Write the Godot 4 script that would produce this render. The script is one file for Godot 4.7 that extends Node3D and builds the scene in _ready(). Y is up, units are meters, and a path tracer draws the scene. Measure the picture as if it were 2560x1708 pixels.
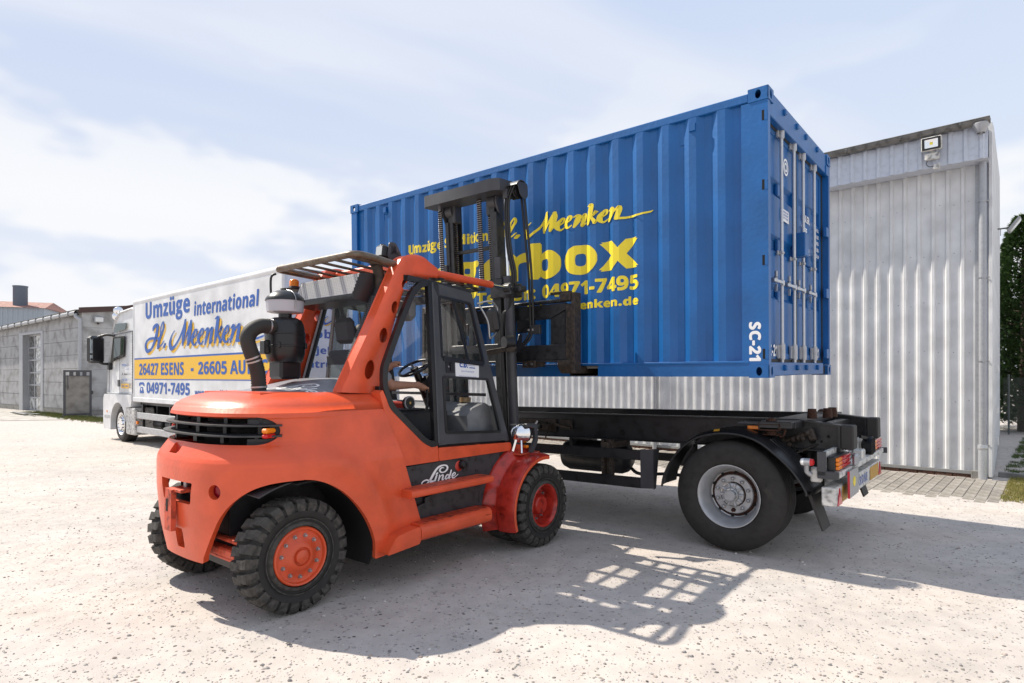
extends Node3D
# A yard: a red forklift lifts a blue container off a trailer in front of a white hall, a moving van behind.
# Camera at the origin, 1.68 m up, looking along -z; things are laid out in metres in the yard.

const EYE := 1.68
var M := {}
var TX := {}

# ---------------------------------------------------------------- mesh builder
class MB:
	var v := PackedVector3Array()
	var n := PackedVector3Array()
	var c := PackedColorArray()
	var col := Color.WHITE
	var t := Transform3D()
	func tri(a: Vector3, b: Vector3, d: Vector3, na: Vector3, nb: Vector3, nd: Vector3) -> void:
		a = t * a; b = t * b; d = t * d
		na = (t.basis * na).normalized(); nb = (t.basis * nb).normalized(); nd = (t.basis * nd).normalized()
		if (b - a).cross(d - a).dot(na + nb + nd) > 0.0:
			v.append(a); v.append(d); v.append(b); n.append(na); n.append(nd); n.append(nb)
		else:
			v.append(a); v.append(b); v.append(d); n.append(na); n.append(nb); n.append(nd)
		c.append(col); c.append(col); c.append(col)
	func ft(a: Vector3, b: Vector3, d: Vector3, hint: Vector3) -> void:
		var m := (b - a).cross(d - a)
		if m.length_squared() < 1e-16: return
		m = m.normalized()
		if m.dot(hint) < 0.0: m = -m
		tri(a, b, d, m, m, m)
	func quad(a: Vector3, b: Vector3, d: Vector3, e: Vector3, hint: Vector3) -> void:
		ft(a, b, d, hint); ft(a, d, e, hint)
	func box(o: Vector3, s: Vector3, bev := 0.0, bs := Basis()) -> MB:
		var h := s * 0.5
		bev = minf(bev, minf(h.x, minf(h.y, h.z)) * 0.9)
		var k := t
		t = t * Transform3D(bs, o)
		for ax in 3:
			for sg in [-1.0, 1.0]:
				var q := []
				for e in [[-1, -1], [-1, 1], [1, 1], [1, -1]]:
					var p := Vector3()
					p[ax] = sg * h[ax]
					p[(ax + 1) % 3] = e[0] * (h[(ax + 1) % 3] - bev)
					p[(ax + 2) % 3] = e[1] * (h[(ax + 2) % 3] - bev)
					q.append(p)
				var hn := Vector3(); hn[ax] = sg
				quad(q[0], q[1], q[2], q[3], hn)
		if bev > 0.0:
			for ax in 3:
				var b1 := (ax + 1) % 3
				var b2 := (ax + 2) % 3
				for s1 in [-1.0, 1.0]:
					for s2 in [-1.0, 1.0]:
						var q := []
						for e in [[0, -1.0], [0, 1.0], [1, 1.0], [1, -1.0]]:
							var p := Vector3()
							p[ax] = e[1] * (h[ax] - bev)
							p[b1] = s1 * (h[b1] - (bev if e[0] == 1 else 0.0))
							p[b2] = s2 * (h[b2] - (0.0 if e[0] == 1 else bev))
							q.append(p)
						var hn := Vector3(); hn[b1] = s1; hn[b2] = s2
						quad(q[0], q[1], q[2], q[3], hn)
			for sx in [-1.0, 1.0]:
				for sy in [-1.0, 1.0]:
					for sz in [-1.0, 1.0]:
						ft(Vector3(sx * h.x, sy * (h.y - bev), sz * (h.z - bev)), Vector3(sx * (h.x - bev), sy * h.y, sz * (h.z - bev)), Vector3(sx * (h.x - bev), sy * (h.y - bev), sz * h.z), Vector3(sx, sy, sz))
		t = k
		return self
	func bb(x0: float, y0: float, z0: float, x1: float, y1: float, z1: float, bev := 0.0) -> MB:
		return box(Vector3(x0 + x1, y0 + y1, z0 + z1) * 0.5, Vector3(absf(x1 - x0), absf(y1 - y0), absf(z1 - z0)), bev)
	func bar(a: Vector3, b: Vector3, w: float, h: float, up := Vector3.UP, bev := 0.0) -> MB:
		var z := (b - a).normalized()
		var x := up.cross(z)
		if x.length() < 1e-4: x = Vector3.RIGHT.cross(z)
		x = x.normalized()
		return box((a + b) * 0.5, Vector3(w, h, (b - a).length()), bev, Basis(x, z.cross(x), z))
	# a polygon in the local xy plane, pushed from z0 to z1
	func ext(p: PackedVector2Array, z0: float, z1: float, k := Transform3D()) -> MB:
		var old := t
		t = t * k
		if not Geometry2D.is_polygon_clockwise(p):
			p = p.duplicate(); p.reverse()
		var ix := Geometry2D.triangulate_polygon(p)
		for i in range(0, ix.size(), 3):
			for z in [z0, z1]:
				ft(Vector3(p[ix[i]].x, p[ix[i]].y, z), Vector3(p[ix[i + 1]].x, p[ix[i + 1]].y, z), Vector3(p[ix[i + 2]].x, p[ix[i + 2]].y, z), Vector3(0, 0, (z - (z0 + z1) * 0.5)))
		_rim(p, z0, z1, 1.0)
		t = old
		return self
	func _rim(p: PackedVector2Array, z0: float, z1: float, sg: float) -> void:
		var m := p.size()
		var nn := []
		for i in m:
			var e := (p[(i + 1) % m] - p[i]).normalized()
			nn.append(Vector3(-e.y, e.x, 0) * sg * (1.0 if Geometry2D.is_polygon_clockwise(p) else -1.0))
		for i in m:
			var j := (i + 1) % m
			var a: Vector3 = nn[i]
			var n0: Vector3 = nn[(i + m - 1) % m]
			var n1: Vector3 = nn[j]
			var s0: Vector3 = (a + n0).normalized() if a.dot(n0) > 0.75 else a
			var s1: Vector3 = (a + n1).normalized() if a.dot(n1) > 0.75 else a
			var A := Vector3(p[i].x, p[i].y, z0)
			var B := Vector3(p[j].x, p[j].y, z0)
			var C := Vector3(p[j].x, p[j].y, z1)
			var D := Vector3(p[i].x, p[i].y, z1)
			tri(A, B, C, s0, s1, s1); tri(A, C, D, s0, s1, s0)
	# a plate with a hole: outer and inner outline have as many points
	func ring(po: PackedVector2Array, pi: PackedVector2Array, z0: float, z1: float, k := Transform3D()) -> MB:
		var old := t
		t = t * k
		var m := po.size()
		for z in [z0, z1]:
			for i in m:
				var j := (i + 1) % m
				quad(Vector3(po[i].x, po[i].y, z), Vector3(po[j].x, po[j].y, z), Vector3(pi[j].x, pi[j].y, z), Vector3(pi[i].x, pi[i].y, z), Vector3(0, 0, z - (z0 + z1) * 0.5))
		_rim(po, z0, z1, 1.0)
		_rim(pi, z0, z1, -1.0)
		t = old
		return self
	func tube(p: Array, r, sides := 10, caps := true) -> MB:
		var rings := []
		var nor := []
		var x := Vector3()
		for i in p.size():
			var d: Vector3 = (p[mini(i + 1, p.size() - 1)] - p[maxi(i - 1, 0)]).normalized()
			if i == 0: x = d.cross(Vector3.UP if absf(d.y) < 0.9 else Vector3.RIGHT).normalized()
			else: x = (x - d * x.dot(d)).normalized()
			var y := d.cross(x)
			var rr: float = r[i] if r is Array else r
			var a := []
			var b := []
			for s in sides:
				var th := TAU * s / sides
				var q := x * cos(th) + y * sin(th)
				a.append(p[i] + q * rr); b.append(q)
			rings.append(a); nor.append(b)
		for i in p.size() - 1:
			for s in sides:
				var u := (s + 1) % sides
				tri(rings[i][s], rings[i][u], rings[i + 1][u], nor[i][s], nor[i][u], nor[i + 1][u])
				tri(rings[i][s], rings[i + 1][u], rings[i + 1][s], nor[i][s], nor[i + 1][u], nor[i + 1][s])
		if caps:
			for e in [0, p.size() - 1]:
				var d: Vector3 = p[0] - p[1] if e == 0 else p[e] - p[e - 1]
				for s in range(1, sides - 1):
					ft(rings[e][0], rings[e][s], rings[e][s + 1], d)
		return self
	# profile of (along the axis, radius) turned round the local z axis
	func lathe(pr: Array, segs := 32, a0 := 0.0, a1 := TAU) -> MB:
		var sn := []
		for i in pr.size() - 1:
			var d: Vector2 = (pr[i + 1] - pr[i]).normalized()
			sn.append(Vector2(-d.y, d.x))
		for i in pr.size() - 1:
			var m0: Vector2 = sn[i]
			var m1: Vector2 = sn[i]
			if i > 0 and sn[i].dot(sn[i - 1]) > 0.72: m0 = (sn[i] + sn[i - 1]).normalized()
			if i < pr.size() - 2 and sn[i].dot(sn[i + 1]) > 0.72: m1 = (sn[i] + sn[i + 1]).normalized()
			var A: Vector2 = pr[i]
			var B: Vector2 = pr[i + 1]
			for s in segs:
				var q0 := a0 + (a1 - a0) * s / segs
				var q1 := a0 + (a1 - a0) * (s + 1) / segs
				var d0 := Vector3(cos(q0), sin(q0), 0)
				var d1 := Vector3(cos(q1), sin(q1), 0)
				var p00 := d0 * A.y + Vector3(0, 0, A.x)
				var p01 := d1 * A.y + Vector3(0, 0, A.x)
				var p10 := d0 * B.y + Vector3(0, 0, B.x)
				var p11 := d1 * B.y + Vector3(0, 0, B.x)
				var n00 := d0 * m0.y + Vector3(0, 0, m0.x)
				var n01 := d1 * m0.y + Vector3(0, 0, m0.x)
				var n10 := d0 * m1.y + Vector3(0, 0, m1.x)
				var n11 := d1 * m1.y + Vector3(0, 0, m1.x)
				if A.y > 1e-5: tri(p00, p01, p11, n00, n01, n11)
				if B.y > 1e-5: tri(p00, p11, p10, n00, n11, n10)
		return self
	# a curved skin f(s, t), cut where mask > 0, with real thickness along the cut edges
	func sheet(f: Callable, mask, s0: float, s1: float, ns: int, t0: float, t1: float, nt: int, thick := 0.0, flip := 1.0) -> MB:
		var P := []
		var N := []
		var K := []
		var es := (s1 - s0) / ns * 0.2
		var et := (t1 - t0) / nt * 0.2
		for j in nt + 1:
			for i in ns + 1:
				var s := s0 + (s1 - s0) * i / ns
				var q := t0 + (t1 - t0) * j / nt
				var p: Vector3 = f.call(s, q)
				var ds: Vector3 = f.call(s + es, q) - f.call(s - es, q)
				var dt: Vector3 = f.call(s, q + et) - f.call(s, q - et)
				var m := ds.cross(dt)
				P.append(p); N.append((m.normalized() if m.length() > 1e-12 else Vector3.UP) * flip)
				K.append(mask.call(s, q, p) if mask != null else -1.0)
		var w := ns + 1
		for j in nt:
			for i in ns:
				var k := j * w + i
				_cut(P, N, K, [k, k + 1, k + w + 1], thick)
				_cut(P, N, K, [k, k + w + 1, k + w], thick)
		if thick > 0.0:
			for j in nt:
				for i in [0, ns]: _edge(P, N, K, j * w + i, (j + 1) * w + i, thick, P[j * w + i] - P[j * w + (1 if i == 0 else ns - 1)])
			for i in ns:
				for j in [0, nt]: _edge(P, N, K, j * w + i, j * w + i + 1, thick, P[j * w + i] - P[(1 if j == 0 else nt - 1) * w + i])
		return self
	func _edge(P: Array, N: Array, K: Array, a: int, b: int, thick: float, hint: Vector3) -> void:
		if K[a] < 0.0 and K[b] < 0.0:
			quad(P[a], P[b], P[b] - N[b] * thick, P[a] - N[a] * thick, hint)
	func _cut(P: Array, N: Array, K: Array, ix: Array, thick: float) -> void:
		var op := []
		var on := []
		var cutp := []
		for e in 3:
			var a: int = ix[e]
			var b: int = ix[(e + 1) % 3]
			if K[a] < 0.0: op.append(P[a]); on.append(N[a])
			if (K[a] < 0.0) != (K[b] < 0.0):
				var q: float = K[a] / (K[a] - K[b])
				var p: Vector3 = P[a].lerp(P[b], q)
				var m: Vector3 = N[a].lerp(N[b], q).normalized()
				op.append(p); on.append(m); cutp.append([p, m])
		for e in range(1, op.size() - 1):
			tri(op[0], op[e], op[e + 1], on[0], on[e], on[e + 1])
			if thick > 0.0:
				tri(op[0] - on[0] * thick, op[e] - on[e] * thick, op[e + 1] - on[e + 1] * thick, -on[0], -on[e], -on[e + 1])
		if thick > 0.0 and cutp.size() == 2:
			var ce := Vector3()
			for p in op: ce += p / op.size()
			quad(cutp[0][0], cutp[1][0], cutp[1][0] - cutp[1][1] * thick, cutp[0][0] - cutp[0][1] * thick, (cutp[0][0] + cutp[1][0]) * 0.5 - ce)
	# a bent sheet: profile in xz pushed from y0 to y1; out = which side is outside
	func corr(p: PackedVector2Array, y0: float, y1: float, out := 1.0) -> MB:
		for i in p.size() - 1:
			var d := (p[i + 1] - p[i]).normalized()
			var m := Vector3(-d.y, 0, d.x) * out
			quad(Vector3(p[i].x, y0, p[i].y), Vector3(p[i + 1].x, y0, p[i + 1].y), Vector3(p[i + 1].x, y1, p[i + 1].y), Vector3(p[i].x, y1, p[i].y), m)
		return self
	func mesh(colors := false) -> ArrayMesh:
		var a := []
		a.resize(Mesh.ARRAY_MAX)
		a[Mesh.ARRAY_VERTEX] = v
		a[Mesh.ARRAY_NORMAL] = n
		if colors: a[Mesh.ARRAY_COLOR] = c
		var m := ArrayMesh.new()
		if v.size() > 0: m.add_surface_from_arrays(Mesh.PRIMITIVE_TRIANGLES, a)
		return m

func V(x: float, y: float, z: float) -> Vector3: return Vector3(x, y, z)
func pv(a: Array) -> PackedVector2Array:
	var p := PackedVector2Array()
	for i in range(0, a.size(), 2): p.append(Vector2(a[i], a[i + 1]))
	return p
func oval(cx: float, cy: float, rx: float, ry: float, k := 24, rot := 0.0) -> PackedVector2Array:
	var p := PackedVector2Array()
	for i in k:
		var q := Vector2(cos(TAU * i / k) * rx, sin(TAU * i / k) * ry).rotated(rot)
		p.append(Vector2(cx, cy) + q)
	return p
# a rectangle with rounded corners, k points a corner
func rrect(x0: float, y0: float, x1: float, y1: float, r: float, k := 5) -> PackedVector2Array:
	var p := PackedVector2Array()
	for e in [[x1 - r, y1 - r, 0.0], [x0 + r, y1 - r, 0.25], [x0 + r, y0 + r, 0.5], [x1 - r, y0 + r, 0.75]]:
		for i in k:
			var th: float = TAU * (e[2] + 0.25 * i / (k - 1))
			p.append(Vector2(e[0] + r * cos(th), e[1] + r * sin(th)))
	return p
# the outline with its corners rounded
func rounded(p: PackedVector2Array, r: float, k := 4) -> PackedVector2Array:
	var o := PackedVector2Array()
	for i in p.size():
		var a := p[(i + p.size() - 1) % p.size()]
		var b := p[i]
		var d := p[(i + 1) % p.size()]
		var ra := minf(r, a.distance_to(b) * 0.45)
		var rd := minf(r, d.distance_to(b) * 0.45)
		var s := b + (a - b).normalized() * ra
		var e := b + (d - b).normalized() * rd
		for j in k + 1:
			var q := float(j) / k
			o.append(s.lerp(b, q).lerp(b.lerp(e, q), q))
	return o
# the outline drawn in (towards its inside) by d, as many points
func inset(p: PackedVector2Array, d: float) -> PackedVector2Array:
	var o := PackedVector2Array()
	var cw := -1.0 if Geometry2D.is_polygon_clockwise(p) else 1.0
	var m := p.size()
	for i in m:
		var e0 := (p[i] - p[(i + m - 1) % m]).normalized()
		var e1 := (p[(i + 1) % m] - p[i]).normalized()
		var n0 := Vector2(-e0.y, e0.x) * cw
		var n1 := Vector2(-e1.y, e1.x) * cw
		var b := (n0 + n1).normalized()
		o.append(p[i] + b * d / maxf(0.35, b.dot(n0)))
	return o
func spline(a: Array, k := 6) -> Array:
	var o := []
	for i in a.size() - 1:
		var p0 = a[maxi(i - 1, 0)]
		var p1 = a[i]
		var p2 = a[i + 1]
		var p3 = a[mini(i + 2, a.size() - 1)]
		for j in k:
			var q := float(j) / k
			o.append(0.5 * ((2.0 * p1) + (p2 - p0) * q + (2.0 * p0 - 5.0 * p1 + 4.0 * p2 - p3) * q * q + (3.0 * p1 - p0 - 3.0 * p2 + p3) * q * q * q))
	o.append(a[a.size() - 1])
	return o
func lut(tb: Array, x: float) -> float:
	if x <= tb[0][0]: return tb[0][1]
	for i in tb.size() - 1:
		if x <= tb[i + 1][0]:
			return lerpf(tb[i][1], tb[i + 1][1], (x - tb[i][0]) / (tb[i + 1][0] - tb[i][0]))
	return tb[-1][1]
# turns the local xy plane (z outward) into: x forward, y up, z = +1 or -1 sideways
func plane(o: Vector3, x: Vector3, y: Vector3) -> Transform3D:
	x = x.normalized()
	var z := x.cross(y).normalized()
	return Transform3D(Basis(x, z.cross(x), z), o)
func axis(o: Vector3, z: Vector3) -> Transform3D:
	z = z.normalized()
	var x := (Vector3.UP if absf(z.y) < 0.9 else Vector3.RIGHT).cross(z).normalized()
	return Transform3D(Basis(x, z.cross(x), z), o)

# ---------------------------------------------------------------- nodes
func put(called: String, mb: MB, m: Material, parent: Node = self, colors := false) -> MeshInstance3D:
	return putm(called, mb.mesh(colors), m, parent)
func putm(called: String, mesh: Mesh, m: Material, parent: Node = self, at := Transform3D()) -> MeshInstance3D:
	var o := MeshInstance3D.new()
	o.name = called
	o.mesh = mesh
	o.material_override = m
	o.transform = at
	parent.add_child(o, true)
	return o
func node(called: String, parent: Node, at := Transform3D()) -> Node3D:
	var o := Node3D.new()
	o.name = called
	o.transform = at
	parent.add_child(o, true)
	return o
func tag(o: Node, label: String, category: String, group := "") -> Node:
	o.set_meta("label", label)
	o.set_meta("category", category)
	if group: o.set_meta("group", group)
	return o
func thing(called: String, label: String, category: String, at: Vector3, turn: float, group := "") -> Node3D:
	var o := node(called, self, Transform3D(Basis(Vector3.UP, turn), at))
	tag(o, label, category, group)
	return o

# ---------------------------------------------------------------- materials
func noise_tex(key: String, freq: float, oct: int, ramp: Array, size := 512, normal := 0.0, kind := FastNoiseLite.TYPE_SIMPLEX_SMOOTH) -> NoiseTexture2D:
	if TX.has(key): return TX[key]
	var f := FastNoiseLite.new()
	f.seed = key.hash() % 9973
	f.noise_type = kind
	f.frequency = freq
	f.fractal_octaves = oct
	var x := NoiseTexture2D.new()
	x.width = size; x.height = size
	x.seamless = true
	x.noise = f
	if normal > 0.0:
		x.as_normal_map = true
		x.bump_strength = normal
	elif ramp.size():
		var g := Gradient.new()
		var of := PackedFloat32Array()
		var cs := PackedColorArray()
		for e in ramp:
			of.append(e[0])
			cs.append(e[1] if e[1] is Color else Color(e[1], e[1], e[1]))
		g.offsets = of; g.colors = cs
		x.color_ramp = g
	TX[key] = x
	return x
func lin(r: float, g: float, b: float) -> Color: return Color(r, g, b).linear_to_srgb()
func mat(key: String, c: Color, rough: float, metal := 0.0, alb: Texture2D = null, sc := 1.0, nrm: Texture2D = null, nstr := 1.0, rgh: Texture2D = null) -> StandardMaterial3D:
	var m := StandardMaterial3D.new()
	m.resource_name = key
	m.albedo_color = c
	m.roughness = rough
	m.metallic = metal
	if alb: m.albedo_texture = alb
	if nrm:
		m.normal_enabled = true
		m.normal_texture = nrm
		m.normal_scale = nstr
	if rgh:
		m.roughness_texture = rgh
		m.roughness_texture_channel = BaseMaterial3D.TEXTURE_CHANNEL_RED
	if alb or nrm or rgh:
		m.uv1_triplanar = true
		m.uv1_scale = Vector3.ONE * sc
	M[key] = m
	return m
func glass(key: String, c: Color, a: float) -> StandardMaterial3D:
	var m := StandardMaterial3D.new()
	m.resource_name = key
	c.a = a
	m.albedo_color = c
	m.transparency = BaseMaterial3D.TRANSPARENCY_ALPHA
	m.roughness = 0.03
	M[key] = m
	return m

# ---------------------------------------------------------------- the scene
func _ready() -> void:
	seed(7)
	var cam := Camera3D.new()
	cam.name = "camera"
	cam.position = Vector3(0, EYE, 0)
	cam.projection = Camera3D.PROJECTION_FRUSTUM
	cam.near = 0.1
	cam.far = 2500.0
	cam.size = 0.1 * 1708.0 / 1520.0
	cam.frustum_offset = Vector2(0, 0.1 * 88.0 / 1520.0)
	add_child(cam)
	cam.current = true
	var env := Environment.new()
	env.background_mode = Environment.BG_SKY
	env.tonemap_mode = Environment.TONE_MAPPER_LINEAR
	env.tonemap_exposure = 1.3
	env.sky = Sky.new()
	env.sky.sky_material = sky_material()
	env.background_energy_multiplier = 1.0
	env.sdfgi_enabled = true
	env.ssao_enabled = true
	env.ssil_enabled = true
	var we := WorldEnvironment.new()
	we.name = "world_environment"
	we.environment = env
	add_child(we)
	var sun := DirectionalLight3D.new()
	sun.name = "sun"
	sun.light_energy = 1.6
	sun.light_color = Color(1.0, 0.965, 0.91)
	sun.light_angular_distance = 0.5
	sun.shadow_enabled = true
	add_child(sun)
	sun.look_at_from_position(Vector3.ZERO, Vector3(0.893, -1.064, 0.45), Vector3.UP)
	materials()
	ground()
	hall()
	left_building()
	factory()
	greenery()
	truck()
	trailer()
	container()
	forklift()
	driver()

func sky_material() -> PanoramaSkyMaterial:
	var w := 1536
	var h := 768
	var im := Image.create(w, h, false, Image.FORMAT_RGBF)
	im.fill(Color(0.42, 0.41, 0.40))
	var a := FastNoiseLite.new()
	a.seed = 11; a.noise_type = FastNoiseLite.TYPE_SIMPLEX_SMOOTH; a.frequency = 0.35; a.fractal_octaves = 5
	var b := FastNoiseLite.new()
	b.seed = 5; b.noise_type = FastNoiseLite.TYPE_SIMPLEX_SMOOTH; b.frequency = 2.6; b.fractal_octaves = 5; b.fractal_gain = 0.55
	var sund := Vector3(-0.893, 1.064, -0.45).normalized()
	for j in h / 2 + 2:
		var e := PI * (0.5 - (j + 0.5) / h)
		var se := maxf(sin(e), 0.0)
		for i in w:
			var az := TAU * (i + 0.5) / w - PI        # 0 is straight ahead
			var d := Vector3(sin(az) * cos(e), sin(e), -cos(az) * cos(e))
			var k := pow(1.0 - se, 2.2)
			# thin haze: pale blue above, almost white at the horizon
			var c := Vector3(0.58, 0.70, 0.91).lerp(Vector3(0.88, 0.925, 0.985), k)
			var g := clampf(d.dot(sund), 0.0, 1.0)
			c = c.lerp(Vector3(0.95, 0.95, 0.96), 0.30 * pow(g, 5.0))
			# the side away from the sun is a shade greyer
			var away := clampf(0.5 + 0.5 * Vector2(d.x, d.z).dot(Vector2(0.893, 0.45)), 0.0, 1.0) * (1.0 - 0.6 * k)
			c = c.lerp(c * Vector3(0.90, 0.90, 0.95), away)
			# high veils, seen in perspective, drawn out along one direction
			var q := Vector2(d.x, d.z) / (se + 0.09)
			var r := q.rotated(0.5)
			var f := a.get_noise_2d(r.x * 0.55, r.y * 2.1) * 0.9 + a.get_noise_2d(r.x * 1.4 + 9.0, r.y * 5.0) * 0.45
			var veil := smoothstep(-0.12, 0.62, f) * (0.35 + 0.65 * smoothstep(0.02, 0.35, se))
			c = c.lerp(Vector3(0.87, 0.89, 0.955), veil * 0.55)
			# heaped clouds low down
			var bank := b.get_noise_3d(d.x * 0.75, d.y * 2.1 + 3.0, d.z * 0.75) + 0.10 + 0.16 * a.get_noise_2d(az * 2.2, 2.0)
			var lump := smoothstep(0.02, 0.30, bank) * smoothstep(0.50, 0.24, se) * smoothstep(-0.02, 0.05, se)
			c = c.lerp(Vector3(0.965, 0.97, 0.985), lump * 0.85)
			c *= 0.78
			im.set_pixel(i, j, Color(c.x, c.y, c.z))
	var m := PanoramaSkyMaterial.new()
	m.panorama = ImageTexture.create_from_image(im)
	return m

func materials() -> void:
	var soft := noise_tex("soft", 0.006, 4, [[0.0, 0.86], [1.0, 1.0]])
	var grime := noise_tex("grime", 0.012, 5, [[0.0, 0.45], [0.35, 0.85], [0.5, 0.97], [1.0, 1.0]])
	var streak := noise_tex("streak", 0.02, 5, [[0.0, 0.90], [0.4, 0.97], [1.0, 1.0]])
	var peel := noise_tex("peel", 0.06, 2, [], 512, 2.0)
	var rough := noise_tex("rough", 0.02, 5, [], 512, 5.0)
	var wear := noise_tex("wear", 0.008, 5, [[0.0, 0.55], [0.45, 0.78], [0.7, 1.0], [1.0, 1.0]])
	mat("orange", lin(0.78, 0.105, 0.036), 0.33, 0.0, soft, 0.9, peel, 0.22)
	mat("orange_worn", lin(0.62, 0.085, 0.036), 0.55, 0.0, grime, 1.6, peel, 0.3)
	mat("red_gloss", lin(0.50, 0.035, 0.022), 0.22, 0.0, grime, 1.1, peel, 0.1)
	mat("blue", lin(0.004, 0.112, 0.36), 0.40, 0.0, soft, 0.5, peel, 0.15)
	mat("steel_black", lin(0.030, 0.031, 0.034), 0.42, 0.0, grime, 1.5, rough, 0.15)
	mat("frame_black", lin(0.020, 0.020, 0.023), 0.40, 0.0, grime, 0.8, peel, 0.2)
	mat("grey_dark", lin(0.060, 0.062, 0.070), 0.45, 0.0, soft, 1.0, peel, 0.15)
	mat("grey_panel", lin(0.040, 0.040, 0.044), 0.55, 0.0, grime, 1.3, rough, 0.12)
	mat("grey_hood", lin(0.26, 0.27, 0.30), 0.4, 0.0, soft, 1.0)
	mat("plastic_black", lin(0.012, 0.012, 0.014), 0.35, 0.0, soft, 1.4, peel, 0.15)
	mat("grille_black", lin(0.016, 0.016, 0.019), 0.5, 0.0, grime, 1.2)
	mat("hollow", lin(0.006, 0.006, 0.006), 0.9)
	mat("rubber", lin(0.028, 0.027, 0.026), 0.78, 0.0, noise_tex("tyre_dust", 0.014, 5, [[0.0, Color(0.72, 0.70, 0.68)], [0.5, Color(0.92, 0.90, 0.88)], [1.0, Color(1, 1, 1)]]), 1.4, rough, 0.25)
	mat("rubber_dusty", lin(0.088, 0.082, 0.076), 0.9, 0.0, noise_tex("tyre_dust2", 0.02, 5, [[0.0, Color(0.5, 0.5, 0.5)], [0.55, Color(0.85, 0.84, 0.82)], [1.0, Color(1, 1, 1)]]), 1.6, rough, 0.35)
	mat("rubber_seal", lin(0.030, 0.028, 0.026), 0.7)
	mat("chrome", lin(0.80, 0.82, 0.85), 0.10, 1.0)
	mat("steel", lin(0.42, 0.42, 0.43), 0.38, 0.85, streak, 2.0)
	mat("galvanised", lin(0.56, 0.58, 0.61), 0.36, 0.55, streak, 2.4)
	mat("silver_paint", lin(0.50, 0.51, 0.53), 0.36, 0.45, soft, 2.0)
	mat("zinc", lin(0.40, 0.41, 0.43), 0.45, 0.35, streak, 1.2)
	mat("rust", lin(0.10, 0.045, 0.022), 0.85, 0.0, noise_tex("rust", 0.03, 5, [[0.0, Color(0.25, 0.22, 0.2)], [0.5, Color(0.7, 0.6, 0.55)], [1.0, Color(1, 1, 1)]]), 3.0, rough, 0.7)
	mat("rusty_steel", lin(0.055, 0.043, 0.034), 0.65, 0.0, noise_tex("rusty", 0.018, 5, [[0.0, Color(0.45, 0.4, 0.36)], [0.5, Color(0.8, 0.78, 0.76)], [0.75, Color(1.0, 0.93, 0.86)], [1.0, Color(1, 1, 1)]]), 2.0, rough, 0.4)
	mat("guard_tube", lin(0.16, 0.15, 0.135), 0.40, 0.35, noise_tex("guard", 0.012, 4, [[0.0, Color(0.62, 0.45, 0.32)], [0.45, Color(0.95, 0.86, 0.76)], [1.0, Color(1, 1, 1)]]), 1.6)
	mat("white_paint", lin(0.76, 0.77, 0.78), 0.32, 0.0, soft, 0.6)
	mat("white_box", lin(0.74, 0.75, 0.765), 0.42, 0.0, soft, 0.35)
	mat("white_dirty", lin(0.66, 0.65, 0.62), 0.5, 0.0, grime, 1.4)
	mat("sheet_white", lin(0.74, 0.745, 0.75), 0.34, 0.0, soft, 0.5)
	mat("sheet_fascia", lin(0.56, 0.60, 0.68), 0.36, 0.0, streak, 0.8)
	mat("truck_yellow", lin(0.74, 0.43, 0.022), 0.45)
	mat("truck_blue", lin(0.012, 0.085, 0.36), 0.45)
	mat("text_yellow", lin(0.86, 0.68, 0.030), 0.42)
	mat("text_white", lin(0.85, 0.85, 0.85), 0.45)
	mat("text_dark", lin(0.02, 0.02, 0.03), 0.5)
	mat("amber", lin(0.85, 0.22, 0.01), 0.18)
	mat("red_lens", lin(0.55, 0.012, 0.015), 0.15)
	mat("red_reflector", lin(0.50, 0.01, 0.03), 0.25)
	mat("clear_lens", lin(0.62, 0.62, 0.60), 0.12, 0.3)
	mat("board_yellow", lin(0.52, 0.28, 0.03), 0.5)
	mat("sticker", lin(0.80, 0.80, 0.82), 0.4)
	mat("skin", lin(0.52, 0.27, 0.18), 0.5)
	mat("overall_red", lin(0.55, 0.05, 0.03), 0.85, 0.0, noise_tex("cloth", 0.05, 3, [[0.0, 0.8], [1.0, 1.0]]), 4.0)
	mat("shirt_grey", lin(0.30, 0.33, 0.38), 0.9)
	mat("trouser_navy", lin(0.02, 0.03, 0.07), 0.9)
	mat("hair", lin(0.03, 0.02, 0.015), 0.6)
	mat("seat_fabric", lin(0.05, 0.052, 0.058), 0.85)
	mat("cab_grey", lin(0.22, 0.225, 0.235), 0.6, 0.0, soft, 2.0)
	mat("tape_brown", lin(0.30, 0.20, 0.10), 0.35)
	mat("brass", lin(0.55, 0.38, 0.12), 0.35, 0.8)
	mat("precleaner_clear", lin(0.42, 0.42, 0.46), 0.2)
	mat("concrete_wall", lin(0.40, 0.40, 0.405), 0.85, 0.0, noise_tex("concrete", 0.008, 6, [[0.0, Color(0.72, 0.71, 0.70)], [0.5, Color(0.92, 0.92, 0.92)], [1.0, Color(1, 1, 1)]]), 0.35, rough, 0.2)
	mat("gable_wall", lin(0.46, 0.455, 0.45), 0.85, 0.0, TX["concrete"], 0.3, rough, 0.2)
	mat("concrete_grey", lin(0.26, 0.255, 0.24), 0.9, 0.0, TX["concrete"], 0.9, rough, 0.4)
	mat("apron", lin(0.50, 0.47, 0.43), 0.9, 0.0, TX["concrete"], 0.4, rough, 0.2)
	mat("brown_trim", lin(0.06, 0.028, 0.022), 0.6, 0.0, streak, 1.0)
	mat("roof_fibre", lin(0.13, 0.115, 0.10), 0.9, 0.0, grime, 1.0)
	mat("gutter_grey", lin(0.20, 0.195, 0.185), 0.5, 0.25, grime, 1.0)
	mat("sill_timber", lin(0.28, 0.28, 0.275), 0.85, 0.0, streak, 2.0)
	mat("brick_brown", lin(0.11, 0.055, 0.035), 0.9, 0.0, grime, 3.0, rough, 0.5)
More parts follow.
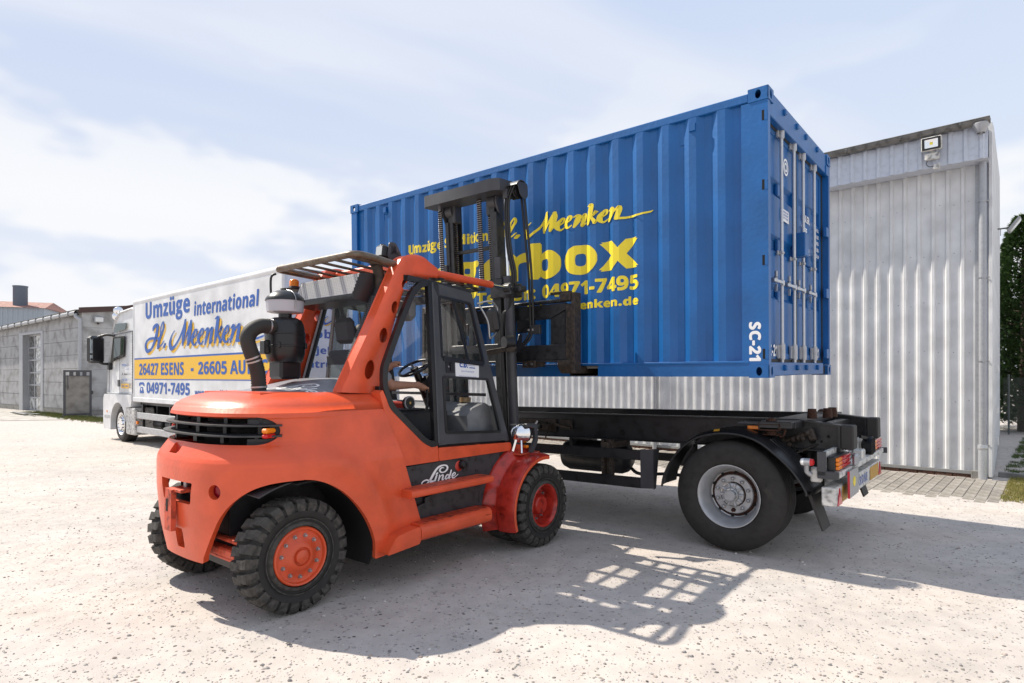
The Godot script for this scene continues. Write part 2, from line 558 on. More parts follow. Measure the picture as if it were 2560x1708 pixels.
	mat("pane_old", lin(0.62, 0.64, 0.64), 0.25, 0.0, noise_tex("pane", 0.01, 4, [[0.0, Color(0.45, 0.44, 0.42)], [0.45, Color(0.8, 0.79, 0.77)], [0.7, Color(1, 1, 1)], [1.0, Color(1, 1, 1)]]), 0.6)
	mat("pane_dim", lin(0.16, 0.165, 0.17), 0.2, 0.0, TX["pane"], 0.6)
	mat("gate_sheet", lin(0.26, 0.245, 0.225), 0.55, 0.25, TX["concrete"], 0.5)
	mat("factory_sheet", lin(0.34, 0.38, 0.42), 0.6)
	mat("factory_roof", lin(0.36, 0.17, 0.13), 0.8, 0.0, grime, 0.3)
	mat("factory_flue", lin(0.10, 0.13, 0.17), 0.6)
	mat("wood_bark", lin(0.07, 0.05, 0.035), 0.95)
	mat("wire", lin(0.10, 0.11, 0.10), 0.6)
	for e in [["paver", 0.33, 0.30, 0.26], ["paver_b", 0.29, 0.265, 0.235], ["paver_c", 0.365, 0.335, 0.295]]:
		mat(e[0], lin(e[1], e[2], e[3]), 0.92, 0.0, TX["concrete"], 1.3, rough, 0.4)
	var lf := mat("leaf", Color.WHITE, 0.6)
	lf.vertex_color_use_as_albedo = true
	lf.backlight_enabled = true
	lf.backlight = Color(0.10, 0.16, 0.03)
	var pb := mat("pebble", Color.WHITE, 0.9)
	pb.vertex_color_use_as_albedo = true
	glass("cab_glass", Color(0.72, 0.80, 0.80), 0.10)
	glass("side_glass", Color(0.62, 0.76, 0.72), 0.18)
	glass("lamp_glass", Color(0.9, 0.9, 0.9), 0.10)

# ---------------------------------------------------------------- ground
func gh(x: float, z: float, f: FastNoiseLite) -> float:
	return f.get_noise_2d(x, z) * 0.012 + f.get_noise_2d(x * 5.0 + 40.0, z * 5.0) * 0.004 + f.get_noise_2d(x * 0.12, z * 1.3 + 7.0) * 0.006

func ground() -> void:
	var rg := RandomNumberGenerator.new()
	rg.seed = 42
	# the gravel's close-up print and its relief, stones of every size in a dusty binder
	var n := 1024
	var f := FastNoiseLite.new()
	f.seed = 3; f.frequency = 0.012; f.fractal_octaves = 5
	var im := f.get_seamless_image(n, n)
	im.convert(Image.FORMAT_RGB8)
	var hm := Image.create(n, n, false, Image.FORMAT_RGB8)
	for y in n:
		for x in n:
			var g := im.get_pixel(x, y).r
			var q := rg.randf()
			var b := 0.90 + 0.09 * g + (q - 0.5) * 0.07
			im.set_pixel(x, y, Color(b, b * 0.985, b * 0.97))
			var hh := 0.30 + g * 0.16 + q * 0.08
			hm.set_pixel(x, y, Color(hh, hh, hh))
	for k in 6500:
		var cx := rg.randi() % n
		var cy := rg.randi() % n
		var r := 1.0 + 4.6 * pow(rg.randf(), 4.0)
		var e := rg.randf_range(0.6, 1.0)
		var an := rg.randf() * PI
		var tone := rg.randf_range(0.70, 1.0) if rg.randf() < 0.86 else rg.randf_range(0.36, 0.65)
		var tint := Color(tone, tone * rg.randf_range(0.95, 1.0), tone * rg.randf_range(0.92, 1.02))
		var ri := int(ceil(r))
		for dy in range(-ri, ri + 1):
			for dx in range(-ri, ri + 1):
				var p := Vector2(dx, dy).rotated(an)
				var m := (p.x * p.x + p.y * p.y / (e * e)) / (r * r)
				if m < 1.0:
					var x := (cx + dx + n) % n
					var y := (cy + dy + n) % n
					im.set_pixel(x, y, im.get_pixel(x, y).lerp(tint, minf(1.0, (1.0 - m) * 2.5)))
					var hv := minf(1.0, 0.42 + 0.50 * sqrt(1.0 - m) * minf(1.0, r / 3.5))
					hm.set_pixel(x, y, Color(hv, hv, hv))
	var nm: Image = hm.duplicate()
	nm.bump_map_to_normal_map(5.0)
	var m := mat("gravel_ground", lin(0.60, 0.565, 0.535), 0.95)
	m.albedo_texture = ImageTexture.create_from_image(im)
	m.normal_enabled = true
	m.normal_texture = ImageTexture.create_from_image(nm)
	m.normal_scale = 0.9
	m.uv1_triplanar = true
	m.uv1_world_triplanar = true
	m.uv1_scale = Vector3.ONE / 2.6
	m.vertex_color_use_as_albedo = true
	# one sheet, close-meshed in front of the camera, wide out to the horizon
	var w := FastNoiseLite.new()
	w.seed = 21; w.frequency = 0.55; w.fractal_octaves = 4
	var xs := []
	var x := -7.0
	while x < 7.0:
		xs.append(x); x += 0.055
	var st := 0.07
	while x < 900.0:
		xs.append(x); xs.append(-x); x += st; st *= 1.28
	xs.sort()
	var zs := []
	var z := 1.0
	while z > -12.5:
		zs.append(z); z -= 0.055
	st = 0.07
	while z > -1500.0:
		zs.append(z); z -= st; st *= 1.28
	for e in [3.0, 8.0, 30.0, 120.0, 500.0]: zs.append(e)
	zs.sort()
	var nx := xs.size()
	var vs := PackedVector3Array()
	var ns := PackedVector3Array()
	var cs := PackedColorArray()
	var ix := PackedInt32Array()
	for j in zs.size():
		for i in nx:
			var px: float = xs[i]
			var pz: float = zs[j]
			var near := clampf(1.4 - maxf(absf(px) / 9.0, absf(pz) / 14.0), 0.0, 1.0)
			var y := gh(px, pz, w) * near - 0.010
			vs.append(Vector3(px, y, pz))
			if near > 0.0:
				var dx := (gh(px + 0.03, pz, w) - gh(px - 0.03, pz, w)) / 0.06 * near
				var dz := (gh(px, pz + 0.03, w) - gh(px, pz - 0.03, w)) / 0.06 * near
				ns.append(Vector3(-dx, 1, -dz).normalized())
			else: ns.append(Vector3.UP)
			var t := 0.92 + 0.11 * w.get_noise_2d(px * 0.35 + 3.0, pz * 0.9) + 0.10 * w.get_noise_2d(px * 1.9, pz * 3.1 + 50.0)
			var wm := w.get_noise_2d(px * 0.5 + 90.0, pz * 1.1) * 0.035
			cs.append(Color(minf(1.0, t + wm), minf(1.0, t), minf(1.0, t - wm)))
	for j in zs.size() - 1:
		for i in nx - 1:
			var k := j * nx + i
			for q in [k, k + nx + 1, k + nx, k, k + 1, k + nx + 1]: ix.append(q)
	var a := []
	a.resize(Mesh.ARRAY_MAX)
	a[Mesh.ARRAY_VERTEX] = vs; a[Mesh.ARRAY_NORMAL] = ns; a[Mesh.ARRAY_COLOR] = cs; a[Mesh.ARRAY_INDEX] = ix
	var gm := ArrayMesh.new()
	gm.add_surface_from_arrays(Mesh.PRIMITIVE_TRIANGLES, a)
	var go := putm("ground", gm, m)
	go.set_meta("kind", "structure")
	go.set_meta("label", "pale dusty gravel yard with stones and shadows")
	# loose stones lying on it
	var grey := [Color(0.30, 0.28, 0.26), Color(0.42, 0.39, 0.36), Color(0.22, 0.205, 0.20), Color(0.50, 0.47, 0.43), Color(0.36, 0.30, 0.26)]
	var rock := stone_mesh(rg)
	var mm := MultiMesh.new()
	mm.transform_format = MultiMesh.TRANSFORM_3D
	mm.use_colors = true
	mm.mesh = rock
	var at := []
	while at.size() < 15000:
		var d := 2.9 + 15.0 * pow(rg.randf(), 1.9)
		var px := rg.randf_range(-0.92, 0.92) * d
		var dens := w.get_noise_2d(px * 1.2 + 11.0, -d * 1.6)
		if dens < -0.12 and rg.randf() < 0.6: continue
		at.append(Vector2(px, -d))
	mm.instance_count = at.size()
	for i in at.size():
		var p: Vector2 = at[i]
		var s := 0.0022 + 0.0085 * pow(rg.randf(), 5.0) + (0.010 if rg.randf() < 0.004 else 0.0)
		var bs := Basis.from_euler(Vector3(rg.randf_range(-0.3, 0.3), rg.randf() * TAU, rg.randf_range(-0.3, 0.3))).scaled(Vector3(s * rg.randf_range(0.8, 1.5), s * rg.randf_range(0.6, 0.9), s))
		mm.set_instance_transform(i, Transform3D(bs, Vector3(p.x, gh(p.x, p.y, w) * clampf(1.4 - maxf(absf(p.x) / 9.0, absf(p.y) / 14.0), 0, 1) - 0.010 + s * 0.15, p.y)))
		mm.set_instance_color(i, grey[rg.randi() % 5] * rg.randf_range(0.8, 1.25))
	var pe := MultiMeshInstance3D.new()
	pe.name = "gravel"
	pe.multimesh = mm
	pe.material_override = M.pebble
	pe.set_meta("kind", "stuff")
	pe.set_meta("label", "loose grey gravel stones scattered over the pale yard")
	pe.set_meta("category", "gravel")
	add_child(pe)

func stone_mesh(rg: RandomNumberGenerator) -> ArrayMesh:
	var s := SphereMesh.new()
	s.radius = 1.0; s.height = 2.0; s.radial_segments = 8; s.rings = 4
	var a := s.get_mesh_arrays()
	var v: PackedVector3Array = a[Mesh.ARRAY_VERTEX]
	var f := FastNoiseLite.new()
	f.seed = 2; f.frequency = 0.9
	for i in v.size(): v[i] *= 1.0 + 0.45 * f.get_noise_3dv(v[i])
	var b := MB.new()
	var ix: PackedInt32Array = a[Mesh.ARRAY_INDEX]
	b.col = Color.WHITE
	for i in range(0, ix.size(), 3): b.ft(v[ix[i]], v[ix[i + 1]], v[ix[i + 2]], v[ix[i]] + v[ix[i + 1]] + v[ix[i + 2]])
	return b.mesh(true)

# ---------------------------------------------------------------- buildings
const WALL_TURN := -0.7303      # -41.84 degrees

func trapez(x0: float, x1: float, pitch: float, flat: float, slope: float, depth: float, phase: float) -> PackedVector2Array:
	# flats at z = 0 with raised ribs at z = depth; rib k starts at phase + k * pitch
	var p := PackedVector2Array()
	p.append(Vector2(x0, 0))
	var k := ceili((x0 - phase) / pitch)
	var rib := pitch - flat - 2.0 * slope
	while phase + k * pitch + rib + 2.0 * slope < x1:
		var s := phase + k * pitch
		p.append(Vector2(s, 0)); p.append(Vector2(s + slope, depth)); p.append(Vector2(s + slope + rib, depth)); p.append(Vector2(s + 2.0 * slope + rib, 0))
		k += 1
	p.append(Vector2(x1, 0))
	return p

func hall() -> void:
	var rg := RandomNumberGenerator.new()
	rg.seed = 9
	var H := thing("hall", "white ribbed metal hall behind the blue container and trailer", "hall", V(7.87, 0, -10.0), WALL_TURN)
	# front wall in sheets, each a metre wide
	var pit := 0.207
	var x := -0.20
	var k := 0
	while x > -12.4:
		var b := MB.new()
		var x0 := x - 5.0 * pit
		b.corr(trapez(x0, x + 0.002, pit, 0.128, 0.020, 0.032, x0 + 0.004), 0.105, 5.5, 1.0)
		b.t.origin.z = 0.0015 * (k % 2)
		put("wall_sheet", b, M.sheet_white, H)
		# screws that hold the sheets to the rails behind
		var s := MB.new()
		for r in 5:
			for row in 6:
				if rg.randf() < 0.75:
					var sx := x0 + r * pit + 0.13 + rg.randf_range(-0.02, 0.02)
					s.t = axis(V(sx, 0.45 + row * 0.83 + rg.randf_range(-0.03, 0.03), 0.002), Vector3.BACK)
					s.lathe([Vector2(0.004, 0.0), Vector2(0.004, 0.007), Vector2(0, 0.009)], 6)
		put("screw_row", s, M.steel, H).set_meta("kind", "stuff")
		x = x0
		k += 1
	var left := x
	# the wall behind, the gable towards the right, rear and left walls
	var b := MB.new()
	b.ext(pv([left, -0.06, -0.03, -0.06, -0.5, -10.3, left, -10.3]), -5.9, -0.06, Transform3D(Basis(Vector3.RIGHT, Vector3.FORWARD * -1.0, Vector3.UP * -1.0).orthonormalized(), Vector3.ZERO))
	put("core_wall", b, M.sheet_fascia, H)
	b = MB.new()
	var gd := Vector3(-0.046, 0, -0.999)
	var gb := Basis(gd * -1.0, Vector3.UP, (gd * -1.0).cross(Vector3.UP))
	for i in 42:
		var q := i * 0.24
		var y1 := 5.86 + 0.166 * q
		var c0 := gd * q
		for e in [[0.0, 0.0, 0.15, 0.0], [0.15, 0.0, 0.175, 0.03], [0.175, 0.03, 0.215, 0.03], [0.215, 0.03, 0.24, 0.0]]:
			var a0: Vector3 = c0 + gd * e[0] + V(0.012 + e[1], 0, 0)
			var a1: Vector3 = c0 + gd * e[2] + V(0.012 + e[3], 0, 0)
			b.quad(a0 + V(0, 0.03, 0), a1 + V(0, 0.03, 0), a1 + V(0, y1, 0), a0 + V(0, y1, 0), V(1, 0, 0))
	put("gable_sheet", b, M.sheet_white, H)
	# corner trims
	b = MB.new().bb(-0.198, 0.105, 0.004, -0.142, 5.2, 0.012)
	put("corner_strip", b, M.zinc, H)
	b = MB.new().bb(-0.020, 0.03, -0.06, 0.030, 5.86, 0.035, 0.004)
	put("corner_trim", b, M.white_paint, H)
	# fascia hung in front of the eaves, its lower edge a step proud of the wall
	b = MB.new()
	b.t.origin.z = 0.36
	b.corr(trapez(left, -0.005, pit, 0.122, 0.022, 0.028, -0.13 - pit * 60.0), 5.195, 5.72, 1.0)
	put("fascia_sheet", b, M.sheet_fascia, H)
	b = MB.new().bb(left, 5.20, 0.036, -0.01, 5.22, 0.355)
	put("soffit", b, M.sheet_fascia, H)
	b = MB.new()
	for i in 12:
		b.t = axis(V(-0.27 - pit * i, 5.42, 0.362), Vector3.BACK)
		b.lathe([Vector2(0.006, 0.0), Vector2(0.006, 0.008), Vector2(0, 0.012)], 8)
	put("fascia_screws", b, M.steel, H).set_meta("kind", "stuff")
	# gutter: half round with a rolled rim and brackets
	b = MB.new()
	b.t = axis(V(0.03, 5.79, 0.455), V(-1, 0, 0))
	b.lathe([Vector2(0, 0.088), Vector2(-left, 0.088)], 10, PI * 0.0, PI)
	b.t = Transform3D()
	var gp := []
	for i in 11:
		var th := PI * i / 10.0
		gp.append(V(0, -sin(th), -cos(th)) * 0.088)
	var b2 := MB.new()
	for i in 10:
		b2.quad(gp[i] + V(left, 5.79, 0.455), gp[i + 1] + V(left, 5.79, 0.455), gp[i + 1] + V(0.03, 5.79, 0.455), gp[i] + V(0.03, 5.79, 0.455), gp[i] + gp[i + 1])
	b2.tube([V(left, 5.79, 0.545), V(0.03, 5.79, 0.545)], 0.010, 8)
	b2.tube([V(left, 5.80, 0.367), V(0.03, 5.80, 0.367)], 0.008, 6)
	var cap := MB.new()
	b2.ext(pv([-0.09, 0, -0.06, -0.066, 0, -0.09, 0.06, -0.066, 0.09, 0]), 0, 0.004, plane(V(0.03, 5.79, 0.455), V(0, 0, 1), Vector3.UP))
	var g := put("gutter", b2, M.gutter_grey, H)
	for i in 5:
		b = MB.new()
		var bx := -0.35 - i * 0.83
		for j in 9:
			var th := PI * (j + 0.5) / 9.0
			b.box(V(bx, 5.79 - sin(th) * 0.091, 0.455 - cos(th) * 0.091), V(0.03, 0.006, 0.036), 0.0, Basis(Vector3.RIGHT, -(PI / 2 - th) + PI))
		put("gutter_bracket", b, M.gutter_grey, g)
	# roof sheet, rising to the ridge; its wave ends show above the gutter
	b = MB.new()
	var rp := PackedVector2Array()
	var rx := left
	while rx < -0.17:
		rp.append(Vector2(rx, 0.0)); rp.append(Vector2(rx + 0.10, 0.0)); rp.append(Vector2(rx + 0.135, 0.035)); rp.append(Vector2(rx + 0.18, 0.035)); rx += 0.205
	for i in rp.size() - 1:
		var p0 := V(rp[i].x, 5.80 + rp[i].y, 0.42)
		var p1 := V(rp[i + 1].x, 5.80 + rp[i + 1].y, 0.42)
		var up := V(0, 1.71, -10.7)
		b.quad(p0, p1, p1 + up + V(-0.52, 0, 0), p0 + up + V(-0.52, 0, 0), Vector3.UP)
		b.quad(p0, p1, p1 - V(0, 0.02, 0), p0 - V(0, 0.02, 0), Vector3.BACK)
	put("roof_sheet", b, M.roof_fibre, H)
	# downpipe with funnel, collar, clips and a wider foot
	b = MB.new()
	b.tube([V(-0.09, 0.5, 0.15), V(-0.09, 2.5, 0.15), V(-0.09, 5.35, 0.15), V(-0.09, 5.5, 0.20), V(-0.09, 5.62, 0.36), V(-0.09, 5.70, 0.45)], 0.052, 14)
	b.t = axis(V(-0.09, 5.63, 0.45), Vector3.UP)
	b.lathe([Vector2(-0.05, 0.055), Vector2(0.07, 0.115), Vector2(0.10, 0.115)], 16)
	b.t = Transform3D()
	var dp := put("downpipe", b, M.zinc, H)
	b = MB.new()
	b.tube([V(-0.088, -0.05, 0.155), V(-0.088, 0.50, 0.152)], 0.062, 16)
	b.t = axis(V(-0.089, 0.5, 0.151), Vector3.UP)
	b.lathe([Vector2(-0.02, 0.062), Vector2(0.0, 0.072), Vector2(0.03, 0.072), Vector2(0.045, 0.068), Vector2(0.065, 0.068), Vector2(0.07, 0.053)], 18)
	b.t = Transform3D()
	put("foot_pipe", b, M.galvanised, dp)
	for y in [0.56, 1.93, 3.3, 4.55]:
		b = MB.new()
		b.t = axis(V(-0.09, y, 0.15), Vector3.UP)
		b.lathe([Vector2(-0.012, 0.054), Vector2(-0.010, 0.059), Vector2(0.010, 0.059), Vector2(0.012, 0.054)], 14)
		b.t = Transform3D()
		b.bb(-0.045, y - 0.01, 0.04, -0.025, y + 0.01, 0.16)
		b.box(V(-0.02, y, 0.15), V(0.04, 0.02, 0.012))
		put("pipe_clip", b, M.steel, dp)
	# a second, slimmer pipe half way along
	b = MB.new()
	b.tube([V(-6.08, 0.02, 0.09), V(-6.08, 5.2, 0.09)], 0.048, 12)
	put("downpipe", b, M.zinc, H)
	# timber sill, brick plinth and the concrete block at the corner
	for i in 6:
		b = MB.new().bb(-0.25 - 2.0 * i - 1.995, 0.052, -0.02, -0.25 - 2.0 * i, 0.110, 0.034, 0.004)
		put("sill_beam", b, M.sill_timber, H)
	for i in 46:
		b = MB.new().bb(-0.26 - 0.25 * i - 0.238, -0.03, -0.02, -0.26 - 0.25 * i, 0.049, 0.022 + rg.randf_range(-0.003, 0.003), 0.004)
		put("brick", b, M.brick_brown, H)
	b = MB.new().bb(-0.25, -0.02, -0.02, -0.145, 0.12, 0.07, 0.008)
	put("corner_block", b, M.concrete_grey, H)
	# small door ironwork seen edge-on round the corner
	for y in [0.52, 1.05, 1.75]:
		b = MB.new().bb(0.045, y, -0.5, 0.085, y + 0.13, -0.42, 0.004)
		put("hinge", b, M.white_paint, H)
	paving()
	# floodlights fixed to the hall
	var fl := thing("floodlight", "white floodlight with glowing yellow chip under the hall gutter", "floodlight", H.transform * V(-0.735, 5.10, 0.39), WALL_TURN, "floodlights on the walls")
	var tl := Basis(Vector3.RIGHT, 0.12)
	b = MB.new(); b.t = Transform3D(tl, V(0, 0.45, 0.13))
	b.box(Vector3.ZERO, V(0.285, 0.22, 0.09), 0.012)
	put("housing", b, M.white_dirty, fl)
	b = MB.new(); b.t = Transform3D(tl, V(0, 0.45, 0.13))
	b.ring(rrect(-0.13, -0.097, 0.13, 0.097, 0.01), rrect(-0.092, -0.068, 0.092, 0.068, 0.008), 0.0455, 0.056)
	put("bezel", b, M.plastic_black, fl)
	b = MB.new(); b.t = Transform3D(tl, V(0, 0.45, 0.13))
	for e in [[-1, 0], [1, 0], [0, -1], [0, 1]]:
		var o := Vector3(e[0] * 0.092, e[1] * 0.068, 0.052)
		var i2 := Vector3(e[0] * 0.022, e[1] * 0.022, 0.0465)
		var sd := V(-e[1], e[0], 0)
		b.quad(o + sd * V(0.092, 0.068, 0), o - sd * V(0.092, 0.068, 0), i2 - sd * 0.022, i2 + sd * 0.022, V(0, 0, 1))
	put("reflector", b, M.chrome, fl)
	b = MB.new(); b.t = Transform3D(tl, V(0, 0.45, 0.13))
	b.bb(-0.021, -0.021, 0.0462, 0.021, 0.021, 0.0476)
	put("led_chip", b, mat("led", lin(0.85, 0.68, 0.05), 0.5), fl)
	b = MB.new()
	b.bb(-0.10, 0.20, 0.03, 0.10, 0.31, 0.11, 0.008)
	b.bb(-0.03, 0.29, 0.03, 0.03, 0.36, 0.08)
	put("bracket", b, M.white_dirty, fl)
	b = MB.new()
	b.bb(0.015, 0.045, 0.0, 0.105, 0.13, 0.06, 0.008)
	put("junction_box", b, M.white_dirty, fl)
	b = MB.new()
	b.tube(spline([V(-0.06, 0.22, 0.06), V(-0.085, 0.15, 0.05), V(-0.04, 0.10, 0.04), V(0.03, 0.10, 0.04)]), 0.006, 6)
	put("cable", b, M.plastic_black, fl)
	var f2 := thing("floodlight_001", "grey floodlight on an arm, tilted skywards beside the trees", "floodlight", H.transform * V(-0.20, 4.98, -5.1), WALL_TURN, "floodlights on the walls")
	b = MB.new()
	b.bar(V(0, 0.08, 0), V(0.24, 0.08, 0), 0.03, 0.03)
	b.bar(V(0.06, 0.08, 0), V(0.06, -0.08, 0), 0.012, 0.012)
	put("arm", b, M.gutter_grey, f2)
	b = MB.new()
	b.box(V(0.30, 0.13, 0), V(0.06, 0.36, 0.30), 0.012, Basis(Vector3.BACK, -0.62))
	put("housing", b, M.zinc, f2)
	b = MB.new()
	b.box(V(0.327, 0.11, 0), V(0.006, 0.30, 0.26), 0.0, Basis(Vector3.BACK, -0.62))
	put("front_pane", b, M.clear_lens, f2)

func paving() -> void:
	var rg := RandomNumberGenerator.new()
	rg.seed = 31
	var P := node("paving", self, Transform3D(Basis(Vector3.UP, WALL_TURN), V(7.87, 0, -10.0)))
	P.set_meta("kind", "structure")
	P.set_meta("label", "pale block paving strip along the foot of the white hall")
	var b := MB.new().bb(-12.4, -0.12, 0.03, 0.24, -0.022, 2.42)
	put("paving_bed", b, M.apron, P)
	var kinds := []
	for i in 3:
		kinds.append(MB.new().box(Vector3.ZERO, V(0.131, 0.06, 0.275), 0.005).mesh())
	var mats := [M.paver, M.paver_b, M.paver_c]
	var n := 0
	var rest := MB.new()
	for i in 90:
		for j in 8:
			var px := 0.17 - 0.1365 * i
			var pz := 0.20 + 0.2805 * j + (0.14 if i % 2 == 1 else 0.0)
			if pz > 2.36: continue
			var at := V(px, -0.026 - 0.0045 * maxf(0.0, j - 4.5) + rg.randf_range(-0.0018, 0.0018), pz)
			if n < 298:
				putm("paver", kinds[rg.randi() % 3], mats[rg.randi() % 3], P, Transform3D(Basis.from_euler(Vector3(rg.randf_range(-0.012, 0.012), rg.randf_range(-0.01, 0.01), rg.randf_range(-0.012, 0.012))), at))
				n += 1
			else:
				rest.box(at, V(0.131, 0.06, 0.275), 0.005)
	put("pavers_beyond", rest, M.paver, P).set_meta("kind", "stuff")

func left_building() -> void:
	var B := thing("workshop_building", "grey block workshop with tall glazed gate, left of the white van", "building", V(-18.4, 0, -26.0), -0.6266)
	var rg := RandomNumberGenerator.new()
	rg.seed = 77
	# front wall: big concrete blocks in courses, joints recessed
	var ys := [0.24, 0.83, 1.43, 2.03, 2.63, 3.23, 3.80, 4.34]
	var b := MB.new().ext(pv([-26, 0, 0, 0, 0, 4.5, -26, 4.2]), -0.40, -0.03)
	var core := MB.new()
	core.bb(-26, 0.0, -0.4, -8.0, 4.36, -0.02)
	core.bb(-4.6, 0.0, -0.4, -0.02, 4.36, -0.02)
	core.bb(-8.0, 3.82, -0.4, -4.6, 4.36, -0.02)
	put("wall_core", core, M.concrete_grey, B)
	for c in [[-26.0, -22.0], [-22.0, -18.0], [-18.0, -14.0], [-14.0, -11.0], [-11.0, -7.95], [-4.62, -4.0], [-4.0, 0.0]]:
		for i in ys.size() - 1:
			var tone := rg.randf_range(-0.004, 0.004)
			b = MB.new().bb(c[0] + 0.01, ys[i] + 0.008, -0.03, c[1] - 0.01, ys[i + 1] - 0.008, 0.0 + tone, 0.006)
			put("wall_block", b, M.concrete_wall, B)
	b = MB.new().bb(-7.94, 3.86, -0.03, -4.63, 4.34, 0.0, 0.006)
	put("lintel_block", b, M.concrete_wall, B)
	b = MB.new()
	b.bb(-26, -0.1, -0.2, -7.95, 0.235, 0.02); b.bb(-4.62, -0.1, -0.2, 0.0, 0.235, 0.02)
	put("plinth", b, M.concrete_grey, B)
	# glazed gate set back in its opening
	b = MB.new()
	b.bb(-7.95, -0.05, -0.42, -7.42, 3.75, 0.025); b.bb(-4.85, -0.05, -0.42, -4.6, 3.75, 0.025)
	b.bb(-7.95, 3.75, -0.42, -4.6, 3.86, 0.03)
	put("gate_surround", b, M.zinc, B)
	b = MB.new()
	var gx := [-7.40, -6.56, -5.71, -4.87]
	var gy := [0.02, 0.65, 1.27, 1.88, 2.50, 3.11, 3.72]
	for x in gx: b.bb(x - 0.035, 0.02, -0.30, x + 0.035, 3.74, -0.22)
	for y in gy: b.bb(-7.42, y - 0.035, -0.302, -4.86, y + 0.035, -0.218)
	var gate := put("glazed_gate", b, M.zinc, B)
	for i in 3:
		for j in 6:
			b = MB.new().bb(gx[i] + 0.03, gy[j] + 0.03, -0.268, gx[i + 1] - 0.03, gy[j + 1] - 0.03, -0.255)
			put("pane", b, M.pane_dim if (i == 0 and j != 0) or (j == 1 and rg.randf() < 0.4) else M.pane_old, gate)
	b = MB.new().bb(-7.95, -0.1, -8, -4.6, -0.02, 0)
	# gable wall going back, its verge rising
	b = MB.new()
	var gk := plane(V(0, 0, 0), V(0, 0, -1), Vector3.UP)
	b.ext(pv([0.0, 0.0, 9.0, 0.0, 9.0, 5.6, 0.0, 4.43]), -0.3, 0.0, gk)
	put("gable_wall", b, M.gable_wall, B)
	for y in [0.8, 1.4, 2.0, 2.6, 3.2, 3.8]:
		b = MB.new().bb(-0.004, y, -9.0, 0.0025, y + 0.012, 0.0)
		put("course_joint", b, M.concrete_grey, B)
	b = MB.new()
	b.ext(pv([-0.12, 4.40, 9.2, 5.62, 9.2, 5.86, -0.12, 4.63]), 0.0, 0.12, gk)
	put("verge_board", b, M.brown_trim, B)
	b = MB.new()
	b.bb(-0.06, -0.1, -9, 0.018, 0.24, 0.0)
	put("gable_plinth", b, M.concrete_grey, B)
	# roof of waved sheets and the eaves gutter
	b = MB.new()
	for i in 130:
		var x := -26.0 + i * 0.2
		var e := lerpf(4.28, 4.52, clampf((x + 11.0) / 11.0, -0.5, 1.0))
		var up := V(0, 1.25, -9.4)
		for q in 4:
			var x0 := x + q * 0.05
			var h0 := 0.03 * sin(TAU * q / 4.0)
			var h1 := 0.03 * sin(TAU * (q + 1) / 4.0)
			b.quad(V(x0, e + h0, 0.22), V(x0 + 0.05, e + h1, 0.22), V(x0 + 0.05, e + h1, 0.22) + up, V(x0, e + h0, 0.22) + up, Vector3.UP)
			b.quad(V(x0, e + h0, 0.22), V(x0 + 0.05, e + h1, 0.22), V(x0 + 0.05, e + h1 - 0.02, 0.22), V(x0, e + h0 - 0.02, 0.22), Vector3.BACK)
	put("roof_sheet", b, M.roof_fibre, B)
	b = MB.new()
	b.t = axis(V(-26, 4.16 - 0.27, 0.20), V(26, 0.24 + 0.27, 0))
	b.lathe([Vector2(0, 0.09), Vector2(26.0, 0.09)], 12)
	b.t = Transform3D()
	var gut := put("gutter", b, M.zinc, B)
	for i in 26:
		var x := -25.7 + i * 1.0
		b = MB.new()
		b.box(V(x, lerpf(3.89, 4.42, (x + 26.0) / 26.0), 0.20), V(0.05, 0.20, 0.20))
		put("gutter_bracket", b, M.gutter_grey, gut)
	b = MB.new()
	b.tube(spline([V(-0.10, 4.36, 0.20), V(-0.06, 4.25, 0.20), V(0.06, 4.12, 0.12), V(0.09, 3.95, 0.10), V(0.09, 2.0, 0.10), V(0.09, 0.0, 0.10)], 4), 0.07, 10)
	put("downpipe", b, M.zinc, B)
	b = MB.new()
	b.bb(-5.6, 4.9, -4.2, -3.2, 5.22, -3.4)
	b.bb(-6.0, 5.22, -4.3, -2.8, 5.30, -3.3)
	put("roof_vent", b, M.brown_trim, B)
	# what hangs on it and stands before it
	var k := B.transform
	var fl := thing("floodlight_002", "grey oblong floodlight with rusty drip on the workshop gable", "floodlight", k * V(0.0, 4.06, -0.60), -0.6266 + PI / 2, "floodlights on the walls")
	b = MB.new().box(V(0, 0.10, 0.10), V(0.36, 0.25, 0.14), 0.02)
	put("housing", b, M.zinc, fl)
	b = MB.new().box(V(0, 0.10, 0.172), V(0.29, 0.18, 0.008))
	put("front_pane", b, M.clear_lens, fl)
	b = MB.new().box(V(0, -0.05, 0.04), V(0.05, 0.10, 0.08))
	put("bracket", b, M.rusty_steel, fl)
	var gt := thing("yard_gate", "grey sheet metal gate leaf in a dark frame by the workshop corner", "gate", k * V(1.0, 0, 0.49), -0.6266 + 1.2)
	b = MB.new()
	for e in [[-0.48, -0.40], [0.40, 0.48]]: b.bb(e[0], 0.02, -0.03, e[1], 1.95, 0.03)
	b.bb(-0.40, 1.87, -0.03, 0.40, 1.95, 0.03); b.bb(-0.40, 0.10, -0.03, 0.40, 0.17, 0.03); b.bb(-0.40, 1.70, -0.025, 0.40, 1.73, 0.025)
	b.bb(-0.52, -0.05, -0.06, -0.38, 0.1, 0.06); b.bb(0.36, -0.05, -0.06, 0.5, 0.1, 0.06)
	b.bb(-0.34, 1.15, 0.0, -0.32, 1.75, 0.04)
	put("frame", b, M.grey_dark, gt)
	b = MB.new().bb(-0.40, 0.17, -0.005, 0.40, 1.70, 0.005)
	put("sheet_panel", b, M.gate_sheet, gt)
	for i in 3:
		b = MB.new().bb(-0.28 + 0.22 * i, 1.73, -0.01, -0.14 + 0.22 * i, 1.87, 0.01)
		put("upright", b, M.grey_dark, gt)
	b = MB.new().bb(0.46, 0.95, 0.0, 0.53, 1.1, 0.06, 0.01)
	put("latch", b, M.steel_black, gt)
